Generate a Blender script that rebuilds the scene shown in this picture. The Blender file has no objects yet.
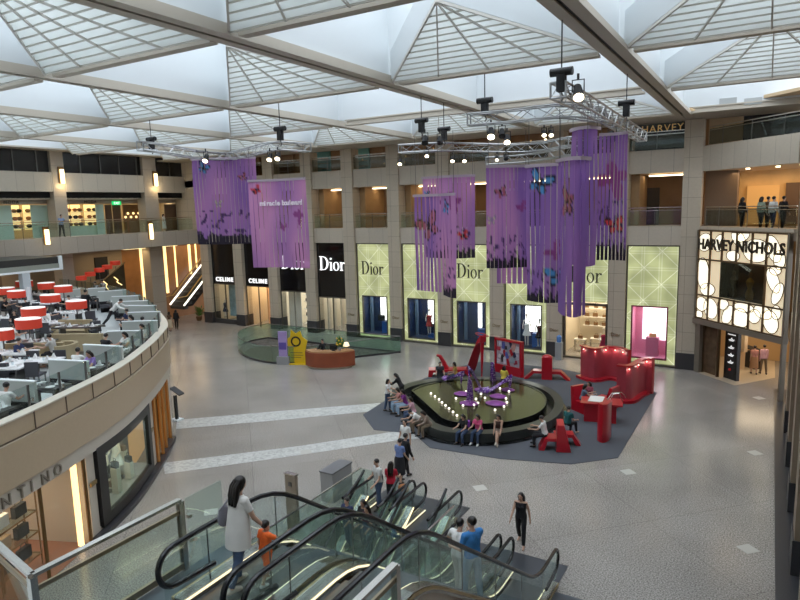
import bpy, bmesh, math, random
import numpy as np
from mathutils import Vector, Matrix, geometry, noise
random.seed(7)
PI = math.pi
R = math.radians
scene = bpy.context.scene
COL = scene.collection
# ---------------------------------------------------------------- camera
H = 9.6
FPX = 626.052
CX = Vector((0.86170623, 0.50673166, -0.02618016))
CU = Vector((-0.05179671, 0.13917313, 0.9889125))
CF = Vector((-0.50475684, 0.85079602, -0.14617339))
cd = bpy.data.cameras.new('camera'); cam = bpy.data.objects.new('camera', cd); COL.objects.link(cam)
cam.matrix_world = Matrix(((CX.x, CU.x, -CF.x, 0), (CX.y, CU.y, -CF.y, 0), (CX.z, CU.z, -CF.z, H), (0, 0, 0, 1)))
cd.sensor_width = 36; cd.lens = FPX / 800 * 36; cd.clip_end = 300; cd.clip_start = .1
scene.camera = cam

def ray(px, py):
    return CX * ((px - 400) / FPX) + CU * ((300 - py) / FPX) + CF
def G(px, py, z=0.0):          # point of the plane at height z that the photo shows at (px, py)
    d = ray(px, py); t = (z - H) / d.z
    return Vector((d.x * t, d.y * t, z))
def BY(px, py, Y=38.2):
    d = ray(px, py); t = Y / d.y
    return Vector((d.x * t, Y, H + d.z * t))
def LX(px, py, X=-42.9):
    d = ray(px, py); t = X / d.x
    return Vector((X, d.y * t, H + d.z * t))

# ---------------------------------------------------------------- materials
MC = {}
def mat(name, col, rough=.5, metal=0., emit=0., ecol=None, spec=.5, speck=0., sscale=40., trans=0., alpha=1., coat=0.):
    if name in MC: return MC[name]
    m = bpy.data.materials.new(name); m.use_nodes = True
    nt = m.node_tree; b = nt.nodes['Principled BSDF']
    b.inputs['Base Color'].default_value = (*col, 1)
    b.inputs['Roughness'].default_value = rough
    b.inputs['Metallic'].default_value = metal
    b.inputs['Specular IOR Level'].default_value = spec
    b.inputs['Coat Weight'].default_value = coat
    if emit:
        b.inputs['Emission Color'].default_value = (*(ecol or col), 1); b.inputs['Emission Strength'].default_value = emit
    if speck:
        tc = nt.nodes.new('ShaderNodeTexCoord'); n = nt.nodes.new('ShaderNodeTexNoise')
        n.inputs['Scale'].default_value = sscale; n.inputs['Detail'].default_value = 3
        nt.links.new(tc.outputs['Object'], n.inputs['Vector'])
        mx = nt.nodes.new('ShaderNodeMix'); mx.data_type = 'RGBA'
        mx.inputs[6].default_value = (*[c * (1 - speck) for c in col], 1)
        mx.inputs[7].default_value = (*[min(1, c * (1 + speck)) for c in col], 1)
        nt.links.new(n.outputs['Fac'], mx.inputs[0]); nt.links.new(mx.outputs[2], b.inputs['Base Color'])
    MC[name] = m
    return m

def glass(name, tint=(.8, .95, .9), refl=.12, rough=0.02, dens=.25):
    if name in MC: return MC[name]
    m = bpy.data.materials.new(name); m.use_nodes = True
    nt = m.node_tree; nt.nodes.clear()
    o = nt.nodes.new('ShaderNodeOutputMaterial'); t = nt.nodes.new('ShaderNodeBsdfTransparent'); g = nt.nodes.new('ShaderNodeBsdfGlossy')
    t.inputs['Color'].default_value = (*tint, 1); g.inputs['Roughness'].default_value = rough
    g.inputs['Color'].default_value = (.9, 1, .97, 1)
    lw = nt.nodes.new('ShaderNodeLayerWeight'); lw.inputs['Blend'].default_value = .5
    pw = nt.nodes.new('ShaderNodeMath'); pw.operation = 'POWER'; pw.inputs[1].default_value = 4; nt.links.new(lw.outputs['Facing'], pw.inputs[0])
    fr = nt.nodes.new('ShaderNodeMath'); fr.operation = 'MULTIPLY_ADD'; fr.inputs[1].default_value = .45; fr.inputs[2].default_value = refl * .35; nt.links.new(pw.outputs[0], fr.inputs[0])
    mx = nt.nodes.new('ShaderNodeMixShader')
    nt.links.new(fr.outputs[0], mx.inputs[0]); nt.links.new(t.outputs[0], mx.inputs[1]); nt.links.new(g.outputs[0], mx.inputs[2])
    nt.links.new(mx.outputs[0], o.inputs[0])
    MC[name] = m
    return m

def nodes_mat(name):
    m = bpy.data.materials.new(name); m.use_nodes = True; MC[name] = m
    return m, m.node_tree, m.node_tree.nodes['Principled BSDF']

def stone_mat(name, col, bw=1.0, bh=1.1, rough=.45, mortar=.55, off=0., speck=.08, axis='h'):
    """stone cladding laid in panels with thin dark joints"""
    m, nt, b = nodes_mat(name)
    N, L = nt.nodes.new, nt.links.new
    g = N('ShaderNodeNewGeometry'); s = N('ShaderNodeSeparateXYZ'); L(g.outputs['Position'], s.inputs[0])
    a = N('ShaderNodeMath'); a.operation = 'SUBTRACT'; L(s.outputs['X'], a.inputs[0]); L(s.outputs['Y'], a.inputs[1])
    c = N('ShaderNodeCombineXYZ'); L(a.outputs[0], c.inputs['X']); L(s.outputs['Z'], c.inputs['Y'])
    br = N('ShaderNodeTexBrick'); br.offset = 0; br.squash = 1
    br.inputs['Scale'].default_value = 1; br.inputs['Brick Width'].default_value = bw; br.inputs['Row Height'].default_value = bh
    br.inputs['Mortar Size'].default_value = .012; br.inputs['Mortar Smooth'].default_value = .1
    br.inputs['Color1'].default_value = (*col, 1); br.inputs['Color2'].default_value = (*[x * .93 for x in col], 1)
    br.inputs['Mortar'].default_value = (*[x * mortar for x in col], 1)
    L(c.outputs[0], br.inputs['Vector'])
    n = N('ShaderNodeTexNoise'); n.inputs['Scale'].default_value = 9; n.inputs['Detail'].default_value = 4
    L(g.outputs['Position'], n.inputs['Vector'])
    mp = N('ShaderNodeMapRange'); mp.inputs[3].default_value = 1 - speck; mp.inputs[4].default_value = 1 + speck; L(n.outputs['Fac'], mp.inputs[0])
    mx = N('ShaderNodeVectorMath'); mx.operation = 'SCALE'; L(br.outputs['Color'], mx.inputs[0]); L(mp.outputs[0], mx.inputs['Scale'])
    L(mx.outputs[0], b.inputs['Base Color']); b.inputs['Roughness'].default_value = rough
    return m

# ---------------------------------------------------------------- mesh builder
class MB:
    def __init__(s): s.v = []; s.f = []; s.c = None
    def add(s, vs, fs):
        k = len(s.v); s.v += [Vector(p) for p in vs]; s.f += [tuple(i + k for i in f) for f in fs]; return s
    def box(s, c, d, rz=0., m=None):
        x, y, z = d[0] / 2, d[1] / 2, d[2] / 2
        vs = [Vector((i * x, j * y, k * z)) for k in (-1, 1) for j in (-1, 1) for i in (-1, 1)]
        M = m or (Matrix.Translation(c) @ Matrix.Rotation(rz, 4, 'Z'))
        return s.add([M @ p for p in vs], [(0, 2, 3, 1), (4, 5, 7, 6), (0, 1, 5, 4), (2, 6, 7, 3), (0, 4, 6, 2), (1, 3, 7, 5)])
    def bb(s, a, b):
        return s.box([(a[i] + b[i]) / 2 for i in range(3)], [abs(b[i] - a[i]) for i in range(3)])
    def bar(s, a, b, w, h=None, up=(0, 0, 1)):
        a, b = Vector(a), Vector(b); h = h or w; d = (b - a); L = d.length
        if L < 1e-6: return s
        d /= L; u = Vector(up)
        if abs(d.dot(u)) > .98: u = Vector((0, 1, 0))
        x = d.cross(u).normalized(); z = x.cross(d)
        M = Matrix((( x.x, d.x, z.x, (a.x + b.x) / 2), (x.y, d.y, z.y, (a.y + b.y) / 2), (x.z, d.z, z.z, (a.z + b.z) / 2), (0, 0, 0, 1)))
        return s.box(None, (w, L, h), m=M)
    def cyl(s, a, b, r0, r1=None, n=10, cap=True):
        a, b = Vector(a), Vector(b); r1 = r0 if r1 is None else r1
        d = (b - a).normalized(); u = Vector((0, 0, 1)) if abs(d.z) < .95 else Vector((1, 0, 0))
        x = d.cross(u).normalized(); y = d.cross(x)
        vs = []
        for p, r in ((a, r0), (b, r1)):
            vs += [p + x * (r * math.cos(2 * PI * k / n)) + y * (r * math.sin(2 * PI * k / n)) for k in range(n)]
        fs = [(k, k + n, (k + 1) % n + n, (k + 1) % n) for k in range(n)]
        if cap: fs += [tuple(range(n)), tuple(reversed(range(n, 2 * n)))]
        return s.add(vs, fs)
    def tube(s, pts, r, n=8, closed=False):
        pts = [Vector(p) for p in pts]; m = len(pts); vs = []; px = None
        for i, p in enumerate(pts):
            a = pts[(i - 1) % m] if closed or i else p; b = pts[(i + 1) % m] if closed or i < m - 1 else p
            d = (b - a).normalized()
            if px is None:
                u = Vector((0, 0, 1)) if abs(d.z) < .9 else Vector((1, 0, 0)); x = d.cross(u).normalized()
            else:
                x = (px - d * px.dot(d)).normalized()
            px = x; y = d.cross(x); rr = r[i] if isinstance(r, (list, tuple)) else r
            vs += [p + x * (rr * math.cos(2 * PI * k / n)) + y * (rr * math.sin(2 * PI * k / n)) for k in range(n)]
        fs = []
        for i in range(m if closed else m - 1):
            j = (i + 1) % m
            fs += [(i * n + k, j * n + k, j * n + (k + 1) % n, i * n + (k + 1) % n) for k in range(n)]
        if not closed: fs += [tuple(range(n)), tuple(reversed(range((m - 1) * n, m * n)))]
        return s.add(vs, fs)
    def lathe(s, prof, c=(0, 0, 0), n=20, sx=1., sy=1., rz=0.):
        c = Vector(c); vs = []
        for r, z in prof:
            for k in range(n):
                a = 2 * PI * k / n; x, y = r * sx * math.cos(a), r * sy * math.sin(a)
                vs.append(c + Vector((x * math.cos(rz) - y * math.sin(rz), x * math.sin(rz) + y * math.cos(rz), z)))
        fs = []
        for i in range(len(prof) - 1):
            fs += [(i * n + k, i * n + (k + 1) % n, (i + 1) * n + (k + 1) % n, (i + 1) * n + k) for k in range(n)]
        fs += [tuple(reversed(range(n))), tuple(range((len(prof) - 1) * n, len(prof) * n))]
        return s.add(vs, fs)
    def ell(s, c, r, n=12, m=8, M=None):
        c = Vector(c); r = r if hasattr(r, '__len__') else (r, r, r); vs = []
        for i in range(1, m):
            t = PI * i / m
            for k in range(n):
                a = 2 * PI * k / n; p = Vector((r[0] * math.sin(t) * math.cos(a), r[1] * math.sin(t) * math.sin(a), r[2] * math.cos(t)))
                vs.append(c + (M @ p if M else p))
        for z in (r[2], -r[2]):
            p = Vector((0, 0, z)); vs.append(c + (M @ p if M else p))
        fs = []
        for i in range(m - 2):
            fs += [(i * n + k, (i + 1) * n + k, (i + 1) * n + (k + 1) % n, i * n + (k + 1) % n) for k in range(n)]
        T = (m - 1) * n
        fs += [(T, k, (k + 1) % n) for k in range(n)] + [(T + 1, (m - 2) * n + (k + 1) % n, (m - 2) * n + k) for k in range(n)]
        return s.add(vs, fs)
    def prism(s, poly, z0, z1):
        """vertical prism over a plan polygon (x, y)"""
        n = len(poly); A = sum(poly[i][0] * poly[(i + 1) % n][1] - poly[(i + 1) % n][0] * poly[i][1] for i in range(n))
        if A < 0: poly = poly[::-1]
        vs = [(p[0], p[1], z0) for p in poly] + [(p[0], p[1], z1) for p in poly]
        fs = [tuple(reversed(range(n))), tuple(range(n, 2 * n))] + [(i, (i + 1) % n, (i + 1) % n + n, i + n) for i in range(n)]
        return s.add(vs, fs)
    def plate(s, poly, nrm, th):
        """polygon (3-D points, planar) extruded by th along nrm"""
        nrm = Vector(nrm).normalized() * th; n = len(poly); P = [Vector(p) for p in poly]
        a = Vector((0, 0, 0))
        for i in range(n): a += P[i].cross(P[(i + 1) % n])
        if a.dot(nrm) < 0: P = P[::-1]
        return s.add(P + [p + nrm for p in P], [tuple(reversed(range(n))), tuple(range(n, 2 * n))] + [(i, (i + 1) % n, (i + 1) % n + n, i + n) for i in range(n)])
    def strip(s, A, B, th=0.):
        """ruled surface between two rails of points; th = thickness sideways"""
        n = len(A); vs = [Vector(p) for p in A] + [Vector(p) for p in B]
        fs = [(i, i + 1, i + 1 + n, i + n) for i in range(n - 1)]
        if th:
            off = []
            for i in range(n):
                d = (vs[min(i + 1, n - 1)] - vs[max(i - 1, 0)]); e = vs[n + i] - vs[i]
                off.append(d.cross(e).normalized() * th)
            vs += [vs[i] + off[i % n] for i in range(2 * n)]
            m = 2 * n
            fs = [tuple(reversed(f)) for f in fs] + [(i + m, i + 1 + m, i + 1 + n + m, i + n + m) for i in range(n - 1)]
            fs += [(i, i + 1, i + 1 + m, i + m) for i in range(n - 1)] + [(n + i, n + i + m, n + i + 1 + m, n + i + 1) for i in range(n - 1)]
            fs += [(0, m, n + m, n), (n - 1, 2 * n - 1, 2 * n - 1 + m, n - 1 + m)]
        return s.add(vs, fs)

WM = {}
def _mesh(name, mb, m, smooth=38):
    me = bpy.data.meshes.new(name); me.from_pydata([tuple(v) for v in mb.v], [], mb.f); me.update()
    if m: me.materials.append(m)
    if smooth:
        me.polygons.foreach_set('use_smooth', [True] * len(me.polygons)); me.set_sharp_from_angle(angle=R(smooth))
    return me
def tag(o, label=None, cat=None, group=None, kind=None):
    if label: o['label'] = label
    if cat: o['category'] = cat
    if group: o['group'] = group
    if kind: o['kind'] = kind
    return o
def thing(name, label, cat, loc=(0, 0, 0), rz=0., group=None, kind=None):
    o = bpy.data.objects.new(name, None); COL.objects.link(o)
    o.location = loc; o.rotation_euler = (0, 0, rz); o.empty_display_size = .2
    WM[o.name] = Matrix.Translation(loc) @ Matrix.Rotation(rz, 4, 'Z')
    return tag(o, label, cat, group, kind)
def part(name, mb, m, root, local=False, label=None, smooth=38):
    """a part (or sub-part) under root; vertices given in world space unless local"""
    W = WM[root.name]
    if not local:
        I = W.inverted(); mb.v = [I @ v for v in mb.v]
    o = bpy.data.objects.new(name, _mesh(name, mb, m, smooth)); COL.objects.link(o); o.parent = root
    WM[o.name] = W
    if label: o['label'] = label
    return o
def solo(name, mb, m, label=None, cat=None, group=None, kind=None, smooth=38):
    lo = [min(v[i] for v in mb.v) for i in range(3)]; hi = [max(v[i] for v in mb.v) for i in range(3)]
    c = Vector(((lo[0] + hi[0]) / 2, (lo[1] + hi[1]) / 2, lo[2])); mb.v = [v - c for v in mb.v]
    o = bpy.data.objects.new(name, _mesh(name, mb, m, smooth)); COL.objects.link(o); o.location = c
    WM[o.name] = Matrix.Translation(c)
    return tag(o, label, cat, group, kind)
def copy_tree(o, parent=None):
    c = o.copy(); COL.objects.link(c)
    if parent: c.parent = parent
    for ch in [x for x in o.children]: copy_tree(ch, c)
    return c
def dup(o, loc, rz=None, label=None, group=None):
    c = copy_tree(o); c.location = loc
    if rz is not None: c.rotation_euler = (0, 0, rz)
    if label: c['label'] = label
    if group: c['group'] = group
    return c

def text_mb(s, size, depth, M, align='CENTER', spacing=1., bold=0.):
    cu = bpy.data.curves.new('t', 'FONT'); cu.body = s; cu.size = size; cu.extrude = depth / 2; cu.align_x = align
    cu.space_character = spacing; cu.offset = bold; cu.resolution_u = 3
    o = bpy.data.objects.new('t', cu); COL.objects.link(o)
    me = bpy.data.meshes.new_from_object(o.evaluated_get(bpy.context.evaluated_depsgraph_get()))
    mb = MB(); mb.add([M @ v.co for v in me.vertices], [tuple(p.vertices) for p in me.polygons])
    bpy.data.objects.remove(o); bpy.data.curves.remove(cu); bpy.data.meshes.remove(me)
    return mb
def wallM(x, y, z, yaw=0.):
    """frame for writing on a wall: letters run along +X turned by yaw, face -Y turned by yaw"""
    return Matrix.Translation((x, y, z)) @ Matrix.Rotation(yaw, 4, 'Z') @ Matrix.Rotation(PI / 2, 4, 'X')

def catmull(P, n=8, closed=False):
    P = [Vector(p) for p in P]; m = len(P); out = []
    for i in range(m if closed else m - 1):
        a = P[(i - 1) % m] if closed else P[max(i - 1, 0)]; b = P[i]; c = P[(i + 1) % m]; d = P[(i + 2) % m] if closed else P[min(i + 2, m - 1)]
        for k in range(n):
            t = k / n; out.append(.5 * (2 * b + (c - a) * t + (2 * a - 5 * b + 4 * c - d) * t * t + (3 * b - a - 3 * c + d) * t ** 3))
    if not closed: out.append(P[-1])
    return out
class Curve2:
    def __init__(s, P, n=8):
        s.p = catmull(P, n); s.L = [0]
        for a, b in zip(s.p, s.p[1:]): s.L.append(s.L[-1] + (b - a).length)
    def at(s, t):
        t = max(0, min(t, s.L[-1])); x = np.interp(t, s.L, [p.x for p in s.p]); y = np.interp(t, s.L, [p.y for p in s.p]); return Vector((float(x), float(y)))
    def fr(s, t, off=0.):
        a, b = s.at(t - .15), s.at(t + .15); d = (b - a).normalized(); nn = Vector((d.y, -d.x)); return s.at(t) + nn * off, d, nn
    def pts(s, t0, t1, z, off=0., step=.4):
        n = max(2, int(abs(t1 - t0) / step) + 1); out = []
        for i in range(n + 1):
            p, d, nn = s.fr(t0 + (t1 - t0) * i / n, off); out.append(Vector((p.x, p.y, z)))
        return out
# ---------------------------------------------------------------- shared materials
STONE = stone_mat('gallery_stone', (.54, .47, .37), .96, 1.08)
STONE2 = stone_mat('mezzanine_stone', (.50, .39, .265), 50, 50, rough=.35, speck=.05)
BAND = stone_mat('fascia_stone', (.56, .50, .41), 1.2, 30)
PLINTH = mat('dark_granite', (.045, .045, .05), .3, speck=.4)
WHITE = mat('white_paint', (.84, .88, .9), .5)
SHAFT = mat('shaft_paint', (.68, .72, .74), .55)
RIBM = mat('louvre_frame', (.66, .64, .59), .5)
BEAM = mat('beige_beam', (.50, .455, .385), .5)
BEAMD = mat('beam_slot', (.012, .01, .01), .6)
SLAT = mat('louvre_white', (.86, .88, .87), .45)
_n = SLAT.node_tree; _t = _n.nodes.new('ShaderNodeBsdfTranslucent'); _t.inputs['Color'].default_value = (.92, .94, .93, 1); _m = _n.nodes.new('ShaderNodeMixShader'); _m.inputs[0].default_value = .6
_n.links.new(_n.nodes['Principled BSDF'].outputs[0], _m.inputs[1]); _n.links.new(_t.outputs[0], _m.inputs[2]); _n.links.new(_m.outputs[0], _n.nodes['Material Output'].inputs[0])
CHROME = mat('brushed_steel', (.62, .6, .56), .25, 1.)
STEEL = mat('dark_steel', (.16, .155, .15), .35, .8)
BLACK = mat('black', (.012, .012, .014), .4)
BLACKM = mat('black_matt', (.02, .02, .022), .8)
RUBBER = mat('black_handrail', (.012, .013, .016), .22)
BROWN = mat('brown_panel', (.2, .11, .05), .4, speck=.2, sscale=3)
WOODP = mat('honey_wood', (.34, .16, .055), .35, speck=.25, sscale=2)
WARMW = mat('warm_wall', (.55, .36, .18), .6)
CREAM = mat('cream_wall', (.75, .68, .56), .6)
DARKIN = mat('dark_interior', (.05, .04, .035), .6)
GOLDL = mat('gold_light', (1, .75, .35), .5, emit=1.7, ecol=(1, .72, .32))
WARML = mat('warm_light', (1, .85, .6), .5, emit=4, ecol=(1, .82, .52))
WHITEL = mat('white_light', (1, 1, 1), .5, emit=2.4, ecol=(1, .98, .92))
GLASS = glass('clear_glass', (.95, .975, .965), .1)
GLASSG = glass('green_glass', (.86, .93, .90), .2)
GLASSD = glass('smoked_glass', (.62, .66, .65), .15)
RED = mat('glossy_red', (.45, .008, .02), .28, coat=.3)
SHELFM = mat('white_shelf', (.8, .78, .74), .4)
GREYM = mat('grey_stone_box', (.3, .3, .3), .35, speck=.1)

# ---------------------------------------------------------------- floor
fm, nt, b = nodes_mat('polished_granite')
N, L = nt.nodes.new, nt.links.new
g = N('ShaderNodeNewGeometry')
n1 = N('ShaderNodeTexNoise'); n1.inputs['Scale'].default_value = 26; n1.inputs['Detail'].default_value = 4; L(g.outputs['Position'], n1.inputs['Vector'])
n2 = N('ShaderNodeTexNoise'); n2.inputs['Scale'].default_value = .35; n2.inputs['Detail'].default_value = 2; L(g.outputs['Position'], n2.inputs['Vector'])
cr = N('ShaderNodeValToRGB'); cr.color_ramp.elements[0].position = .38; cr.color_ramp.elements[0].color = (.20, .183, .166, 1)
cr.color_ramp.elements[1].position = .62; cr.color_ramp.elements[1].color = (.47, .445, .415, 1); L(n1.outputs['Fac'], cr.inputs[0])
br = N('ShaderNodeTexBrick'); br.offset = 0; br.inputs['Scale'].default_value = 1; br.inputs['Brick Width'].default_value = 3.85; br.inputs['Row Height'].default_value = 3.85
br.inputs['Mortar Size'].default_value = .012; br.inputs['Color1'].default_value = (1, 1, 1, 1); br.inputs['Color2'].default_value = (.93, .92, .91, 1); br.inputs['Mortar'].default_value = (.72, .72, .72, 1)
mp = N('ShaderNodeMapping'); mp.inputs['Rotation'].default_value = (0, 0, R(45)); L(g.outputs['Position'], mp.inputs[0]); L(mp.outputs[0], br.inputs['Vector'])
cr2 = N('ShaderNodeMapRange'); cr2.inputs[1].default_value = .35; cr2.inputs[2].default_value = .65; cr2.inputs[3].default_value = .88; cr2.inputs[4].default_value = 1.06; L(n2.outputs['Fac'], cr2.inputs[0])
m1 = N('ShaderNodeVectorMath'); m1.operation = 'MULTIPLY'; L(cr.outputs[0], m1.inputs[0]); L(br.outputs['Color'], m1.inputs[1])
m2 = N('ShaderNodeVectorMath'); m2.operation = 'SCALE'; L(m1.outputs[0], m2.inputs[0]); L(cr2.outputs[0], m2.inputs['Scale'])
L(m2.outputs[0], b.inputs['Base Color']); b.inputs['Roughness'].default_value = .2; b.inputs['Specular IOR Level'].default_value = .5

mm, nt, b = nodes_mat('white_marble')
N, L = nt.nodes.new, nt.links.new
g = N('ShaderNodeNewGeometry'); n1 = N('ShaderNodeTexNoise'); n1.inputs['Scale'].default_value = 5; n1.inputs['Detail'].default_value = 8; n1.inputs['Distortion'].default_value = 1.5
L(g.outputs['Position'], n1.inputs['Vector'])
cr = N('ShaderNodeValToRGB'); cr.color_ramp.elements[0].position = .38; cr.color_ramp.elements[0].color = (.46, .465, .455, 1)
cr.color_ramp.elements[1].position = .58; cr.color_ramp.elements[1].color = (.62, .63, .61, 1); L(n1.outputs['Fac'], cr.inputs[0]); L(cr.outputs[0], b.inputs['Base Color'])
b.inputs['Roughness'].default_value = .2

OVAL = catmull([(-21.0, 35.1), (-23.1, 32.5), (-24.7, 30.5), (-26.7, 29.3), (-29.5, 29.75), (-31.9, 31.4), (-32.9, 33.4), (-32.5, 35.1)], 6) 
VOID = [(-11.25, 8.0), (-7.5, 8.0), (-7.5, 15.2), (-11.25, 15.2)]
def slab_with_holes(outer, holes, z, th, name, m, kind='structure', smooth=0):
    mb = MB()
    P = [[Vector((p[0], p[1], 0)) for p in poly] for poly in [outer] + holes]
    tris = geometry.tessellate_polygon(P); flat = [p for poly in P for p in poly]
    vs = [(p.x, p.y, z) for p in flat]
    fs = []
    for t in tris:
        a, b_, c = (flat[i] for i in t)
        fs.append(tuple(t) if (b_ - a).cross(c - a).z > 0 else tuple(reversed(t)))
    mb.add(vs, fs)
    for poly in P:
        n = len(poly)
        mb.add([(p.x, p.y, z) for p in poly] + [(p.x, p.y, z - th) for p in poly], [(i, (i + 1) % n, (i + 1) % n + n, i + n) for i in range(n)])
    o = bpy.data.objects.new(name, _mesh(name, mb, m, smooth)); COL.objects.link(o); WM[o.name] = Matrix()
    return tag(o, kind=kind)
slab_with_holes([(-62, -6), (8, -6), (8, 48), (-62, 48)], [[(p.x, p.y) for p in OVAL], VOID], 0, .5, 'floor', fm)
trim_n = [0]
def trim(mb, m, smooth=38):
    trim_n[0] += 1; return solo('trim_%d' % trim_n[0], mb, m, kind='structure', smooth=smooth)
for a_, c_ in (((-34.2, 6, -4.5), (-34, 37, -.5)), ((-6, 6, -4.5), (-5.8, 37, -.5)), ((-34, 37, -4.5), (-6, 37.2, -.5)), ((-34, 5.8, -4.5), (-6, 6, -.5))):
    trim(MB().bb(a_, c_), mat('basement_wall', (.5, .46, .4), .6), 0)
solo('floor_basement', MB().bb((-34, 6, -4.6), (-6, 37, -4.5)), mat('basement_floor', (.42, .38, .33), .3, speck=.1), kind='structure')
for a, c in (((-11.45, 7.8, -4.5), (-11.25, 15.2, -.5)), ((-7.5, 7.8, -4.5), (-7.3, 15.2, -.5)), ((-11.45, 7.6, -4.5), (-7.3, 8, -.5))):
    trim(MB().bb(a, c), mat('void_lining', (.3, .29, .27), .5))
# pale marble bands and square inlays
for poly in ([(165, 474), (163, 463), (300, 446), (405, 430), (445, 437), (400, 440), (300, 455)], [(176, 429), (177, 420), (280, 411), (380, 403), (386, 410), (280, 420)]):
    trim(MB().prism([tuple(G(*p).xy) for p in poly], .001, .005), mm)
for p in ((628, 472), (748, 549), (755, 453), (759, 398), (480, 488), (306, 452), (211, 512)):
    q = G(*p); trim(MB().box((q.x, q.y, .004), (.42, .42, .006), R(45)), mat('inlay_stone', (.55, .54, .5), .25))
trim(MB().bb((.55, -4, .001), (1.5, 36, .006)), PLINTH)     # dark border along the right arcade

# ---------------------------------------------------------------- back wall with galleries
YB = 38.2
PX = [-42.3, -38.4, -34.6, -30.75, -26.95, -23.05, -19.15, -15.3, -11.45, -7.7, -3.85]
wb = MB()
for x in PX:
    wb.bb((x - .48, YB, .95), (x + .48, YB + .95, 13.9))
wb2 = MB()
for z0, z1 in ((7.08, 8.18), (11.15, 12.42)):
    wb2.bb((-42.8, YB + .16, z0), (-3.4, YB + .9, z1))
solo('wall_back', wb, STONE, kind='structure', smooth=0)
trim(wb2, BAND, 0)
pl = MB()
for x in PX: pl.bb((x - .5, YB - .03, 0), (x + .5, YB + .97, .95))
solo('baseboard_back', pl, PLINTH, kind='structure', smooth=0)
# decks and rooms behind the openings
solo('floor_middle_gallery', MB().bb((-48, YB + .2, 7.6), (-3.4, YB + 5.2, 8.1)), mat('gallery_floor', (.3, .24, .18), .3), kind='structure')
solo('floor_upper_gallery', MB().bb((-48, YB + .2, 11.8), (-3.4, YB + 5.2, 12.35)), MC['gallery_floor'], kind='structure')
solo('ceiling_middle_gallery', MB().bb((-48, YB + .9, 11.15), (-3.4, YB + 5.2, 11.3)), mat('gallery_ceiling', (.6, .45, .28), .6), kind='structure')
solo('ceiling_shops', MB().bb((-42.4, YB + .9, 6.9), (-3.4, YB + 5.2, 7.08)), SHELFM, kind='structure')
solo('wall_gallery_rear', MB().bb((-48, YB + 4.2, 7.6), (-3.4, YB + 4.4, 15.2)), mat('gallery_rear', (.26, .15, .07), .5, speck=.3, sscale=1.2), kind='structure')
solo('ceiling_upper_gallery', MB().bb((-48, YB + .0, 14.35), (3, YB + 5.2, 14.5)), MC['gallery_ceiling'], kind='structure')
solo('wall_shops_rear', MB().bb((-42.4, YB + 5.0, 0), (-3.4, YB + 5.2, 7)), CREAM, kind='structure')
part_w = MB()
for x in PX: part_w.bb((x - .3, YB + .95, 0), (x + .3, YB + 5, 7.0))
trim(part_w, CREAM, 0)
ORD = ['first', 'second', 'third', 'fourth', 'fifth', 'sixth', 'seventh', 'eighth', 'ninth', 'tenth', 'eleventh', 'twelfth', 'thirteenth', 'fourteenth', 'fifteenth', 'sixteenth']
def railing(p0, p1, z, h, label, group, nm='balcony_railing', posts=1, gm=None):
    p0, p1 = Vector((*p0, z)), Vector((*p1, z)); t = thing(nm, label, 'railing', (p0 + p1) / 2, 0, group)
    d = (p1 - p0).normalized()
    part('glass_panel', MB().bar(p0 + Vector((0, 0, h * .48)), p1 + Vector((0, 0, h * .48)), .02, h * .86), gm or GLASSG, t)
    part('top_rail', MB().bar(p0 + Vector((0, 0, h)), p1 + Vector((0, 0, h)), .07, .05), CHROME, t)
    part('lower_rail', MB().bar(p0 + Vector((0, 0, h - .16)), p1 + Vector((0, 0, h - .16)), .03, .03), CHROME, t)
    for i in range(posts):
        q = p0 + (p1 - p0) * ((i + .5) / posts); part('post', MB().bar(q, q + Vector((0, 0, h)), .03, .03), STEEL, t)
    return t
bays = list(zip(PX[:-1], PX[1:]))
for i, (a, c) in enumerate(bays):
    if i > 0:
        railing((a + .48, YB + .3), (c - .48, YB + .3), 8.18, 1.03, 'glass balcony railing of the middle gallery, %s opening from the left on the far wall' % ORD[i], 'railings of the middle gallery')
    railing((a + .48, YB + .3), (c - .48, YB + .3), 12.42, 1.0, 'glass balcony railing of the top gallery, %s opening from the left on the far wall' % ORD[i], 'railings of the top gallery', gm=GLASSD)
    # cove light strip in the ceiling of the middle gallery
    if i > 2:
        t = solo('cove_light', MB().bb((a + 1.4, YB + 1.3, 11.0), (c - .5, YB + 1.55, 11.08)), WARML, 'long warm cove light in the gallery ceiling, %s opening from the left' % ORD[i], 'light', 'cove lights of the middle gallery')
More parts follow.
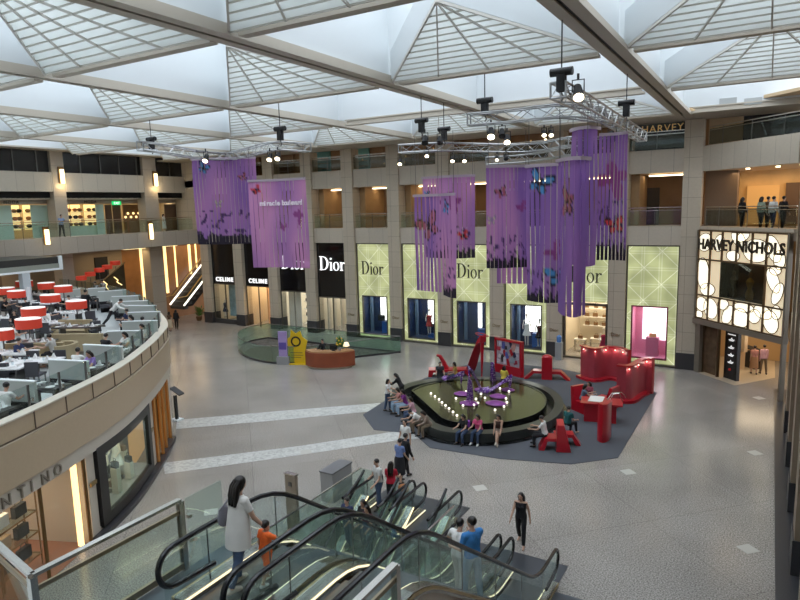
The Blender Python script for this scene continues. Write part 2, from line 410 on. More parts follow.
# shops in the galleries (dark doorways and lit displays on the rear wall)
gx = MB(); gd = MB(); 
for i, (a, c) in enumerate(bays):
    w = c - a
    gd.bb((a + (.55 if i % 2 else 2.1), YB + 4.05, 8.1), (a + (1.6 if i % 2 else 3.1), YB + 4.2, 10.4))
    gx.bb((a + .48, YB + .95, 8.1), (a + .95, YB + 3.6, 11.15))
trim(gx, mat('gallery_side_wood', (.4, .25, .12), .45, speck=.15, sscale=2), 0)
trim(gd, DARKIN, 0)
random.seed(3)
for i, (a, c) in enumerate(bays[:]):
    # lit shelving seen through the top gallery openings
    t = thing('shelving_unit', 'lit shelving with small goods on the top gallery, %s opening from the left' % ORD[i], 'shelf', ((a + c) / 2, YB + 3.8, 12.35), 0, 'lit shelving of the top gallery')
    if i in (8,): pass
    part('backboard', MB().bb((a + .7, YB + 4.0, 12.4), (c - .6, YB + 4.15, 14.3)), BROWN if i not in (2, 3) else mat('teal_panel', (.1, .3, .3), .5), t)
    sh = MB()
    for z in (12.9, 13.3, 13.7): sh.bb((a + .8, YB + 3.6, z), (c - .7, YB + 4.0, z + .03))
    part('shelf_boards', sh, BROWN, t)
    if 2 < i < 9:
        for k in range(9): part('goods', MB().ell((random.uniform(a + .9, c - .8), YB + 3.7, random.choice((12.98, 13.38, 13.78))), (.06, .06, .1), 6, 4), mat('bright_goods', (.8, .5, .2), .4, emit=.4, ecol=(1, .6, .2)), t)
        part('lamp', MB().ell((a + 2.2, YB + 3.2, 13.75), .09, 8, 6), WARML, t)

def area(name, loc, sx, sy, power, col=(1, .8, .55), rot=(0, 0, 0)):
    l = bpy.data.lights.new(name, 'AREA'); l.shape = 'RECTANGLE'; l.size = sx; l.size_y = sy; l.energy = power; l.color = col
    o = bpy.data.objects.new(name, l); COL.objects.link(o); o.location = loc; o.rotation_euler = rot; return o
area('gallery_lamps', (-24, YB + 2.4, 11.05), 36, .3, 210)
area('top_gallery_lamps', (-22, YB + 2.4, 14.3), 36, .3, 120)

# ---------------------------------------------------------------- shop fronts of the back wall
gm, nt, b = nodes_mat('backlit_green_glass')
N, L = nt.nodes.new, nt.links.new
g = N('ShaderNodeNewGeometry'); s = N('ShaderNodeSeparateXYZ'); L(g.outputs['Position'], s.inputs[0])
def mth(op, a, b_=None, c=None):
    n = N('ShaderNodeMath'); n.operation = op
    for i, v in enumerate((a, b_, c)):
        if v is None: continue
        if isinstance(v, (int, float)): n.inputs[i].default_value = v
        else: L(v, n.inputs[i])
    return n.outputs[0]
P_ = 1.92
xx = mth('ADD', s.outputs['X'], 200.17); zz = s.outputs['Z']
def lines(expr, period, w):
    f = mth('ABSOLUTE', mth('SUBTRACT', mth('FRACT', mth('DIVIDE', expr, period)), .5))
    return mth('GREATER_THAN', f, .5 - w / period)
l1 = lines(mth('ADD', xx, zz), P_, .03); l2 = lines(mth('SUBTRACT', xx, zz), P_, .03)
l3 = mth('MULTIPLY', mth('ADD', lines(xx, P_ / 2, .03), lines(mth('ADD', xx, .14), P_ / 2, .03)), .32); l4 = mth('MULTIPLY', mth('ADD', lines(zz, P_ / 2, .03), lines(mth('ADD', zz, .14), P_ / 2, .03)), .28)
tot = mth('MINIMUM', mth('ADD', mth('MULTIPLY', mth('ADD', l1, l2), .75), mth('ADD', l3, l4)), 1)
nz = N('ShaderNodeTexNoise'); nz.inputs['Scale'].default_value = .9; nz.inputs['Detail'].default_value = 1; L(g.outputs['Position'], nz.inputs['Vector'])
mx = N('ShaderNodeMix'); mx.data_type = 'RGBA'; mx.inputs[6].default_value = (.53, .56, .28, 1); mx.inputs[7].default_value = (.90, .92, .68, 1); L(tot, mx.inputs[0])
mr = N('ShaderNodeMapRange'); mr.inputs[1].default_value = .35; mr.inputs[2].default_value = .65; mr.inputs[3].default_value = .72; mr.inputs[4].default_value = 1.12; L(nz.outputs['Fac'], mr.inputs[0]); vm_ = N('ShaderNodeVectorMath'); vm_.operation = 'SCALE'; L(mx.outputs[2], vm_.inputs[0]); L(mr.outputs[0], vm_.inputs['Scale'])
L(vm_.outputs[0], b.inputs['Emission Color']); b.inputs['Emission Strength'].default_value = .85
b.inputs['Base Color'].default_value = (.1, .12, .06, 1); b.inputs['Roughness'].default_value = .15
GREEN = gm

# D i o r letters with thick and thin strokes, drawn as outlines (units: cap height 1)
def dior_mb(size, M, th=.06):
    mb = MB()
    def pl(pts): mb.plate([M @ Vector((x * size, y * size, 0)) for x, y in pts], M.to_3x3() @ Vector((0, 0, 1)), th)
    def ringq(cx, cy, ro, rox, ri, rix, a0=0, a1=360, sh=0.):
        n = 20
        for k in range(n):
            t0, t1 = R(a0 + (a1 - a0) * k / n), R(a0 + (a1 - a0) * (k + 1) / n)
            pl([(cx + rox * math.cos(t0), cy + ro * math.sin(t0)), (cx + rox * math.cos(t1), cy + ro * math.sin(t1)), (cx + sh + rix * math.cos(t1), cy + ri * math.sin(t1)), (cx + sh + rix * math.cos(t0), cy + ri * math.sin(t0))])
    pl([(.1, 0), (.24, 0), (.24, 1), (.1, 1)]); pl([(0, 0), (.36, 0), (.36, .035), (0, .035)]); pl([(0, .965), (.36, .965), (.36, 1), (0, 1)])
    ringq(.34, .5, .5, .52, .46, .37, -90, 90)
    x = 1.0
    pl([(x + .06, 0), (x + .17, 0), (x + .17, .6), (x + .06, .6)]); pl([(x - .01, 0), (x + .24, 0), (x + .24, .03), (x - .01, .03)]); pl([(x - .01, .57), (x + .1, .57), (x + .1, .6), (x - .01, .6)])
    mb.plate([M @ Vector(((x + .115 + .075 * math.cos(a * PI / 6)) * size, (.84 + .075 * math.sin(a * PI / 6)) * size, 0)) for a in range(12)], M.to_3x3() @ Vector((0, 0, 1)), th)
    ringq(1.61, .3, .32, .29, .285, .18)
    x = 2.0
    pl([(x + .06, 0), (x + .17, 0), (x + .17, .6), (x + .06, .6)]); pl([(x - .01, 0), (x + .26, 0), (x + .26, .03), (x - .01, .03)]); pl([(x - .01, .57), (x + .1, .57), (x + .1, .6), (x - .01, .6)])
    ringq(x + .34, .38, .22, .2, .16, .16, 60, 180)
    mb.plate([M @ Vector(((x + .43 + .065 * math.cos(a * PI / 6)) * size, (.53 + .065 * math.sin(a * PI / 6)) * size, 0)) for a in range(12)], M.to_3x3() @ Vector((0, 0, 1)), th)
    return mb
LETW = mat('white_letters', (.9, .9, .9), .4, emit=1.1, ecol=(1, 1, 1))
LETB = mat('black_letters', (.015, .015, .012), .4)
FRAME = mat('shop_frame', (.13, .12, .1), .4, .5)
BLUEW = mat('blue_backdrop', (.012, .03, .1), .4)
BLUEL = mat('blue_block', (.02, .1, .38), .4)
PINKW = mat('pink_backdrop', (.85, .38, .55), .5)

def mannequin(x, y, z, label, dress, hat=False, h=1.55):
    t = thing('mannequin', label, 'mannequin', (x, y, z))
    w = mat('mannequin_skin', (.75, .7, .64), .4)
    mb = MB()
    mb.ell((x, y, z + h * .94), (.075, .085, .11)); mb.cyl((x, y, z + h * .8), (x, y, z + h * .9), .04)
    mb.lathe([(.03, 0), (.13, .02), (.18, .1), (.12, .24), (.15, .36), (.17, .46), (.05, .54)], (x, y, z + h * .45), 12, 1, .6)
    for s in (-1, 1):
        mb.tube([(x + s * .08, y, z + h * .5), (x + s * .09, y - .03, z + h * .27), (x + s * .08, y, z + .04)], [.075, .055, .035])
        mb.tube([(x + s * .18, y, z + h * .78), (x + s * .27, y - .02, z + h * .62), (x + s * .2, y - .16, z + h * .52)], [.045, .035, .025])
    part('figure', mb, w, t)
    part('dress', MB().lathe([(.29, 0), (.24, .18), (.15, .42), (.165, .6), (.19, .72), (.1, .8)], (x, y, z + h * .32), 14, 1, .7), dress, t)
    part('stand', MB().lathe([(.2, 0), (.2, .02), (.02, .03)], (x, y, z), 14), STEEL, t)
    return t

def display_case(x0, x1, z0, z1, y, t, back, frame_m=FRAME, depth=1.1, light=WHITEL, panel=(.55, .8)):
    """window box with frame, pane, lining and a bright panel inside"""
    fr = MB(); w = .07
    for a, c in (((x0 - w, z0 - w), (x0, z1 + w)), ((x1, z0 - w), (x1 + w, z1 + w)), ((x0, z1), (x1, z1 + w)), ((x0, z0 - w), (x1, z0))):
        fr.bb((a[0], y - .06, a[1]), (c[0], y + .1, c[1]))
    f = part('window_frame', fr, frame_m, t)
    part('window_pane', MB().bb((x0, y, z0), (x1, y + .012, z1)), GLASS, f)
    ln = MB(); ln.bb((x0, y + depth, z0), (x1, y + depth + .05, z1)); ln.bb((x0 - .03, y + .1, z0), (x0, y + depth, z1)); ln.bb((x1, y + .1, z0), (x1 + .03, y + depth, z1)); ln.bb((x0, y + .1, z0 - .04), (x1, y + depth, z0)); ln.bb((x0, y + .1, z1), (x1, y + depth, z1 + .04))
    part('lining', ln, back, t)
    if light and panel:
        part('light_panel', MB().bb((x0 + (x1 - x0) * panel[0], y + depth - .06, z0 + .9), (x0 + (x1 - x0) * panel[1], y + depth - .02, z1)), light, t)

def green_front(i, nm_label, text=True, win=(.43, .43, .32, 3.12), back=BLUEW, door=False, **kw):
    a, c = bays[i]; x0, x1 = a + .5, c - .5; y = YB + .3
    t = thing('storefront', nm_label, 'shop front', ((x0 + x1) / 2, y, 0), 0, None)
    wx0, wx1, wz0, wz1 = x0 + win[0], x1 - win[1], win[2], win[3]
    mb = MB(); mb.bb((x0, y, wz1 + .07), (x1, y + .06, 7.06)); mb.bb((x0, y, .12), (wx0 - .07, y + .06, wz1 + .07)); mb.bb((wx1 + .07, y, .12), (x1, y + .06, wz1 + .07))
    if not door: mb.bb((wx0 - .07, y, .12), (wx1 + .07, y + .06, wz0 - .07))
    part('glowing_glass', mb, GREEN, t)
    fr = MB(); fr.bb((x0 - .02, y - .1, .1), (x0 + .06, y, 7.07)); fr.bb((x1 - .06, y - .1, .1), (x1 + .02, y, 7.07)); fr.bb((x0, y - .1, 7.0), (x1, y, 7.07)); fr.bb((x0, y - .25, 0), (x1, y + .05, .12))
    part('surround', fr, FRAME, t)
    if not door: display_case(wx0, wx1, wz0, wz1, y - .02, t, back, **kw)
    if text:
        M = wallM(x0 + .42, y - .06, 4.78); part('lettering', dior_mb(.98, Matrix.Translation(M.translation) @ M.to_3x3().to_4x4() @ Matrix.Diagonal((.78, 1.0, 1, 1))), LETB, t)
    return t
def black_front(i, label, text, dims):
    a, c = bays[i]; x0, x1 = a + .5, c - .5; y = YB + .32
    t = thing('storefront', label, 'shop front', ((x0 + x1) / 2, y, 0), 0, None)
    part('black_fascia', MB().bb((x0, y, dims), (x1, y + .08, 7.07)), mat('black_fascia_glass', (.008, .008, .01), .12, coat=.4), t)
    if text == 'Dior':
        M = wallM(x0 + .3, y - .06, 4.98); part('lettering', dior_mb(1.0, M @ Matrix.Diagonal((.98, 1.05, 1, 1))), LETW, t)
    else:
        part('lettering', text_mb(text, .5, .05, wallM((x0 + x1) / 2, y - .05, 3.7), spacing=1.35, bold=.012), LETW, t)
    fr = MB(); fr.bb((x0, y - .05, 0), (x0 + .06, y + .05, dims)); fr.bb((x1 - .06, y - .05, 0), (x1, y + .05, dims)); fr.bb((x0, y - .05, dims - .08), (x1, y + .05, dims)); fr.bb(((x0 + x1) / 2 - .03, y - .05, 0), ((x0 + x1) / 2 + .03, y + .05, dims))
    f = part('door_frame', fr, FRAME, t)
    part('window_pane', MB().bb((x0, y, .05), (x1, y + .012, dims)), GLASS, f)
    return t, x0, x1, y
def bag(mb, x, y, z, w=.3, h=.2):
    mb.bb((x - w / 2, y - .07, z), (x + w / 2, y + .07, z + h)); mb.tube([(x - w * .3, y, z + h), (x - w * .2, y, z + h + .12), (x + w * .2, y, z + h + .12), (x + w * .3, y, z + h)], .012, 5)
def shelves(x0, x1, y, zs, label, m, goods_m, seed, back=None):
    rnd = random.Random(seed)
    t = thing('display_shelves', label, 'shelf', ((x0 + x1) / 2, y, 0))
    if back: part('backboard', MB().bb((x0, y + .35, 0), (x1, y + .4, zs[-1] + .5)), back, t)
    for z in zs:
        part('shelf', MB().bb((x0, y, z), (x1, y + .35, z + .04)), m, t)
    for z in zs:
        n = max(1, int((x1 - x0) / .5))
        for k in range(n):
            g_ = MB(); bag(g_, x0 + (k + .5) * (x1 - x0) / n + rnd.uniform(-.05, .05), y + .15, z + .04, rnd.uniform(.2, .32), rnd.uniform(.14, .26))
            o = solo('handbag', g_, goods_m, 'small handbag on %s' % label.split(',')[0], 'handbag', 'handbags on %s' % label.split(',')[0])
    return t
area_z = 3.45
# bay 0, 1: CELINE
t, x0, x1, y = black_front(0, 'black CELINE shop front with a pale lit window display, leftmost bay', 'CELINE', 3.5)
part('plinth', MB().bb((x0, y - .1, 0), (x1, y + .1, .4)), PLINTH, t)
part('poster', MB().bb((x0 + .9, y + .9, .5), (x0 + 2.0, y + .95, 3.3)), mat('ice_poster', (.35, .5, .58), .5, speck=.6, sscale=2.5), t)
mannequin(x0 + .55, y + .7, .4, 'mannequin in a dark dress in the left window of the CELINE shop', mat('navy_cloth', (.03, .04, .08), .8))
mannequin(x1 - .35, y + .7, .4, 'mannequin in a cream dress at the right of the CELINE window', mat('cream_cloth', (.6, .5, .38), .8))
t, x0, x1, y = black_front(1, 'black CELINE shop front with a warm lit open entrance, second bay', 'CELINE', 3.45)
t = thing('sales_counter', 'brown wooden sales counter inside the CELINE entrance', 'counter', (x1 - .7, y + 3.2, 0))
part('body', MB().bb((x1 - 1.3, y + 2.8, 0), (x1 - .1, y + 3.4, .95)), mat('counter_brown', (.25, .09, .04), .4), t); part('top', MB().bb((x1 - 1.35, y + 2.75, .95), (x1 - .05, y + 3.45, 1.0)), CREAM, t)
part_ = MB(); part_.bb((x0 + 1.15, y + 1.2, 0), (x0 + 1.3, y + 2.6, 3.4)); trim(part_, mat('peach_wall', (.8, .5, .3), .6), 0)
solo('wall_picture', MB().bb((x1 - 1.5, y + 4.6, 1.6), (x1 - .3, y + 4.66, 2.9)), mat('picture_tone', (.4, .3, .2), .6, speck=.5, sscale=3), 'framed brown picture on the rear wall of the CELINE shop', 'picture')
# bays 2, 3: Dior with white letters
t, x0, x1, y = black_front(2, 'black Dior shop front partly behind the pink purple banner', 'Dior', 3.2)
shelves(x0 + 1.5, x1 - .1, y + 1.0, (.4, 1.0, 1.6, 2.2, 2.75), 'white lit shelves in the left black Dior window', SHELFM, BLACKM, 5, WHITEL)
solo('wall_panel', MB().bb((x0 + .1, y + .8, 0), (x0 + 1.4, y + .85, 3.1)), mat('pearl_panel', (.8, .75, .68), .4, speck=.1, sscale=2), 'pearl coloured panel in the left black Dior window', 'panel')
t, x0, x1, y = black_front(3, 'black Dior shop front with white letters beside the green facades', 'Dior', 2.9)
shelves(x0 + 1.4, x1 - .2, y + 2.0, (.5, 1.0, 1.6, 2.2), 'white shelves deep in the right black Dior entrance', SHELFM, BLACKM, 9, None)
for k, xx_ in enumerate((x0 + .35, x0 + .75, x0 + 1.2)):
    solo('glass_screen', MB().bb((xx_, y + .6 + k * .3, 0), (xx_ + .1, y + .9 + k * .3, 2.8)), mat('pearl_fin', (.75, .68, .6), .35), 'tall pearl fin in the right black Dior entrance', 'screen', 'pearl fins in the Dior entrance')
# bays 4 to 9: glowing green facades
green_front(4, 'green glowing Dior facade with the full black letters, nearest the black fronts', True, panel=(.42, .82))
green_front(5, 'green glowing facade without letters behind the butterfly banner', False, panel=(.5, .78))
green_front(6, 'green glowing Dior facade right of the small front banner', True, panel=(.52, .66))
green_front(7, 'green glowing facade behind the large purple banners with a white blue window', False, panel=(.3, .85))
green_front(8, 'green glowing Dior facade over the wide lit shop entrance', True, win=(.1, .1, .0, 3.5), door=True)
green_front(9, 'green glowing facade with the pink window, nearest the corner', False, win=(.38, .58, .42, 3.45), back=PINKW, frame_m=mat('maroon_frame', (.16, .01, .04), .3), light=mat('pink_white_light', (1, .9, .95), .5, emit=1.6, ecol=(1, .82, .9)), panel=(.22, .98))
for i, xs in ((4, (.25, .3)), (5, (.2, .35)), (6, (.3, .75)), (7, (.15, .9))):
    a, c = bays[i]; x0, x1 = a + 1.0, c - 1.0; w = x1 - x0
    solo('display_column', MB().bb((x0 + w * .02, YB + 1.0, .32), (x0 + w * .12, YB + 1.2, 3.1)), mat('steel_blue', (.12, .2, .32), .4), 'steel blue column in the shop window, %s bay from the left' % ORD[i], 'column')
    solo('display_block', MB().bb((x0 + w * .62, YB + .8, .32), (x0 + w * .95, YB + 1.15, .32 + (.9 if i != 5 else .25))), BLUEL, 'bright blue display block in the shop window, %s bay from the left' % ORD[i], 'block')
# bags on the blue blocks / mannequins
a, c = bays[4]; g_ = MB(); bag(g_, a + 2.1, YB + .9, 1.24, .55, .42); solo('handbag', g_, BLACKM, 'large black handbag in the blue window nearest the black fronts', 'handbag')
a, c = bays[5]; mannequin(a + 2.25, YB + .9, .5, 'mannequin in a red dress in the blue shop window behind the front banner', mat('red_cloth', (.4, .03, .03), .7), h=1.9)
a, c = bays[7]; mannequin(a + 1.8, YB + .8, .35, 'mannequin in a white dress in the white and blue shop window', mat('white_cloth', (.8, .8, .8), .7), h=2.2)
mannequin(a + 2.65, YB + .8, .35, 'mannequin in dark clothes beside the white dressed one', BLACKM, h=1.9)
a, c = bays[9]; solo('display_plinth', MB().bb((a + 1.6, YB + .75, .45), (a + 2.3, YB + 1.2, 1.55)), mat('pink_plinth', (.6, .2, .33), .4), 'pink plinth in the pink shop window', 'plinth')
g_ = MB(); bag(g_, a + 1.95, YB + .95, 1.56, .4, .2); solo('handbag', g_, mat('gold_tan', (.7, .45, .2), .4), 'tan handbag on the pink plinth', 'handbag')
# entrance of bay 8
a, c = bays[8]; x0, x1 = a + .6, c - .6
t = thing('shop_entrance', 'open glazed shop entrance with dark frame below the Dior letters', 'door', ((x0 + x1) / 2, YB + .3, 0))
fr = MB(); fr.bb((x0 - .05, YB + .2, 0), (x0 + .05, YB + .4, 3.5)); fr.bb((x1 - .05, YB + .2, 0), (x1 + .05, YB + .4, 3.5)); fr.bb((x0, YB + .2, 3.35), (x1, YB + .4, 3.5))
part('door_frame', fr, FRAME, t); part('sign_letters', text_mb('CHRISTIAN DIOR', .17, .03, wallM((x0 + x1) / 2, YB + .18, 3.42)), BLACK, t)
for k in range(3):
    q = (x0 + .5 + k * .9, YB + 2.2 + .5 * (k % 2)); t = thing('display_table', 'pale display table inside the wide shop entrance, %s from the left' % ORD[k], 'table', (*q, 0), 0, 'display tables in the shop')
    part('top', MB().box((q[0], q[1], .8), (.75, .5, .05)), SHELFM, t)
    for sx in (-.33, .33): part('leg', MB().box((q[0] + sx, q[1], .4), (.04, .45, .8)), CHROME, t)
    g_ = MB(); bag(g_, q[0], q[1], .83, .3, .2); solo('handbag', g_, BROWN, 'brown handbag on a display table in the wide shop entrance, %s from the left' % ORD[k], 'handbag')
shelves(x0 + .1, x1 - .2, YB + 4.3, (1.3, 1.9, 2.5), 'pale shelves on the rear wall of the wide shop entrance', SHELFM, BROWN, 11)
mannequin(x1 - .35, YB + 1.2, 0, 'mannequin in a wine red dress at the right of the wide entrance', mat('wine_cloth', (.25, .01, .05), .8), h=1.9)
for i, pw, cl in ((0, 60, (1, .8, .55)), (1, 200, (1, .7, .4)), (2, 120, (1, .95, .85)), (3, 120, (1, .95, .85)), (8, 190, (1, .85, .62))):
    a, c = bays[i]; area('shop_lamps', ((a + c) / 2, YB + 2.6, 4.6), 2.2, 3.0, pw, cl)
for i in (4, 5, 6, 7, 9):
    a, c = bays[i]; area('window_lamp', ((a + c) / 2, YB + .75, 3.0 if i != 9 else 3.35), 1.4, .3, 14, (1, .9, .85))
# small brass name plates on the pilasters and the little stand by the entrance
for i in (4, 5, 6, 7, 8, 9):
    solo('name_plate', text_mb('Dior', .3, .02, wallM(PX[i], YB - .02, 1.62)), mat('brass', (.3, .22, .1), .3, .8), 'small dark Dior letters on the stone pillar, %s pillar from the left' % ORD[i], 'lettering', 'small letters on the pillars')
q = BY(559, 352, YB - .6); t = thing('water_stand', 'slim blue topped stand beside the wide shop entrance', 'stand', (q.x, YB - .6, 0))
part('body', MB().box((q.x, YB - .6, .55), (.4, .35, 1.1)), mat('stand_grey', (.3, .32, .33), .3), t); part('bottle', MB().lathe([(.13, 0), (.15, .1), (.15, .35), (.05, .45)], (q.x, YB - .6, 1.1), 12), mat('blue_bottle', (.1, .25, .6), .2), t)
# ---------------------------------------------------------------- chamfered corner with the HARVEY NICHOLS facade
CA = Vector((-3.38, 38.2)); CB = Vector((.9, 33.85)); CD = (CB - CA).normalized(); CN = Vector((-CD.y, CD.x)) * -1   # towards the atrium
if CN.y > 0: CN = -CN
CL = (CB - CA).length; CY = math.atan2(CD.y, CD.x)
def cp(s, z, off=0.):
    p = CA + CD * s + CN * off; return Vector((p.x, p.y, z))
def cbox(mb, s0, s1, z0, z1, o0, o1):
    c = cp((s0 + s1) / 2, (z0 + z1) / 2, (o0 + o1) / 2); return mb.box(c, (abs(s1 - s0), abs(o1 - o0), z1 - z0), CY)
w = MB(); cbox(w, 0, CL, 11.12, 12.45, -.5, 0); cbox(w, 0, CL, 7.95, 8.15, -.6, -.02)
solo('wall_corner', w, BAND, kind='structure', smooth=0)
w = MB(); w.prism([tuple(cp(0, 0, 0).xy), tuple(cp(CL + .2, 0, 0).xy), (8, 34), (8, 48), (-3.4, 48), (-3.4, 38.6)], 7.6, 8.0); w.prism([tuple(cp(0, 0, -.1).xy), tuple(cp(CL + .2, 0, -.1).xy), (8, 34), (8, 48), (-3.4, 48), (-3.4, 38.6)], 11.9, 12.35)
trim(w, MC['gallery_floor'], 0)
w = MB(); w.prism([tuple(cp(0, 0, -.4).xy), tuple(cp(CL + .2, 0, -.4).xy), (8, 34), (8, 48), (-3.4, 48), (-3.4, 38.6)], 11.15, 11.25); w.prism([tuple(cp(-.2, 0, -.1).xy), tuple(cp(CL + .2, 0, -.1).xy), (8, 34), (8, 48), (-3.4, 48), (-3.4, 38.6)], 14.3, 14.45)
trim(w, MC['gallery_ceiling'], 0)
# facade: lit cells, mullions, petals, picture window, letters
t = thing('petal_facade', 'lit cream petal facade with HARVEY NICHOLS lettering across the corner', 'facade', cp(CL / 2, 5.5), CY)
ZB = 3.08
lit = mat('lit_cream_glass', (.8, .7, .5), .4, emit=.5, ecol=(1, .78, .50), speck=.1)
petm = mat('lit_petal', (1, .95, .8), .4, emit=1.05, ecol=(1, .92, .72))
mull = mat('bronze_mullion', (.13, .085, .045), .35, .6)
lb = MB()
WS0, WS1, WZ0, WZ1 = 1.72, 4.75, 4.45, 6.35
cbox(lb, .1, WS0, ZB, 7.95, 0, .06); cbox(lb, WS1, CL - .05, ZB, 7.95, 0, .06); cbox(lb, WS0, WS1, ZB, WZ0, 0, .06); cbox(lb, WS0, WS1, WZ1, 7.95, 0, .06)
part('lit_panel', lb, lit, t)
ml = MB(); cells = [.1, 1.0, 1.85, 2.85, 3.85, 4.75, CL - .1]
for s in cells:
    for z0, z1 in (((ZB, 7.95),) if s < 1.8 or s > 4.6 else ((ZB, WZ0), (WZ1, 7.95))): cbox(ml, s - .045, s + .045, z0, z1, .05, .14)
for z in (ZB, 4.4, WZ1 + .02, 7.93): cbox(ml, .1, CL - .1, z - .04, z + .04, .05, .15)
part('mullions', ml, mull, t)
random.seed(12)
pet = MB(); out = MB()
def petal(s, z, a, bb_, ang):
    pts = []
    for k in range(18):
        u = 2 * PI * k / 18; x = a * math.cos(u); y = bb_ * math.sin(u); pts.append((s + x * math.cos(ang) - y * math.sin(ang), z + x * math.sin(ang) + y * math.cos(ang)))
    pts = [(max(.12, min(CL - .12, p[0])), max(ZB + .05, min(7.88, p[1]))) for p in pts]
    if any(WS0 < p[0] < WS1 and WZ0 < p[1] < WZ1 for p in pts): return
    pet.plate([cp(p[0], p[1], .062) for p in pts], (CN.x, CN.y, 0), .012)
    out.tube([cp(p[0], p[1], .08) for p in pts], .024, 4, closed=True)
for s, z, a, bb_, an in ((.55, 7.3, .5, .42, .4), (2.0, 6.95, .3, .7, .3), (1.6, 7.3, .42, .3, 1.2), (2.6, 6.7, .4, .25, 0), (2.9, 7.6, .5, .3, -.7), (4.1, 7.05, .75, .5, 0), (3.2, 7.7, .4, .2, .4), (5.1, 7.2, .35, .6, .5), (5.5, 6.7, .3, .4, 0), (.5, 5.6, .42, .75, .1), (1.3, 5.3, .38, .62, -.5), (.9, 4.75, .5, .3, .1), (5.2, 5.7, .3, .55, .5), (5.5, 5.1, .25, .5, -.4), (5.3, 6.2, .3, .2, 0),
                     (.5, 3.9, .4, .35, 0), (1.2, 3.75, .45, .5, .5), (2.1, 4.1, .35, .25, .2), (2.45, 3.6, .3, .5, -.5), (3.3, 3.55, .5, .45, 0), (3.5, 4.15, .6, .2, 0), (4.2, 3.8, .35, .3, .5), (4.7, 4.1, .5, .28, -.2), (5.2, 3.7, .4, .5, .4), (5.5, 4.2, .25, .3, 0), (.35, 3.3, .25, .2, 0)):
    petal(s, z, a * 1.12, bb_ * 1.15, an)
part('petals', pet, petm, t); part('petal_outline', out, mull, t)
pw = MB(); cbox(pw, WS0, WS1, WZ0, WZ1, -.9, -.85); cbox(pw, WS0, WS1, WZ0 - .05, WZ0, -.9, .05); cbox(pw, WS0 - .02, WS0, WZ0, WZ1, -.9, .05); cbox(pw, WS1, WS1 + .02, WZ0, WZ1, -.9, .05)
part('window_lining', pw, mat('dim_brown', (.09, .07, .055), .5, speck=.5, sscale=2), t)
pg = MB(); cbox(pg, WS0, WS1, WZ0, WZ1, .03, .05); part('window_pane', pg, GLASSD, t)
mono = mat('black_brown_letters', (.02, .012, .008), .4)
part('lettering', text_mb('HARVEY NICHOLS', .7, .06, wallM(*cp(CL / 2 - .02, 6.95, .2), CY) @ Matrix.Diagonal((.95, 1.12, 1, 1)), spacing=1.06, bold=.02), mono, t)
fr = MB(); cbox(fr, 0, CL, ZB - .3, ZB - .02, -.1, .22); cbox(fr, CL - .12, CL, 0, 7.95, -.05, .2); cbox(fr, 0, .1, ZB, 7.95, 0, .15); cbox(fr, .12, .5, 0, ZB - .3, -.1, .1)
part('bronze_frame', fr, mat('grey_bronze', (.25, .22, .18), .4, .4), t)
for k, s in enumerate((2.1, 3.2, 4.3)):
    p = cp(s, WZ0, -.5); tt = thing('mannequin_bust', 'golden draped figure in the corner picture window, %s from the left' % ORD[k], 'mannequin', p, 0, 'golden figures in the corner window')
    part('figure', MB().lathe([(.16, 0), (.2, .3), (.1, .6), (.2, .95), (.05, 1.15)], p, 12, 1, .7), mat('gilt', (.5, .28, .06) if k == 1 else (.2, .14, .09), .35, .5) if k == 1 else mat('dull_drape', (.22, .16, .1), .6), tt)
    part('head', MB().ell(p + Vector((0, 0, 1.3)), (.09, .09, .13)), mat('dull_drape', (.22, .16, .1), .6), tt)
# ground entrance of the corner store
w = MB(); 
w.prism([(-3.4, 42.5), (4, 42.5), (4, 42.8), (-3.4, 42.8)], 0, 7.6); trim(w, WARMW, 0)
w = MB(); w.prism([tuple(cp(.3, 0, -.3).xy), tuple(cp(CL, 0, -.3).xy), (5, 34), (5, 44), (-3.4, 44)], 2.86, 3.0); trim(w, mat('bronze_soffit', (.3, .22, .14), .4), 0)
trim(MB().prism([tuple(cp(.3, 0, .1).xy), tuple(cp(3.2, 0, .1).xy), (.6, 38.3), (.6, 42.4), (-3.4, 42.4)], .002, .012), mat('pale_entry_floor', (.6, .5, .38), .25), 0)
t = thing('glass_screen', 'dark reflecting glass screen at the left of the corner entrance', 'screen', cp(.9, 0, -.2), 0)
s_ = MB(); cbox(s_, .5, 1.55, .05, 2.8, -.25, -.2); part('pane', s_, mat('brown_reflect', (.1, .06, .035), .15, speck=.7, sscale=3), t)
s_ = MB(); cbox(s_, 1.5, 1.62, 0, 2.8, -.3, -.15); cbox(s_, .4, .5, 0, 2.8, -.3, -.15); part('frame', s_, mull, t)
t = thing('poster_tower', 'black poster tower with four white shoe pictures and a red dot', 'poster', cp(2.15, 0, -.5), 0)
s_ = MB(); cbox(s_, 1.72, 2.62, 0, 2.75, -.7, -.5); part('tower', s_, BLACK, t)
for z in (2.1, 1.68, 1.27, .88):
    s_ = MB(); s_.plate([cp(1.95 + x, z + y, -.5) for x, y in ((0, .05), (.08, 0), (.35, 0), (.45, .12), (.3, .1), (.23, .2), (.16, .1))], (CN.x, CN.y, 0), .01); part('shoe_picture', s_, mat('white_print', (.85, .85, .85), .5, emit=.5, ecol=(1, 1, 1)), t)
s_ = MB(); cbox(s_, 1.9, 2.45, 2.42, 2.48, -.5, -.49); part('headline', s_, MC['white_print'], t)
part('red_dot', MB().ell(cp(2.18, .55, -.5), (.1, .03, .07)), mat('red_print', (.7, .02, .02), .5), t)
t = thing('display_pillar', 'sand coloured display pillar with a picture panel in the corner entrance', 'display', G(739, 369, 0) + Vector((0, 0, 0)), CY)
q = G(739, 369, 0); part('pillar', MB().box((q.x, q.y, .55), (.38, .38, 1.1), CY), mat('sand', (.55, .42, .27), .5), t)
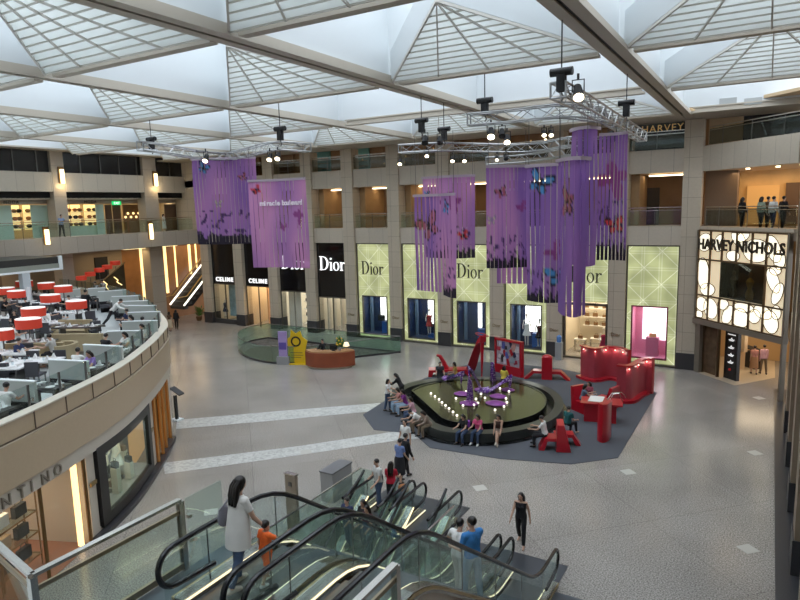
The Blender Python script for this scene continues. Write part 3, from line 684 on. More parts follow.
part('panel', MB().box((q.x, q.y - .1, 1.65), (.85, .2, 1.1), CY), mat('sand_panel', (.62, .5, .36), .5, speck=.2, sscale=4), t); part('picture', MB().box((q.x + .05, q.y - .24, 1.6), (.3, .02, .4), CY), BROWN, t)
q = G(753, 368, 0); t = thing('display_counter', 'black and white slanted display counter in the corner entrance', 'counter', q, CY)
part('front', MB().box((q.x, q.y, .5), (.7, .5, .95), CY), BLACK, t); part('white_frame', MB().box((q.x - .05, q.y - .26, .5), (.45, .03, .7), CY), SHELFM, t)
part('top', MB().plate([q + Vector((-.6, -.3, 1.25)), q + Vector((.45, -.55, .95)), q + Vector((.6, .1, .95)), q + Vector((-.45, .35, 1.25))], (0, 0, 1), .06), BLACK, t)
trim(MB().bb((2.4, 37, 0), (2.6, 42.5, 7.6)), WOODP, 0)
# railings and stores of the two galleries above the corner
def crail(z, h, label, gm):
    a, c = cp(.3, 0, -.12), cp(CL, 0, -.12); return railing((a.x, a.y), (c.x, c.y), z, h, label, None, gm=gm, posts=3)
crail(8.15, 1.05, 'dark glass railing of the middle gallery above the HARVEY NICHOLS facade', GLASSD)
crail(12.45, .95, 'glass railing of the top gallery rising over the corner', GLASSD)
w = MB(); w.bb((-3.4, 41.8, 8), (8, 42, 11.2)); trim(w, mat('warm_store_wall', (.62, .38, .15), .5, speck=.3, sscale=1), 0)
w = MB(); w.bb((-3.3, 39.4, 8.1), (-1.7, 41.5, 11.15)); trim(w, mat('brown_store_block', (.16, .11, .075), .5), 0)
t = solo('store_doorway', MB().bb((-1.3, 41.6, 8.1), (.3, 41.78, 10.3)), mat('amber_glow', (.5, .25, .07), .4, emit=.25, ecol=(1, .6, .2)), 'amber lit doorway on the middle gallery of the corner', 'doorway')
t = solo('store_doorway', MB().bb((.6, 41.6, 8.1), (2.2, 41.78, 10.4)), mat('dark_opening', (.1, .05, .02), .5), 'dark wide doorway on the middle gallery of the corner', 'doorway')
area('corner_lamps', (0, 39.5, 11.0), 4, 3, 120, (1, .72, .4)); area('corner_entry_lamps', (0, 39.2, 2.8), 3, 3, 110, (1, .78, .5))
for k, (s, dd) in enumerate(((1.9, 1.2), (3.4, 1.6), (4.9, 1.5))):
    p = cp(s, 11.08, -dd); solo('ceiling_spotlight', MB().lathe([(.1, 0), (.1, .08), (.06, .1)], p, 10), WARML, 'small warm spotlight in the gallery ceiling above the corner, %s from the left' % ORD[k], 'light')
w = MB(); w.bb((-3.3, 40.2, 12.4), (-1.6, 40.4, 14.4)); trim(w, mat('tan_wall', (.5, .36, .22), .5), 0)
solo('store_window', MB().bb((-1.6, 40.3, 12.4), (1.1, 40.4, 14.3)), mat('black_window', (.01, .01, .015), .2), 'wide black window on the top gallery of the corner', 'window')
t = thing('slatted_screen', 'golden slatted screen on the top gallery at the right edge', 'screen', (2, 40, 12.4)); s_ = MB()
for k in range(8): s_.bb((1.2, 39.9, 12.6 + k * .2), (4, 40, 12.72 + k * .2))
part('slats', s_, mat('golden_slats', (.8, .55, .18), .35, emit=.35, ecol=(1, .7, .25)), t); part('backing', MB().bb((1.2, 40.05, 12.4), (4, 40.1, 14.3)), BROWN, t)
# sign over the last wide bay of the top gallery
a, c = bays[9]
t = thing('shop_sign', 'black HARVEY sign with golden letters on the top gallery beside the corner', 'sign', ((a + c) / 2, YB + 1.8, 13.0))
part('panel', MB().bb((a + .5, YB + 1.7, 12.4), (c - .3, YB + 1.8, 14.3)), BLACK, t)
part('lettering', text_mb('HARVEY', .56, .04, wallM((a + c) / 2 + .05, YB + 1.66, 13.55), spacing=1.15), mat('gold_letters', (.8, .5, .15), .4, emit=.12, ecol=(1, .7, .3)), t)

# ---------------------------------------------------------------- right arcade, seen nearly edge-on
w = MB(); p_ = MB()
for y in (3.0, 6.9, 10.7, 14.5, 18.3, 22.1, 25.9, 29.7):
    w.bb((.92, y - .5, .95), (1.9, y + .5, 13.9)); p_.bb((.88, y - .53, 0), (1.95, y + .53, .95))
w2 = MB()
for z0, z1 in ((7.05, 8.15), (11.15, 12.42)): w2.bb((1.05, -4, z0), (1.8, 34, z1))
w2.bb((3.2, -4, 0), (3.4, 34, 15))
solo('wall_right', w, mat('brown_stone', (.26, .2, .14), .4, speck=.15, sscale=6), kind='structure', smooth=0)
solo('baseboard_right', p_, PLINTH, kind='structure', smooth=0); trim(w2, mat('brown_stone', (.3, .24, .18), .4), 0)

# ---------------------------------------------------------------- left wall
XL = -42.9; XC = -44.3
solo('trim_left_fascia', MB().bb((XL - .7, 1, 6.98), (XL, YB + .2, 8.15)), stone_mat('fascia_left', (.47, .41, .34), 1.25, 30), kind='structure', smooth=0)
solo('floor_left_gallery', MB().bb((-52, 1, 7.6), (XL - .1, YB + 6, 8.1)), MC['gallery_floor'], kind='structure')
w = MB()
LP = []
for (x0_, x1_) in ((53.5, 66), (144.5, 157.5)):
    y0, y1 = LX(x0_, 190, XC).y, LX(x1_, 190, XC).y; LP.append((y0, y1)); w.bb((XC - 1, y0, 0), (XC, y1, 14.2))
yw = LP[1][0] - LP[0][0]
for k in (1, 2, 3): w.bb((XC - 1, LP[0][0] - yw * k, 0), (XC, LP[0][1] - yw * k, 14.2))
solo('wall_left', w, stone_mat('column_stone', (.47, .40, .32), 50, 2.2), kind='structure', smooth=0)
zt, z1_, z2_, z3_, z4_ = (LX(100, y, XC).z for y in (157, 174, 192, 197.5, 202))
trim(MB().bb((XC - .5, 1, z2_), (XC - .02, YB + .3, z1_)), BAND, 0)
trim(MB().bb((XC - .6, 1, z1_), (XC - .3, YB + .3, zt + .6)), mat('dark_band_glass', (.02, .02, .022), .2), 0)
w = MB()
for k in range(22): w.bb((XC - .32, 3 + k * 1.62, z1_), (XC - .22, 3.08 + k * 1.62, zt + .5))
trim(w, STEEL, 0)
trim(MB().bb((XC - .8, 1, z3_ - .05), (XC - .5, YB + .3, z2_)), BLACKM, 0)
# shops on the left gallery
XS = XC - 1.4
trim(MB().bb((XS - 2.2, 1, 8.1), (XS - 2.0, YB + 6, 12)), mat('left_shop_rear', (.5, .4, .26), .5, speck=.2, sscale=1), 0)
trim(MB().bb((XS - 2.2, 1, z3_ - .1), (XC - .5, YB + 3, z3_)), CREAM, 0)
trim(MB().bb((XS - .1, 1, z4_ - .1), (XS + .1, YB + .3, z3_)), mat('shop_lintel', (.42, .38, .33), .4), 0)
area('left_shop_lamps', (XS - .9, 24, z3_ - .25), .5, 30, 330, (1, .78, .45))
mint = mat('mint_glass', (.5, .68, .6), .2)
lab = 0
def yl(px): return LX(px, 215, XS).y
for k, (a, c) in enumerate(((-20, 12), (31, 53), (96, 104))):
    solo('shop_window', MB().bb((XS - .05, yl(a), 8.1), (XS, yl(c), z4_ - .15)), mint, 'pale mint shop window on the left gallery, %s from the left' % ORD[k], 'window')
solo('shop_counter', MB().bb((XS - 1, yl(68), 8.1), (XS - .3, yl(104), 8.85)), mint, 'mint shop front counter right of the left stone column', 'counter')
for k, (a, c) in enumerate(((13, 27), (31, 47), (69, 77), (78.5, 88), (92, 103))):
    y0, y1 = yl(a), yl(c); t = thing('display_shelves', 'lit shelves of shoes and bags on the left gallery, %s from the left' % ORD[k], 'shelf', (XS - .6, (y0 + y1) / 2, 8.1))
    part('lit_back', MB().bb((XS - 1.0, y0, 8.7), (XS - .95, y1, z4_ - .15)), mat('shelf_glow', (1, .8, .4), .5, emit=.75, ecol=(1, .78, .35)), t)
    for z in (8.8, 9.35, 9.9): part('shelf', MB().bb((XS - .95, y0, z), (XS - .5, y1, z + .05)), CREAM, t)
    for j, z in enumerate((8.85, 9.4, 9.95)):
        n = 2 if c - a < 12 else 3
        for q in range(n):
            g_ = MB(); yy = y0 + (q + .5) * (y1 - y0) / n; g_.ell((XS - .7, yy, z + .13), (.12, .22, .14), 8, 6)
            solo('display_bag', g_, (BROWN, BLACKM, mat('tan_leather', (.4, .16, .06), .5))[(j + q + k) % 3], 'small leather bag on the %s lit shelves of the left gallery' % ORD[k], 'bag', 'bags on the %s shelves of the left gallery' % ORD[k])
for k, (a, c) in enumerate(((105.5, 112), (113, 121), (165, 180))):
    solo('door_%d' % (k + 1), MB().bb((XS - .05, yl(a), 8.1), (XS, yl(c), z4_ - .2)), mat('brown_door', (.12, .07, .045), .3), kind='structure')
for k, (a, c) in enumerate(((126, 142), (184, 196))):
    y0, y1 = yl(a), yl(c); t = thing('wine_display', 'golden lit display case on the left gallery, %s of two' % ORD[k], 'display', (XS - .5, (y0 + y1) / 2, 8.1))
    part('case', MB().bb((XS - .4, y0, 8.1), (XS - .3, y1, z4_ - .2)), BROWN, t); s_ = MB()
    for q in range(6): s_.ell((XS - .25, y0 + (q + .5) * (y1 - y0) / 6, 9.4 + .3 * (q % 2)), .1, 8, 6)
    part('lights', s_, GOLDL, t)
t = thing('exit_sign', 'green lit exit sign over the brown doors of the left gallery', 'sign', (XS + .15, yl(116), z4_ - .1))
part('housing', MB().bb((XS + .1, yl(112), z4_ - .22), (XS + .16, yl(121), z4_ + .08)), mat('exit_green', (.0, .35, .1), .4, emit=.9, ecol=(.02, .75, .2)), t)
part('lettering', text_mb('EXIT', .26, .02, Matrix.Translation((XS + .18, (yl(112) + yl(121)) / 2, z4_ - .16)) @ Matrix.Rotation(PI / 2, 4, 'Z') @ Matrix.Rotation(PI / 2, 4, 'X')), LETW, t)
for k, (a, c) in enumerate(((1, 22), (68, 78), (84, 97))):
    if k == 1: continue
    solo('shop_lettering', text_mb('boutique' if 0 else 'MODA', .3, .02, Matrix.Translation((XS + .13, (yl(a) + yl(c)) / 2, z4_ - .05)) @ Matrix.Rotation(PI / 2, 4, 'Z') @ Matrix.Rotation(PI / 2, 4, 'X'), spacing=1.3), BLACK, 'small black shop lettering on the left gallery, %s' % ('far left' if k == 0 else 'right of the left column'), 'lettering')
for k in range(5):
    y0, y1 = 6 + k * 6.4, 12.2 + k * 6.4
    railing((XL - .15, y0), (XL - .15, min(y1, YB)), 8.15, 1.1, 'long green glass railing of the left gallery, %s section from the left' % ORD[k], None, posts=2)
def sconce(x, y, z0, z1, label):
    t = thing('wall_lamp', label, 'lamp', (x, y, z0)); part('backplate', MB().bb((x, y - .2, z0 - .1), (x + .1, y + .2, z1 + .3)), mat('bronze', (.2, .12, .05), .4, .7), t)
    part('lamp_shade', MB().bb((x + .1, y - .11, z0 - .1), (x + .26, y + .11, z1 + .1)), mat('lamp_glow', (1, .8, .45), .5, emit=3.5, ecol=(1, .78, .42)), t)
for k, (px, a, c) in enumerate(((61.5, 182, 171), (155, 185, 175))):
    p0, p1 = LX(px, a, XC), LX(px, c, XC); sconce(XC, p0.y, p0.z, p1.z, 'tall glowing wall lamp high on the %s stone column' % ('left' if k == 0 else 'right'))
    pl_ = bpy.data.lights.new('wall_lamp_light', 'POINT'); pl_.energy = 25; pl_.color = (1, .75, .4); pl_.shadow_soft_size = .1; o = bpy.data.objects.new('wall_lamp_light', pl_); COL.objects.link(o); o.location = (XC + .4, p0.y, p0.z - .3)
for k, (px, a, c) in enumerate(((46.5, 243, 231), (150.5, 238, 225))):
    p0, p1 = LX(px, a, XL), LX(px, c, XL); sconce(XL, p0.y, p0.z, p1.z, 'tall glowing wall lamp on the gallery edge, %s of two' % ORD[k])
# under the left gallery: wooden walls with strip lights, columns, stair and escalator
XW = -47.5
YW = LX(123, 270, XW).y
trim(MB().bb((XW - .3, YW, 0), (XW, YB + 8, 7.6)), WOODP, 0)
trim(MB().bb((XW - .3, 24, 0), (XW, YW, 7.6)), mat('taupe_wall', (.3, .24, .17), .5), 0)
yy0, yy1 = LX(95, 270, XW).y, LX(108, 270, XW).y; solo('wall_screen', MB().bb((XW, yy0, 4.4), (XW + .08, yy1, 6.2)), BLACK, 'black rectangular screen on the taupe wall behind the lamp stair', 'screen')
trim(MB().bb((-48.5, YB + .2, 8.1), (-42.8, YB + .4, 14.3)), STONE, 0)
trim(MB().bb((-62, YB + 8, 0), (-42, YB + 8.3, 7.6)), WOODP, 0)
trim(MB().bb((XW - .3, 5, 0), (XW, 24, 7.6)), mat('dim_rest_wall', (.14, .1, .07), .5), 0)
trim(MB().bb((-62, 1, 6.9), (XL - .7, YB + 8.3, 7.0)), mat('under_soffit', (.4, .3, .2), .5), 0)
for k, (px, y0, y1) in enumerate(((145.5, 250, 300), (168, 251, 287), (177.5, 251, 281), (191, 250, 268), (197, 250, 262))):
    p0, p1 = LX(px, y1 + 6, XW + .05), LX(px, y0, XW + .05)
    w_ = .13 if k in (0, 1, 3) else .06
    solo('strip_light', MB().bb((XW, p0.y - w_, max(0, p0.z)), (XW + .08, p0.y + w_, 6.8)), GOLDL, 'vertical golden strip light on the wooden wall, %s from the left' % ORD[k], 'light')
for k, (a, c) in enumerate(((124, 146), (160, 177))):
    y0, y1 = LX(a, 250, XL - 2).y, LX(c, 250, XL - 2).y; solo('cove_light', MB().bb((XL - 2.4, y0, 6.8), (XL - 1.9, y1, 6.88)), mat('cove_gold', (1, .8, .4), .5, emit=2.2, ecol=(1, .78, .4)), 'bright cove light under the left gallery, %s of two' % ORD[k], 'light')
area('under_gallery_lamps', (-45.5, 34, 6.6), 2, 8, 110, (1, .72, .4))
area('under_gallery_lamps', (-46, 42, 6.6), 5, 6, 130, (1, .74, .42))
area('bar_lamps', (-46, 20, 6.6), 2, 8, 120, (1, .75, .5))
# ---------------------------------------------------------------- skylight ceiling
ZC = 13.9
GX = [-43.4, -35.8, -27.9, -20.0, -12.1, -4.2, 3.7]
GY = [-3.5, 4.3, 12.2, 20.0, 27.8, 35.6]
OPEN = {(4, 2 + 1), (3, 2 + 1), (5, 3 + 1)}    # cells (column, row) that are plain open shafts
ceil = thing('ceiling', None, None, (0, 0, ZC), kind='structure')
for k, x in enumerate(GX):
    bm_ = MB(); sl = MB(); w_ = .38 if x in (-12.1, -4.2) else .2
    bm_.bb((x - w_, -3.5, ZC), (x - .06, 38.3, ZC + .1)); bm_.bb((x + .06, -3.5, ZC), (x + w_, 38.3, ZC + .1))
    bm_.bb((x - w_ + .12, -3.5, ZC + .1), (x + w_ - .12, 38.3, ZC + .32))
    bm_.bb((x - w_ + .02, -3.5, ZC + .1), (x - w_ + .08, 38.3, ZC + .16)); bm_.bb((x + w_ - .08, -3.5, ZC + .1), (x + w_ - .02, 38.3, ZC + .16))
    sl.bb((x - .06, -3.5, ZC + .05), (x + .06, 38.3, ZC + .1))
    if k not in (0,): part('main_beam', bm_, BEAM, ceil); part('beam_slot', sl, BEAMD, ceil)
    if x < 0: part('shaft_wall', MB().bb((x - .06, -3.5, ZC + .32), (x + .06, 38.2, ZC + 3.4)), SHAFT, ceil)
for y in GY:
    for i in range(len(GX) - 1):
        bm_ = MB(); x0, x1 = GX[i] + .5, GX[i + 1] - .5
        bm_.bb((x0, y - .15, ZC), (x1, y + .15, ZC + .09)); bm_.bb((x0 + .1, y - .05, ZC + .09), (x1 - .1, y + .05, ZC + .3)); bm_.bb((x0, y - .12, ZC + .24), (x1, y + .12, ZC + .3))
        part('cross_beam', bm_, BEAM, ceil)
    part('shaft_wall', MB().bb((GX[0], y - .05, ZC + .3), (GX[-1], y + .05, ZC + 3.4)), SHAFT, ceil)
AP = 1.25
for i in range(len(GX) - 1):
    for j in range(len(GY) - 1):
        if (i, j) in OPEN: continue
        x0, x1, y0, y1 = GX[i] + .3, GX[i + 1] - .3, GY[j], GY[j + 1]
        cx, cy = (x0 + x1) / 2, (y0 + y1) / 2
        B = Vector((cx, y1 - .25, ZC + .1)); A = Vector((cx, cy, ZC + AP)); hw = (x1 - x0) / 2
        n = 12; s_ = MB(); lip = MB(); d = (A - B)
        for k in range(n):
            t0 = (k + .1) / n; t1 = t0 + .54 / n; h0, h1 = hw * (1 - t0) - .03, hw * (1 - t1) - .03
            if h1 < .1: continue
            p0, p1 = B + d * t0 + Vector((0, 0, -.03)), B + d * t1 + Vector((0, 0, .04))
            s_.plate([p0 + Vector((-h0, 0, 0)), p0 + Vector((h0, 0, 0)), p1 + Vector((h1, 0, 0)), p1 + Vector((-h1, 0, 0))], (0, .3, 1), .02)
            lip.bar(p0 + Vector((-h0, 0, 0)), p0 + Vector((h0, 0, 0)), .035, .05)
        part('louvre_boards', s_, SLAT, ceil, smooth=0); part('louvre_lips', lip, RIBM, ceil, smooth=0)
        rb = MB()
        for q in (-.5, 0, .5) if abs(cy - 8) < 99 else ():
            rb.bar(B + Vector((q * hw, 0, -.05)), A + Vector((0, 0, -.05)), .045, .06)
        for q in (-1, 1): rb.bar(B + Vector((q * hw, 0, -.02)), A + Vector((0, 0, -.02)), .06, .08)
        part('louvre_ribs', rb, RIBM, ceil, smooth=0)
        f = MB()
        for q in (-1, 1):
            a_, b_ = B + Vector((q * hw, 0, .03)), A + Vector((0, 0, .03)); f.plate([a_, b_, b_ + Vector((0, 0, 1.0)), a_ + Vector((0, 0, 1.0))], (q, .0, 0) if abs(q) else (1, 0, 0), .04)
        part('hip_fin', f, SHAFT, ceil, smooth=0)
part('roof_glass', MB().bb((GX[0], -3.5, ZC + 3.5), (GX[-1], 38.2, ZC + 3.52)), glass('roof_glass', (.96, .98, 1), .03), ceil)
part('soffit', MB().bb((-48, 35.9, ZC + .02), (3.7, 38.9, ZC + .12)), BEAM, ceil)
part('soffit', MB().bb((-48, -3.5, ZC + .32), (GX[0] + .2, 38.9, ZC + .42)), BEAM, ceil)
vt = MB()
for px in (728, 753): p = BY(px, 101, 35.5); vt.box((p.x, 35.52, p.z), (.75, .04, .3))
part('vent_grille', vt, mat('vent_grey', (.4, .42, .42), .5), ceil)
# near wall behind the camera closes the hall
solo('wall_near', MB().bb((-60, -4.2, 0), (8, -4, 15)), stone_mat('near_stone', (.45, .41, .35)), kind='structure')
solo('wall_far_left', MB().bb((-60, -4, 0), (-59.8, 48, 15)), BROWN, kind='structure')

# ---------------------------------------------------------------- mezzanine with curved front
MP = [(-13.4, 2, 0), (-14.6, 5, 0), (-15.5, 7.41, 0), (-16.4, 9.5, 0), (-17.85, 12.3, 0), (-19.82, 14.97, 0), (-21.67, 17.1, 0), (-22.8, 18.2, 0), (-24.4, 19.34, 0), (-26.46, 20.63, 0), (-29.58, 22.26, 0), (-34, 24, 0), (-39, 25.2, 0), (-43, 25.8, 0)]
EC = Curve2(MP, 8); EL = EC.L[-1]; ZM = 4.0
poly = [tuple(p.xy) for p in EC.pts(0, EL, 0, -.1, .5)] + [(-47.4, 25.8), (-47.4, -3.9), (-13, -3.9)]
solo('floor_mezzanine', MB().prism(poly, 3.55, ZM), mat('pale_restaurant_floor', (.62, .66, .66), .22, speck=.06, sscale=1), kind='structure', smooth=0)
def cband(z0, z1, off0, th, s0=0, s1=None, step=.4, mb=None):
    mb = mb or MB(); s1 = EL if s1 is None else s1
    return mb.strip(EC.pts(s0, s1, z0, off0, step), EC.pts(s0, s1, z1, off0, step), -th)
trim(cband(4.27, 4.72, .0, .25), STONE2)
trim(cband(4.2, 4.27, -.05, .1), mat('groove', (.15, .11, .08), .6))
trim(cband(3.1, 4.2, .03, .3), STONE2); lp = MB(); lp.strip(EC.pts(0, EL, 4.205, .035), EC.pts(0, EL, 4.205, -.05)); trim(lp, mat('ledge_stone', (.62, .54, .42), .4))
cap = MB(); A_, B_ = EC.pts(0, EL, 4.72, .03), EC.pts(0, EL, 4.72, -.3); C_, D_ = EC.pts(0, EL, 4.76, .03), EC.pts(0, EL, 4.76, -.3)
cap.strip(A_, C_); cap.strip(C_, D_); cap.strip(D_, B_); trim(cap, mat('cap_stone', (.66, .6, .5), .35))
j = MB()
for k in range(60):
    s = .5 + k * 1.28
    if s > EL: break
    p, d, nn = EC.fr(s, .012); j.bar((p.x, p.y, 4.27), (p.x, p.y, 4.72), .035, .02)
trim(j, MC['groove'], 0)
# ground floor shop wall below
segs = [(0, 1.2), (8.95, 9.35), (13.9, 14.55), (17.3, EL)]
cw = stone_mat('cream_shop_wall', (.58, .53, .45), 50, 50, rough=.4, speck=.04)
mb = MB()
for a, c in segs: cband(0, 2.78, -.12, .2, a, c, mb=mb)
cband(2.68, 3.11, -.03, .2, 0, EL, mb=mb)
cband(0, .25, -.12, .2, 9.35, 13.9, mb=mb)
solo('wall_shop', mb, cw, kind='structure')
solo('baseboard_shop', cband(0, .14, .12, .3, 8.9, 17.5), PLINTH, kind='structure')
# framed display window
t = thing('display_window', 'large black framed display window in the curved shop wall', 'window', EC.pts(11.6, 11.7, .25)[0])
mb = MB(); cband(2.4, 2.72, -.02, .18, 9.4, 13.85, mb=mb); cband(.2, .5, -.02, .18, 9.4, 13.85, mb=mb); cband(.5, 2.4, -.02, .18, 9.4, 9.85, mb=mb); cband(.5, 2.4, -.02, .18, 13.5, 13.85, mb=mb)
part('window_frame', mb, BLACK, t); part('window_pane', cband(.5, 2.4, -.08, .02, 9.85, 13.5), GLASSG, t)
part('lining', cband(.3, 2.6, -1.5, .05, 9.5, 13.9), mat('window_rear', (.22, .25, .28), .5, speck=.5, sscale=2), t); 
poly = [tuple(p.xy) for p in EC.pts(9.5, 13.9, 0, -.1)] + [tuple(p.xy) for p in reversed(EC.pts(9.5, 13.9, 0, -1.5))]
part('window_floor', MB().prism(poly, .25, .45), GREYM, t)
random.seed(4)
for k in range(9):
    s = 10.1 + k * .4; p, d, nn = EC.fr(s, -.5 - .3 * (k % 3)); z = .47 + .28 * (k % 4)
    o = MB(); o.box((p.x, p.y, .45 + (z - .45) / 2 + .01), (.22, .22, max(.04, z - .45)), .4); solo('display_block', o, CREAM, 'small cream display block in the curved shop window, %s from the near side' % ORD[k], 'block')
    o = MB(); bag(o, p.x, p.y, z + .02, .24, .2); solo('handbag', o, (BLACKM, BROWN, mat('olive_leather', (.2, .17, .05), .5))[k % 3], 'small handbag in the curved shop window, %s from the near side' % ORD[k], 'handbag')
for k, s in enumerate((10.4, 11.4, 12.5)):
    p, d, nn = EC.fr(s, -.9); mannequin(p.x, p.y, .45, 'mannequin in a %s outfit in the curved shop window' % ('grey', 'black', 'white')[k], (GREYM, BLACKM, WHITE)[k], h=1.7)
l_ = EC.fr(11.6, -.7)[0]; area('curved_window_lamps', (l_.x, l_.y, 2.5), 1, 3, 45, (1, .85, .6))
# glazed entrance with the VALENTINO letters
t = thing('shop_entrance', 'glazed shop entrance with VALENTINO letters and a golden lit jamb', 'shop front', EC.pts(5, 5.1, 0)[0])
for s in (1.3, 3.6, 4.9, 6.9, 8.8): p, d, nn = EC.fr(s, -.1); part('door_post', MB().bar((p.x, p.y, 0), (p.x, p.y, 2.7), .05, .08), mat('bronze', (.2, .12, .05), .4, .7), t); part('pane', cband(.02, 2.72, -.1, .015, 1.3, 8.8), GLASS, t)
p, d, nn = EC.fr(8.55, -.25); part('lit_jamb', MB().bar((p.x, p.y, .1), (p.x, p.y, 2.6), .16, .1), mat('gold_jamb', (1, .7, .35), .5, emit=2.6, ecol=(1, .62, .28)), t)
lt = MB(); word = 'VALENTINO'; s = 7.55
for k, ch in enumerate(reversed(word)):
    p, d, nn = EC.fr(s, -.005); yaw = math.atan2(-nn.x, nn.y) + PI
    q = text_mb(ch, .42, .05, Matrix.Translation((p.x, p.y, 2.73)) @ Matrix.Rotation(math.atan2(d.y, d.x), 4, 'Z') @ Matrix.Rotation(PI / 2, 4, 'X'))
    lt.add(q.v, q.f); s -= {'I': .34}.get(ch, .5)
part('lettering', lt, mat('steel_letters', (.27, .235, .19), .4, .3), t)
trim(MB().prism([tuple(p.xy) for p in EC.pts(0, 9, 0, -.15)] + [tuple(p.xy) for p in reversed(EC.pts(0, 9, 0, -5.5))], .004, .02), mat('rose_floor', (.33, .16, .11), .22), 0)
trim(cband(0, 2.8, -5.6, .1, 0, 9.5), mat('shop_inner_wall', (.5, .46, .42), .5), 0)
p0, p1 = EC.fr(8.9, -.2)[0], EC.fr(9.3, -5.6)[0]; trim(MB().bar((p0.x, p0.y, 1.4), (p1.x, p1.y, 1.4), .1, 2.8), MC['shop_inner_wall'], 0)
for k, (s, o_, n_) in enumerate(((3.4, -1.0, 3), (5.4, -1.0, 3), (7.0, -1.1, 2))):
    p, d, nn = EC.fr(s, o_); t = thing('display_rack', 'open bronze display rack with bags in the VALENTINO shop, %s from the near side' % ORD[k], 'rack', (p.x, p.y, 0), math.atan2(d.y, d.x))
    r_ = MB()
    for sx in (-.7, .7):
        for sy in (-.2, .2): r_.bar((sx, sy, 0), (sx, sy, 2.3), .03)
    for z in (.35, 1.0, 1.6, 2.25):
        for sy in (-.2, .2): r_.bar((-.7, sy, z), (.7, sy, z), .03)
        for sx in (-.7, .7): r_.bar((sx, -.2, z), (sx, .2, z), .03)
    part('rack_frame', r_, MC['bronze'], t, local=True)
    for z in (.37, 1.02, 1.62): part('glass_shelf', MB().box((0, 0, z), (1.4, .4, .02)), GLASSG, t, local=True)
    W = WM[t.name]
    for z in (.39, 1.04, 1.64):
        for x in (-.35, .3):
            g_ = MB(); bag(g_, 0, 0, 0, .42, .32); g_.v = [W @ (v + Vector((x, 0, z))) for v in g_.v]
            solo('handbag', g_, (BLACKM, mat('sand_leather', (.5, .35, .22), .5), BLACKM, WHITE)[int(z * 3 + x * 5) % 4], 'large handbag on the %s bronze rack of the VALENTINO shop' % ORD[k], 'handbag', 'handbags on the %s bronze rack' % ORD[k])
l_ = EC.fr(5.5, -2.5)[0]; area('valentino_lamps', (l_.x, l_.y, 2.6), 2, 5, 130, (1, .72, .45))
# slim shop door further round the curve
t = thing('shop_door', 'tall glazed shop door with golden lit frame where the curved wall turns away', 'door', EC.pts(16, 16.1, 0)[0])
for s in (14.6, 15.4, 16.1, 17.2): p, d, nn = EC.fr(s, -.05); part('door_post', MB().bar((p.x, p.y, 0), (p.x, p.y, 2.7), .1, .08), mat('copper', (.5, .25, .08), .35, .6), t); part('pane', cband(.02, 2.72, -.1, .015, 14.55, 17.3), GLASS, t)
part('lit_back', cband(.02, 2.7, -1.0, .05, 14.4, 17.4), mat('copper_glow', (.8, .42, .15), .4, emit=.35, ecol=(1, .5, .18)), t)
# brass door signs
for k, (s, z) in enumerate(((9.15, 1.75), (14.1, 1.6))):
    p, d, nn = EC.fr(s, -.1); solo('brass_plate', MB().box((p.x + nn.x * .03, p.y + nn.y * .03, z), (.3, .05, .12), math.atan2(d.y, d.x)), MC['brass'], 'small brass plate on the curved shop wall %s the black framed window' % ('before', 'beyond')[k], 'plate')
# glass balustrade on the parapet
t = thing('glass_balustrade', 'glass balustrade with black clamp posts along the curved restaurant edge', 'railing', EC.pts(10, 10.1, 4.76)[0])
part('glass_panel', cband(4.78, 5.3, -.36, .015, .3, EL - .3), glass('balustrade_glass', (.88, .93, .92), .03), t)
k = 0; s = .8
while s < EL - .5:
    p, d, nn = EC.fr(s, -.33); part('post', MB().bar((p.x, p.y, 4.3), (p.x, p.y, 5.32), .05, .05), STEEL, t)
    p, d, nn = EC.fr(s + .12, -.33); part('clamp', MB().bar((p.x, p.y, 4.85), (p.x, p.y, 4.95), .06, .06), CHROME, t); s += 1.28

# ---------------------------------------------------------------- escalators
TREAD = mat('escalator_tread', (.1, .11, .12), .4, .6)
SKIRT = mat('escalator_skirt', (.42, .4, .37), .25, .9)
STRIPL = mat('skirt_light', (1, .9, .65), .5, emit=1.1, ecol=(1, .86, .58))
DECKG = mat('golden_deck', (.5, .38, .2), .28, .9)
EGL = glass('escalator_glass', (.88, .93, .92), .2)
def esc_profile(yt0, yt1, yb1, yb0, zt, zb):
    """floor line of an escalator in the (y, z) plane, rounded at both bends"""
    p = [(yt0, zt), (yt1 - .6, zt)]
    s = (zb - zt) / (yb1 - yt1)
    for k in range(5):
        u = k / 4; y = yt1 - .6 + 1.2 * u; p.append((y, zt + s * .6 * u * u))
    for k in range(5):
        u = k / 4; y = yb1 - .6 + 1.2 * u; p.append((y, zb + -s * .6 * (1 - u) ** 2))
    p.append((yb0, zb))
    q = []
    for a in p:
        if not q or abs(a[0] - q[-1][0]) > 1e-4: q.append(a)
    return q
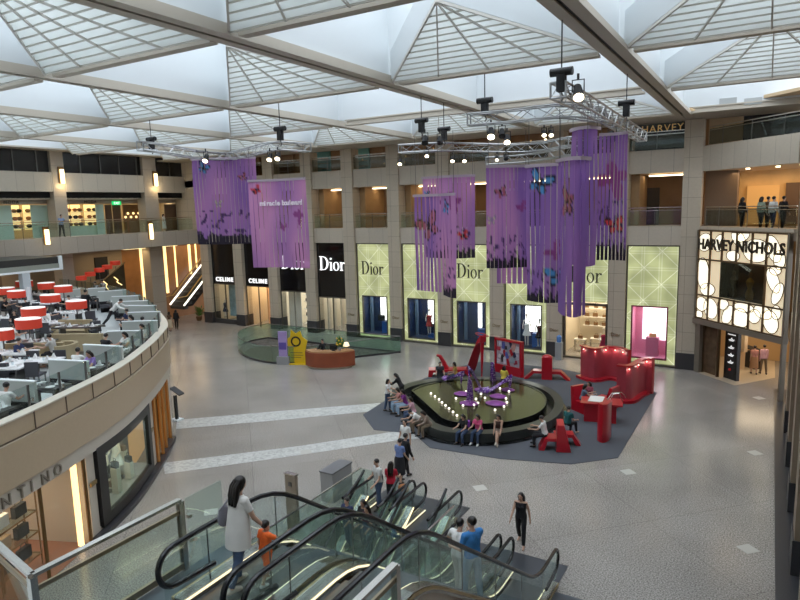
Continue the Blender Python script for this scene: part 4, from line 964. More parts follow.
def escalator(name_label, x0, x1, yt0, yt1, yb1, yb0, zt, zb, body=True, gr=None):
    """x0, x1 handrail centres; floor profile from the top landing (t) to the bottom (b)"""
    t = thing('escalator', name_label, 'escalator', ((x0 + x1) / 2, yb0, zb), 0, gr)
    pr_ = esc_profile(yt0, yt1, yb1, yb0, zt, zb)
    sg = 1 if yb0 > yt0 else -1
    def zf(y):
        ys = [p[0] for p in pr_]; zs = [p[1] for p in pr_]
        return float(np.interp(y * sg, [v * sg for v in ys], zs))
    for x in (x0, x1):
        # handrail loop with round newels
        up = [Vector((x, p[0], p[1] + .95)) for p in pr_]
        r = .3
        def newel(y, z, s):
            return [Vector((x, y + s * r * math.sin(a), z + .95 - r + r * math.cos(a))) for a in (PI * k / 9 for k in range(0, 10))]
        path = list(reversed(newel(yt0 - sg * 0, zt, -sg))) + up[1:-1] + newel(yb0, zb, sg)
        path = [Vector((x, yt0 + sg * .7, zt + .3))] + path + [Vector((x, yb0 - sg * .7, zb + .3))]
        part('handrail', MB().tube(path, .042, 8), RUBBER, t)
        gp = MB(); A_ = [Vector((x, p[0], p[1] + .12)) for p in pr_]; B_ = [Vector((x, p[0], p[1] + .9)) for p in pr_]
        ins = 0.0
        A_ = [A_[0] + Vector((0, -sg * .22, .1))] + A_ + [A_[-1] + Vector((0, sg * .22, .1))]
        B_ = [B_[0] + Vector((0, -sg * .22, -.12))] + B_ + [B_[-1] + Vector((0, sg * .22, -.12))]
        gp.strip(A_, B_, .012); part('glass_balustrade', gp, EGL, t)
        dk = MB(); w_ = .1
        for P_a, P_b in zip(pr_, pr_[1:]):
            dk.bar((x, P_a[0], P_a[1] + .06), (x, P_b[0], P_b[1] + .06), .2, .12)
        part('skirt_deck', dk, SKIRT, t)
        ins = (1 if x == x0 else -1) * .12
        lt_ = MB()
        for P_a, P_b in list(zip(pr_, pr_[1:])):
            lt_.bar((x + ins, P_a[0], P_a[1] + .1), (x + ins, P_b[0], P_b[1] + .1), .02, .025)
        part('skirt_light', lt_, STRIPL, t)
        pn = MB(); y = yt0 + sg * .6
        jn = MB()
        while (yb0 - y) * sg > 0.3:
            jn.bar((x, y, zf(y) + .12), (x, y, zf(y) + .9), .016, .012); y += sg * 1.5
        part('glass_joints', jn, STEEL, t)
    # steps
    xa, xb = min(x0, x1) + .16, max(x0, x1) - .16
    y = yt1 - sg * .4; n = 0
    while (yb1 + sg * .4 - y) * sg > 0:
        z = zf(y + sg * .2)
        part('step', MB().bb((xa, min(y, y + sg * .4), z - .22), (xb, max(y, y + sg * .4), z)), TREAD, t, smooth=0); y += sg * .4
    for ya, yb_, z in ((yt0 - sg * 0, yt1 - sg * .4, zt), (y, yb0, zb)):
        part('comb_plate', MB().bb((xa, min(ya, yb_), z - .1), (xb, max(ya, yb_), z + .01)), STEEL, t)
    if body:
        for x, w_ in ((min(x0, x1) - .12, .04), (max(x0, x1) + .08, .04)):
            A_ = [Vector((x, p[0], p[1] + .08)) for p in pr_]; B_ = [Vector((x, p[0], max(zb, p[1] - (.95 if zt > 1 else .7)))) for p in pr_]
            part('side_cladding', MB().strip(A_, B_, w_), mat('beige_cladding', (.5, .43, .35), .35), t)
            e_ = MB()
            for P_a, P_b in zip(A_, A_[1:]): e_.bar(P_a, P_b, .07, .05)
            part('golden_edge', e_, DECKG, t)
        u_ = MB(); zb2 = [Vector((min(x0, x1) - .1, p[0], max(zb, p[1] - (.95 if zt > 1 else .7)))) for p in pr_]; zb3 = [Vector((max(x0, x1) + .1, p.y, p.z)) for p in zb2]
        part('underside', u_.strip(zb2, zb3), MC['beige_cladding'], t)
    return t, zf
area('basement_lamps', (-9.5, 12, -.8), 3, 6, 90, (1, .93, .82)); area('basement_lamps', (-27, 32, -.8), 6, 5, 200, (.95, 1, .93))
escA, zfA = escalator('escalator with the woman in the pale tunic and the child, left of the upper pair', -7.07, -5.82, 5.45, 7.5, 13.1, 14.5, 4.0, 0.0)
escB, zfB = escalator('escalator carrying two men down to the hall, right of the upper pair', -5.47, -4.27, 5.45, 7.5, 13.1, 14.5, 4.0, 0.0)
escC, zfC = escalator('escalator from the hall floor to the basement with three riders, left of the lower pair', -10.75, -9.49, 16.35, 15.0, 8.6, 8.3, 0.0, -4.5)
escD, zfD = escalator('escalator between hall floor and basement, right of the lower pair', -9.09, -7.84, 16.35, 15.0, 8.6, 8.3, 0.0, -4.5)
# landing of the upper pair
trim(MB().bb((-7.75, -3.9, 3.6), (-3.85, 7.0, 4.0)), mat('landing_metal', (.12, .14, .16), .3, .4), 0)
trim(MB().bb((-13.5, -3.9, 3.55), (-7.75, 3.7, 4.0)), MC['pale_restaurant_floor'], 0)
trim(MB().bb((-10.95, 15.1, .004), (-7.86, 17.3, .02)), mat('landing_plate', (.09, .1, .115), .3, .5), 0)
trim(MB().bb((-7.2, 14.25, .004), (-4.2, 15.5, .02)), MC['landing_plate'], 0)
trim(MB().bb((-4.15, 12.4, .004), (-2.6, 14.24, .02)), MC['landing_plate'], 0)
# landing guard rails
def guard(pts, z, label, posts, cap_r=.04):
    t = thing('guard_rail', label, 'railing', Vector((*pts[0], z)))
    P3 = [Vector((*p, z)) for p in pts]
    for a_, b_ in zip(P3, P3[1:]):
        part('glass_panel', MB().bar(a_ + Vector((0, 0, .52)), b_ + Vector((0, 0, .52)), .018, .82), GLASSG, t)
        part('top_rail', MB().bar(a_ + Vector((0, 0, 1.17)), b_ + Vector((0, 0, 1.17)), .09, .045), CHROME, t)
        part('middle_rail', MB().bar(a_ + Vector((0, 0, .97)), b_ + Vector((0, 0, .97)), .035, .06), mat('bronze_rail', (.35, .29, .2), .3, .9), t)
        part('lower_rail', MB().bar(a_ + Vector((0, 0, .08)), b_ + Vector((0, 0, .08)), .06, .1), MC['bronze_rail'], t)
    for p in posts: part('post', MB().bar(Vector((*p, z)), Vector((*p, z + 1.15)), .09, .09), CHROME, t)
    return t
guard([(-10.2, 4.25), (-7.75, 3.85), (-7.75, 6.15)], 4.0, 'steel and glass guard rail with corner post at the lower left of the landing', [(-7.75, 3.85), (-7.75, 6.15)])
guard([(-3.85, 3.0), (-3.85, 6.2)], 4.0, 'short steel and glass guard rail at the bottom edge right of the escalators', [(-3.85, 6.2)])
t = thing('glass_screen', 'small glass end screen beyond the left guard rail of the landing', 'screen', (-7.75, 6.6, 4.0)); part('pane', MB().bb((-7.76, 6.25, 4.0), (-7.74, 7.0, 5.15)), GLASSG, t)
for z in (4.45, 4.85): part('clip', MB().box((-7.72, 6.28, z), (.07, .07, .05)), CHROME, t)
t = thing('guard_rail', 'green glass barrier along the left side of the basement escalators', 'railing', (-11.35, 12, 0))
part('glass_panel', MB().bb((-11.36, 8.0, .05), (-11.34, 16.3, 1.05)), GLASSG, t); part('top_rail', MB().bar((-11.35, 8, 1.07), (-11.35, 16.3, 1.07), .05, .04), CHROME, t)
part('end_panel', MB().bb((-11.35, 16.28, .05), (-10.9, 16.3, 1.05)), GLASSG, t)
t = thing('guard_rail', 'glass barrier between the two pairs of escalators', 'railing', (-7.45, 12, 0))
part('glass_panel', MB().bb((-7.46, 8.0, .05), (-7.44, 15.3, 1.05)), GLASSG, t); part('top_rail', MB().bar((-7.45, 8, 1.07), (-7.45, 15.3, 1.07), .05, .04), CHROME, t)
# information pillars beside the basement escalators
t = thing('information_pillar', 'slim brown stone information pillar left of the escalators', 'pillar', (-12.0, 13.55, 0)); part('body', MB().bb((-12.2, 13.5, 0), (-11.8, 13.62, 1.8)), mat('brown_slab', (.27, .22, .17), .3, speck=.1), t); part('dial', MB().box((-12.0, 13.49, 1.5), (.12, .02, .12)), STEEL, t); part('steel_edge', MB().bb((-12.22, 13.48, 1.78), (-11.78, 13.64, 1.82)), CHROME, t)
t = thing('stone_box', 'grey stone box standing behind the glass barrier of the escalators', 'box', (-12.3, 15.6, 0)); part('body', MB().bb((-12.45, 15.5, 0), (-11.95, 16.6, 1.0)), GREYM, t); part('lid', MB().bb((-12.47, 15.48, 1.0), (-11.93, 16.62, 1.05)), mat('dark_lid', (.16, .16, .17), .35), t)
# far escalator and stair under the left gallery
def far_esc(x0, x1, ya, za, yb, zb_, label):
    t = thing('escalator', label, 'escalator', ((x0 + x1) / 2, ya, za))
    for x in (x0, x1):
        part('handrail', MB().tube([(x, ya - .6, za + .9), (x, ya + .4, za + .95), (x, yb, zb_ + .95), (x, yb + .8, zb_ + .95)], .05, 6), mat('gold_rail', (.6, .4, .15), .3, .8), t)
        part('skirt_light', MB().bar((x, ya, za + .15), (x, yb, zb_ + .15), .08, .12), mat('white_skirt_light', (1, .95, .85), .5, emit=2.2, ecol=(1, .93, .8)), t)
        part('glass_balustrade', MB().strip([Vector((x, ya, za + .2)), Vector((x, yb, zb_ + .2))], [Vector((x, ya, za + .9)), Vector((x, yb, zb_ + .9))]), GLASSD, t)
    n = 16; 
    for k in range(n):
        y = ya + (yb - ya) * k / n; z = za + (zb_ - za) * k / n; part('step', MB().bb((x0, y, z - .2), (x1, y + (yb - ya) / n, z + .05)), TREAD, t, smooth=0)
    part('truss_body', MB().plate([(x1, ya, za), (x1, yb, zb_), (x1, yb, zb_ - .8), (x1, ya + 1, za)], (-1, 0, 0), x1 - x0), BLACKM, t)
    return t
far_esc(-46.0, -44.2, 37.2, 1.4, 44.5, 7.4, 'escalator with white lit sides rising under the left gallery')
# ---------------------------------------------------------------- fountain and its carpet
carp = [(363, 415), (374, 430), (414, 434), (430, 448), (500, 459), (571, 464.5), (618, 458), (657, 393), (640, 386), (600, 377), (560, 369), (515, 364), (480, 362), (440, 372), (410, 385)]
solo('carpet', MB().prism([tuple(G(*p).xy) for p in carp], .006, .02), mat('slate_carpet', (.078, .085, .1), .85, speck=.1), 'large slate grey carpet laid out around the black fountain', 'carpet')
RO = [tuple(G(px, py, .45).xy) for px, py in ((392, 390), (405, 384), (430, 379), (465, 376.5), (500, 377.5), (530, 381.5), (553, 390), (563, 401), (560, 413), (545, 423), (515, 431), (480, 434), (445, 431.5), (428, 426))]
rim = [p.xy for p in catmull([(x, y, 0) for x, y in RO], 5)]
FC = Vector((sum(p[0] for p in RO) / len(RO) + .1, sum(p[1] for p in RO) / len(RO)))
def sc(f): return [tuple(FC + (p - FC) * f) for p in rim]
ft = thing('fountain', 'black oval fountain with olive green water and a straight cut edge', 'fountain', (FC.x, FC.y, 0))
def ringw(f0, f1, z0, z1, m, nm):
    o, i_ = sc(f0), sc(f1); n = len(o); mb = MB()
    mb.add([(x, y, z0) for x, y in o] + [(x, y, z1) for x, y in o] + [(x, y, z1) for x, y in i_] + [(x, y, z0) for x, y in i_],
           [(k, (k + 1) % n, (k + 1) % n + n, k + n) for k in range(n)] + [(k + n, (k + 1) % n + n, (k + 1) % n + 2 * n, k + 2 * n) for k in range(n)] + [(k + 2 * n, (k + 1) % n + 2 * n, (k + 1) % n + 3 * n, k + 3 * n) for k in range(n)])
    return part(nm, mb, m, ft)
blk = mat('polished_black_stone', (.012, .013, .014), .16, speck=.3)
ringw(1.05, .93, .0, .08, blk, 'foot_step')
ringw(1.0, .885, .0, .45, mat('rim_stone', (.032, .036, .034), .3, speck=.2), 'bench_rim')
ringw(.89, .77, .0, .12, blk, 'moat')
ringw(.785, .765, .0, .55, blk, 'basin_edge')
wm_, nt, b = nodes_mat('olive_water'); b.inputs['Base Color'].default_value = (.05, .048, .018, 1); b.inputs['Roughness'].default_value = .12; b.inputs['Specular IOR Level'].default_value = .3
nz = nt.nodes.new('ShaderNodeTexNoise'); nz.inputs['Scale'].default_value = 3; bp = nt.nodes.new('ShaderNodeBump'); bp.inputs['Strength'].default_value = .12; nt.links.new(nz.outputs['Fac'], bp.inputs['Height']); nt.links.new(bp.outputs[0], b.inputs['Normal'])
part('water', MB().prism(sc(.77), .3, .52), wm_, ft)
for k, p in enumerate(((431, 393), (435, 396), (439, 399), (442, 402), (445.5, 405), (449, 408), (453, 411.5), (457, 415))):
    q = G(*p, .6); solo('globe_lamp', MB().ell((q.x, q.y, .58), .054, 12, 8), mat('globe_glow', (1, .95, .85), .4, emit=1.7, ecol=(1, .92, .78)), 'small white globe lamp in the straight row on the water', 'lamp', 'globe lamps in the row on the water')
for k, p in enumerate(((456, 398), (465, 401), (476, 398.5), (478, 402.5), (463, 405), (474, 404.5), (466, 391), (481, 393.5), (485, 397.5), (501, 394.5), (506, 398), (504, 406), (507, 402), (495, 409.5), (509, 391), (500, 388))):
    q = G(*p, .6); solo('globe_lamp', MB().ell((q.x, q.y, .58), .054, 12, 8), MC['globe_glow'], 'small glowing globe lamp floating beside the purple shoe sculptures', 'lamp', 'globe lamps around the purple sculptures')
pm, nt, b = nodes_mat('purple_mosaic')
tc = nt.nodes.new('ShaderNodeTexCoord'); vo = nt.nodes.new('ShaderNodeTexVoronoi'); vo.inputs['Scale'].default_value = 13; nt.links.new(tc.outputs['Object'], vo.inputs['Vector'])
cr = nt.nodes.new('ShaderNodeValToRGB'); cr.color_ramp.elements[0].color = (.75, .65, .85, 1); cr.color_ramp.elements[0].position = .3
cr.color_ramp.elements[1].color = (.14, .03, .3, 1); cr.color_ramp.elements[1].position = .44; nt.links.new(vo.outputs['Distance'], cr.inputs[0]); nt.links.new(cr.outputs[0], b.inputs['Base Color']); b.inputs['Roughness'].default_value = .3
pad = mat('purple_pad', (.22, .05, .25), .35, speck=.3, sscale=6)
def shoe(loc, yaw, L, hh, m, label, heel=None, pitch=0., pads=True):
    """a giant high heeled shoe: toe towards +X local, sole rising to the heel"""
    t = thing('shoe_sculpture', label, 'sculpture', loc, yaw)
    W = WM[t.name] @ Matrix.Rotation(pitch, 4, 'Y')
    sole = []; 
    for k in range(15):
        u = k / 14; x = L * (.5 - u); z = 0 if u < .28 else hh * (math.sin((u - .28) / .72 * PI / 2) ** 1.6); wd = L * (.02 + .13 * math.sin(min(1, u / .32) * PI / 2)) * (1 - .45 * max(0, (u - .3) / .7)); sole.append((x, z, wd))
    mb = MB(); n = len(sole); vs = []
    for x, z, wd in sole:
        vs += [(x, -wd, z), (x, wd, z), (x, wd, z + L * .025), (x, -wd, z + L * .025)]
    fs = [(4 * i + a, 4 * i + (a + 1) % 4, 4 * i + 4 + (a + 1) % 4, 4 * i + 4 + a) for i in range(n - 1) for a in range(4)] + [(3, 2, 1, 0), tuple(4 * (n - 1) + a for a in range(4))]
    mb.add([W @ Vector(v) for v in vs], fs); part('sole', mb, m, t)
    up = MB(); vs = []; fs = []; idx = list(range(0, 6))
    for i in idx:
        x, z, wd = sole[i]; hgt = L * .11 * math.sin(min(1, (i + .6) / 4) * PI / 2)
        vs += [W @ Vector((x, wd * math.cos(a), z + L * .02 + hgt * math.sin(a))) for a in (PI * k / 8 for k in range(9))]
    up.add(vs, [(9 * i + k, 9 * i + k + 1, 9 * i + 10 + k, 9 * i + 9 + k) for i in range(len(idx) - 1) for k in range(8)] + [tuple(range(9))]); part('toe_cap', up, m, t)
    bk = MB(); vs = []
    for i in range(9, n):
        x, z, wd = sole[i]; hgt = L * .17 * (i - 8) / (n - 9); vs += [W @ Vector((x, -wd, z + .01)), W @ Vector((x - L * .02, -wd * .9, z + hgt)), W @ Vector((x, wd, z + .01)), W @ Vector((x - L * .02, wd * .9, z + hgt))]
    k_ = n - 9
    bk.add(vs, [(4 * i, 4 * i + 1, 4 * i + 5, 4 * i + 4) for i in range(k_ - 1)] + [(4 * i + 2, 4 * i + 3, 4 * i + 7, 4 * i + 6) for i in range(k_ - 1)] + [(4 * k_ - 4, 4 * k_ - 3, 4 * k_ - 1, 4 * k_ - 2)]); part('heel_cup', bk, m, t)
    part('heel', MB().cyl(W @ Vector((-L * .47, 0, hh)), W @ Vector((-L * .43, 0, 0)), L * .05, L * .015, 8), m, t)
    st = None
    if pads: st = MB(); st.tube([W @ Vector((-L * .45 + L * .3 * math.sin(a) * .9, L * .09 * math.cos(a), hh + L * .17 + .0)) for a in (2 * PI * k / 12 for k in range(12))], L * .012, 5, closed=True); part('ankle_strap', st, m, t)
    return t
for k, (p, L_, yaw, hh, lb) in enumerate((((470, 403), 1.35, 2.0, 1.35, 'purple mosaic high heeled shoe sculpture nearest the camera, standing steep on the water'), ((479, 393), 1.35, .9, 1.55, 'tall purple mosaic high heeled shoe sculpture standing behind the nearest one'), ((452, 381.5), 1.9, 2.75, .55, 'low purple and white shoe sculpture pointing left at the far water edge'), ((494, 392), 2.0, 3.6, .7, 'purple shoe sculpture at the right, toe pointing lower left'), ((493, 383), 1.3, 1.9, 1.3, 'slim purple shoe sculpture leaning up behind the right one'))):
    q = G(*p, .5); shoe((q.x, q.y, .52), yaw, L_ * .85, hh * .8, pm, lb, pads=False)
for k, (p, r_) in enumerate((((462, 395), .42), ((469, 404.5), .46), ((481, 391), .36), ((498, 397.5), .42), ((496, 404.5), .5), ((508, 391), .34))):
    q = G(*p, .5); solo('floating_pad', MB().lathe([(r_ * .9, .0), (r_, .05), (r_ * .5, .13), (.05, .15)], (q.x, q.y, .52), 20, 1, .8), pad, 'purple round pad floating on the water, number %s from the left' % ['one', 'two', 'three', 'five', 'four', 'six'][k], 'pad')
# ---------------------------------------------------------------- red furniture
q = G(473, 374.5); shoe((q.x, q.y, .02), 2.5, 2.3, 2.1, RED, 'tall glossy red high heeled shoe sculpture behind the fountain')
q = G(478, 372); 
q = G(450, 375.5)
t = thing('lounge_seat', 'low red lounge seat with a curved back end behind the fountain, two people on it', 'seat', (q.x, q.y, 0), .5)
mb = MB(); prof = [(-1.25, 0), (-1.2, .42), (.9, .42), (1.25, .0), (1.05, 0), (.75, .28), (-.95, .28), (-1.05, 0)]
mb.plate([Vector((x, -.35, z)) for x, z in prof], (0, 1, 0), .7); part('seat', mb, RED, t, local=True)
part('back', MB().tube([(-.2, 0, .4), (-.35, 0, .8), (-.55, 0, 1.15), (-.75, 0, 1.2)], [.16, .13, .1, .07], 8), RED, t, local=True)
# poster board
a, c = G(495.5, 371.5), G(522.5, 378); d = (c - a).normalized(); yaw = math.atan2(d.y, d.x); Wd = (c - a).length
t = thing('poster_board', 'red framed poster board with a collage of fashion pictures behind the fountain', 'poster', (a + c) / 2, yaw)
fr = MB(); fr.bb((-Wd / 2, -.08, 0), (Wd / 2, .12, .52)); fr.bb((-Wd / 2, -.08, .5), (-Wd / 2 + .1, .12, 2.02)); fr.bb((Wd / 2 - .16, -.08, .5), (Wd / 2, .12, 2.02)); fr.bb((-Wd / 2, -.08, 1.92), (Wd / 2, .12, 2.05)); fr.bb((-Wd / 2, .02, .5), (Wd / 2, .1, 1.95)); part('frame', fr, RED, t, local=True)
random.seed(9); cols = [(.62, .6, .68), (.5, .02, .03), (.03, .03, .08), (.55, .56, .62), (.1, .12, .4), (.5, .28, .24), (.75, .74, .72), (.04, .04, .05), (.3, .36, .42), (.45, .04, .07)]
part('backing', MB().bb((-Wd / 2 + .05, 0, .5), (Wd / 2 - .1, .06, 1.95)), mat('collage_base', (.42, .40, .46), .5, speck=.5, sscale=4), t, local=True)
for k in range(22):
    cx_, cz_ = -Wd / 2 + .22 + (Wd - .5) * ((k * 7) % 22) / 22, .68 + 1.08 * ((k * 5) % 11) / 10; a_ = random.uniform(-.5, .5); sx_, sz_ = random.uniform(.1, .2), random.uniform(.1, .26)
    pts = [(cx_ + x * math.cos(a_) - z * math.sin(a_), cz_ + x * math.sin(a_) + z * math.cos(a_)) for x, z in ((-sx_, -sz_), (sx_, -sz_ * .8), (sx_ * .9, sz_), (-sx_ * .8, sz_))]
    pts = [(max(-Wd / 2 + .1, min(Wd / 2 - .17, x)), max(.53, min(1.91, z))) for x, z in pts]
    part('picture', MB().plate([Vector((x, -.003 * k, z)) for x, z in pts], (0, -1, 0), .006), mat('collage_%d' % (k % 10), cols[k % 10], .5, speck=.5, sscale=6), t, local=True)
# star bench with centre post
q = G(547, 379); t = thing('red_bench', 'red bench with a centre post and two arched wing seats beside the poster board', 'bench', (q.x, q.y, 0), .25)
part('post', MB().prism([(-.28, -.25), (.28, -.25), (.28, .25), (-.28, .25)], 0, 1.25).ell((0, 0, 1.2), (.3, .26, .2)), RED, t, local=True)
for s in (-1, 1):
    pr2 = [(s * .2, .5), (s * .75, .5), (s * 1.25, .02), (s * 1.05, .02), (s * .68, .36), (s * .2, .36)]
    part('wing_seat', MB().plate([Vector((x, -.25, z)) for x, z in pr2], (0, 1, 0), .5), RED, t, local=True)
part('wing_seat', MB().plate([Vector((-.25, y, z)) for y, z in ((.2, .5), (.8, .5), (1.1, .02), (.9, .02), (.65, .36), (.2, .36))], (1, 0, 0), .5), RED, t, local=True)
# S-curved red walls with small lamps
INN = mat('red_mesh_panel', (.38, .05, .07), .4, speck=.2, sscale=30)
def red_wall(pts, h, label, lamps, seat=None):
    c = Curve2([(x, y, 0) for x, y in pts], 6); L_ = c.L[-1]; m0 = c.at(L_ / 2)
    t = thing('curved_screen', label, 'screen', (m0.x, m0.y, 0))
    part('panel', MB().strip(c.pts(0, L_, .1, 0, .2), c.pts(0, L_, h - .08, 0, .2), .1), INN, t)
    part('top_edge', MB().strip(c.pts(0, L_, h - .07, .05, .2), c.pts(0, L_, h, .05, .2), .14), RED, t)
    part('base', MB().strip(c.pts(0, L_, 0, .14, .2), c.pts(0, L_, .16, .14, .2), .24), RED, t)
    bt = MB(); a_, b_ = c.pts(0, L_, .16, .14, .2), c.pts(0, L_, .16, -.12, .2); bt.strip(a_, b_); part('base_top', bt, RED, t)
    tp = MB(); tp.strip(c.pts(0, L_, h, .06, .2), c.pts(0, L_, h, -.1, .2)); part('top_cap', tp, RED, t)
    for s in (.03, L_ - .03):
        p, d, nn = c.fr(s); part('end_post', MB().box((p.x - nn.x * .05, p.y - nn.y * .03, h / 2), (.08, .2, h), math.atan2(d.y, d.x)), RED, t)
    for k in range(lamps):
        p, d, nn = c.fr(L_ * (k + .5) / lamps, .14); part('lamp', MB().ell((p.x, p.y, h - .18), .03, 8, 6), mat('warm_spot', (1, .75, .6), .4, emit=4, ecol=(1, .6, .45)), t)
        l = bpy.data.lights.new('screen_lamp', 'POINT'); l.energy = 1.6; l.color = (1, .7, .6); l.shadow_soft_size = .05; o = bpy.data.objects.new('screen_lamp', l); COL.objects.link(o); o.location = (p.x + nn.x * .08, p.y + nn.y * .08, h - .25)
    return t
def gp_(*p): return tuple(G(*p).xy)
red_wall([gp_(582, 377), gp_(593, 381), gp_(606, 379), gp_(618, 380), gp_(628, 384)], 1.85, 'long wavy red screen wall with small lamps, the one farther back', 5)
red_wall([gp_(617, 401), gp_(628, 402), gp_(637, 396), gp_(645, 393), gp_(652, 394)], 1.85, 'short wavy red screen wall with small lamps, nearest the right edge of the carpet', 3)
# red column panel
cpt = [gp_(598, 440.5), gp_(602, 443), gp_(607, 441.5), gp_(610, 437.5)]; c = Curve2([(x, y, 0) for x, y in cpt], 6)
t = thing('red_pillar', 'tall half round glossy red pillar panel at the front of the phone desk', 'pillar', (*c.at(c.L[-1] / 2), 0))
part('shell', MB().strip(c.pts(0, c.L[-1], 0, 0, .1), c.pts(0, c.L[-1], 1.6, 0, .1), .04), RED, t)
poly = [tuple(p.xy) for p in c.pts(0, c.L[-1], 0, 0, .1)]; part('top', MB().prism(poly, 1.56, 1.61), RED, t)
q = G(604, 424); t = thing('desk', 'red desk with a white panel on top between the red pillar and the red chair', 'desk', (q.x, q.y, 0), .2)
part('desk_body', MB().bb((-.85, .1, 0), (.5, .7, .85)), RED, t, local=True); part('desk_top', MB().bb((-1.0, -.1, .85), (.75, .9, .92)), RED, t, local=True)
part('white_panel', MB().plate([Vector((-.7, .1, .95)), Vector((-.1, .05, .95)), Vector((0, .55, 1.05)), Vector((-.6, .6, 1.05))], (0, 0, 1), .02), SHELFM, t, local=True)
part('chrome_loops', MB().tube([(.2, .2, .93), (.35, .25, 1.3), (.6, .3, 1.35), (.75, .3, .95)], .03, 6).tube([(.1, .5, .93), (.3, .55, 1.25), (.7, .6, 1.3), (.9, .6, 1.1)], .03, 6), CHROME, t, local=True)
def step_chair(p, yaw, s, label, w=.62):
    q = G(*p); t = thing('red_chair', label, 'chair', (q.x, q.y, 0), yaw)
    part('seat', MB().plate([Vector((-w / 2 * s, y * s, z * s)) for y, z in ((-.45, 0), (-.45, .45), (.1, .45), (.28, 1.0), (.4, 1.0), (.35, 0))], (1, 0, 0), w * s), RED, t, local=True)
    part('foot_rest', MB().plate([Vector((-w / 2 * s, y * s, z * s)) for y, z in ((-.9, 0), (-.9, .1), (-.45, .16), (-.45, 0))], (1, 0, 0), w * s), RED, t, local=True)
    return t
step_chair((583, 411), .95, 1.15, 'solid red step shaped chair at the phone desk')
step_chair((607, 408), -1.9, 1.1, 'solid dark side red chair behind the phone desk')
q = G(559.5, 448); BQ = q.copy(); t = thing('red_bench', 'folded red star shaped bench at the front right of the carpet, two people on it', 'bench', (q.x, q.y, 0), .35)
part('ridge', MB().plate([Vector((x, .3, z)) for x, z in ((-.16, 0), (-.12, 1.1), (.14, 1.1), (.42, 0))], (0, -1, 0), .8), RED, t, local=True)
part('wing_seat', MB().plate([Vector((x, -.4, z)) for x, z in ((-.82, .02), (-.6, .02), (-.48, .4), (-.1, .4), (-.1, .52), (-.56, .52))], (0, 1, 0), .62), RED, t, local=True)
part('wing_seat', MB().plate([Vector((x, .25, z)) for x, z in ((.85, .02), (.65, .02), (.5, .34), (.1, .34), (.1, .46), (.56, .46))], (0, 1, 0), .5), RED, t, local=True)
part('wing_seat', MB().plate([Vector((-.2, y, z)) for y, z in ((1.0, .02), (.8, .02), (.6, .36), (.3, .36), (.3, .48), (.65, .48))], (1, 0, 0), .55), RED, t, local=True)

# ---------------------------------------------------------------- oval glass barrier, reception desk and signs
oc = [(p.x, p.y) for p in OVAL]
t = thing('glass_barrier', 'oval green glass barrier around the floor opening behind the reception desk', 'railing', (-26.5, 32.5, 0))
n = len(OVAL); gl = MB(); kb = MB(); rl = MB(); ctr = Vector((-26.8, 32.6, 0))
ring = [Vector((p.x, p.y, 0)) + (Vector((p.x, p.y, 0)) - ctr).normalized() * .12 for p in OVAL] ; ring.append(ring[0])
gl.strip([p + Vector((0, 0, .12)) for p in ring], [p + Vector((0, 0, 1.1)) for p in ring], .015); kb.strip([p for p in ring], [p + Vector((0, 0, .12)) for p in ring], .12)
rl.tube([p + Vector((0, 0, 1.12)) for p in ring], .025, 6)
part('glass_panel', gl, glass('green_glass_deep', (.78, .91, .86), .25), t); part('kerb', kb, PLINTH, t); part('top_rail', rl, STEEL, t)
pts = catmull([(-24.3, 29.5, 0), (-23.6, 29.2, 0), (-22.7, 29.4, 0), (-21.85, 30.1, 0), (-21.6, 30.7, 0)], 5)
dk = Curve2([tuple(p) for p in pts], 2); cherry = mat('cherry_wood', (.27, .065, .025), .4, speck=.25, sscale=2)
t = thing('reception_desk', 'curved cherry wood reception desk with a small silver sign', 'desk', (*dk.at(1.5), 0))
LL = dk.L[-1]
part('front', MB().strip(dk.pts(0, LL, .14, 0, .2), dk.pts(0, LL, 1.02, 0, .2), .1), cherry, t)
part('counter_top', MB().prism([tuple(p.xy) for p in dk.pts(0, LL, 0, .06, .2)] + [tuple(p.xy) for p in reversed(dk.pts(0, LL, 0, -.7, .2))], 1.02, 1.09), mat('tan_top', (.45, .25, .12), .25), t)
part('base', MB().strip(dk.pts(.1, LL - .1, 0, -.12, .2), dk.pts(.1, LL - .1, .14, -.12, .2), .08), CREAM, t)
for s in (.05, LL - .05):
    p, d, nn = dk.fr(s); e = p - nn * .35; part('end_panel', MB().box((e.x, e.y, .58), (.06, .7, .9), math.atan2(d.y, d.x)), cherry, t)
lm = MB()
for k, ch in enumerate('CONCIERGE'):
    p, d, nn = dk.fr(LL * .5 + (k - 4) * .14, .04); q = text_mb(ch, .17, .02, Matrix.Translation((p.x, p.y, .72)) @ Matrix.Rotation(math.atan2(d.y, d.x), 4, 'Z') @ Matrix.Rotation(PI / 2, 4, 'X')); lm.add(q.v, q.f)
part('sign_letters', lm, mat('silver', (.6, .55, .5), .3, .6), t)
def on_desk(s, off): p, d, nn = dk.fr(s, off); return Vector((p.x, p.y, 1.09))
q = on_desk(LL - .3, -.35); t = thing('table_lamp', 'small table lamp with cream shade on the right end of the reception desk', 'lamp', q)
part('base', MB().lathe([(.08, 0), (.02, .04), (.02, .25)], q, 10), MC['brass'], t); part('lamp_shade', MB().lathe([(.2, 0), (.12, .22)], q + Vector((0, 0, .22)), 14), mat('cream_shade', (1, .85, .6), .6, emit=1.0, ecol=(1, .8, .5)), t)
q = on_desk(LL - .9, -.35); t = thing('flower_vase', 'tall green and yellow flower arrangement on the reception desk', 'flowers', q)
part('vase', MB().lathe([(.07, 0), (.1, .12), (.06, .25)], q, 10), GREYM, t); lf = MB(); random.seed(2)
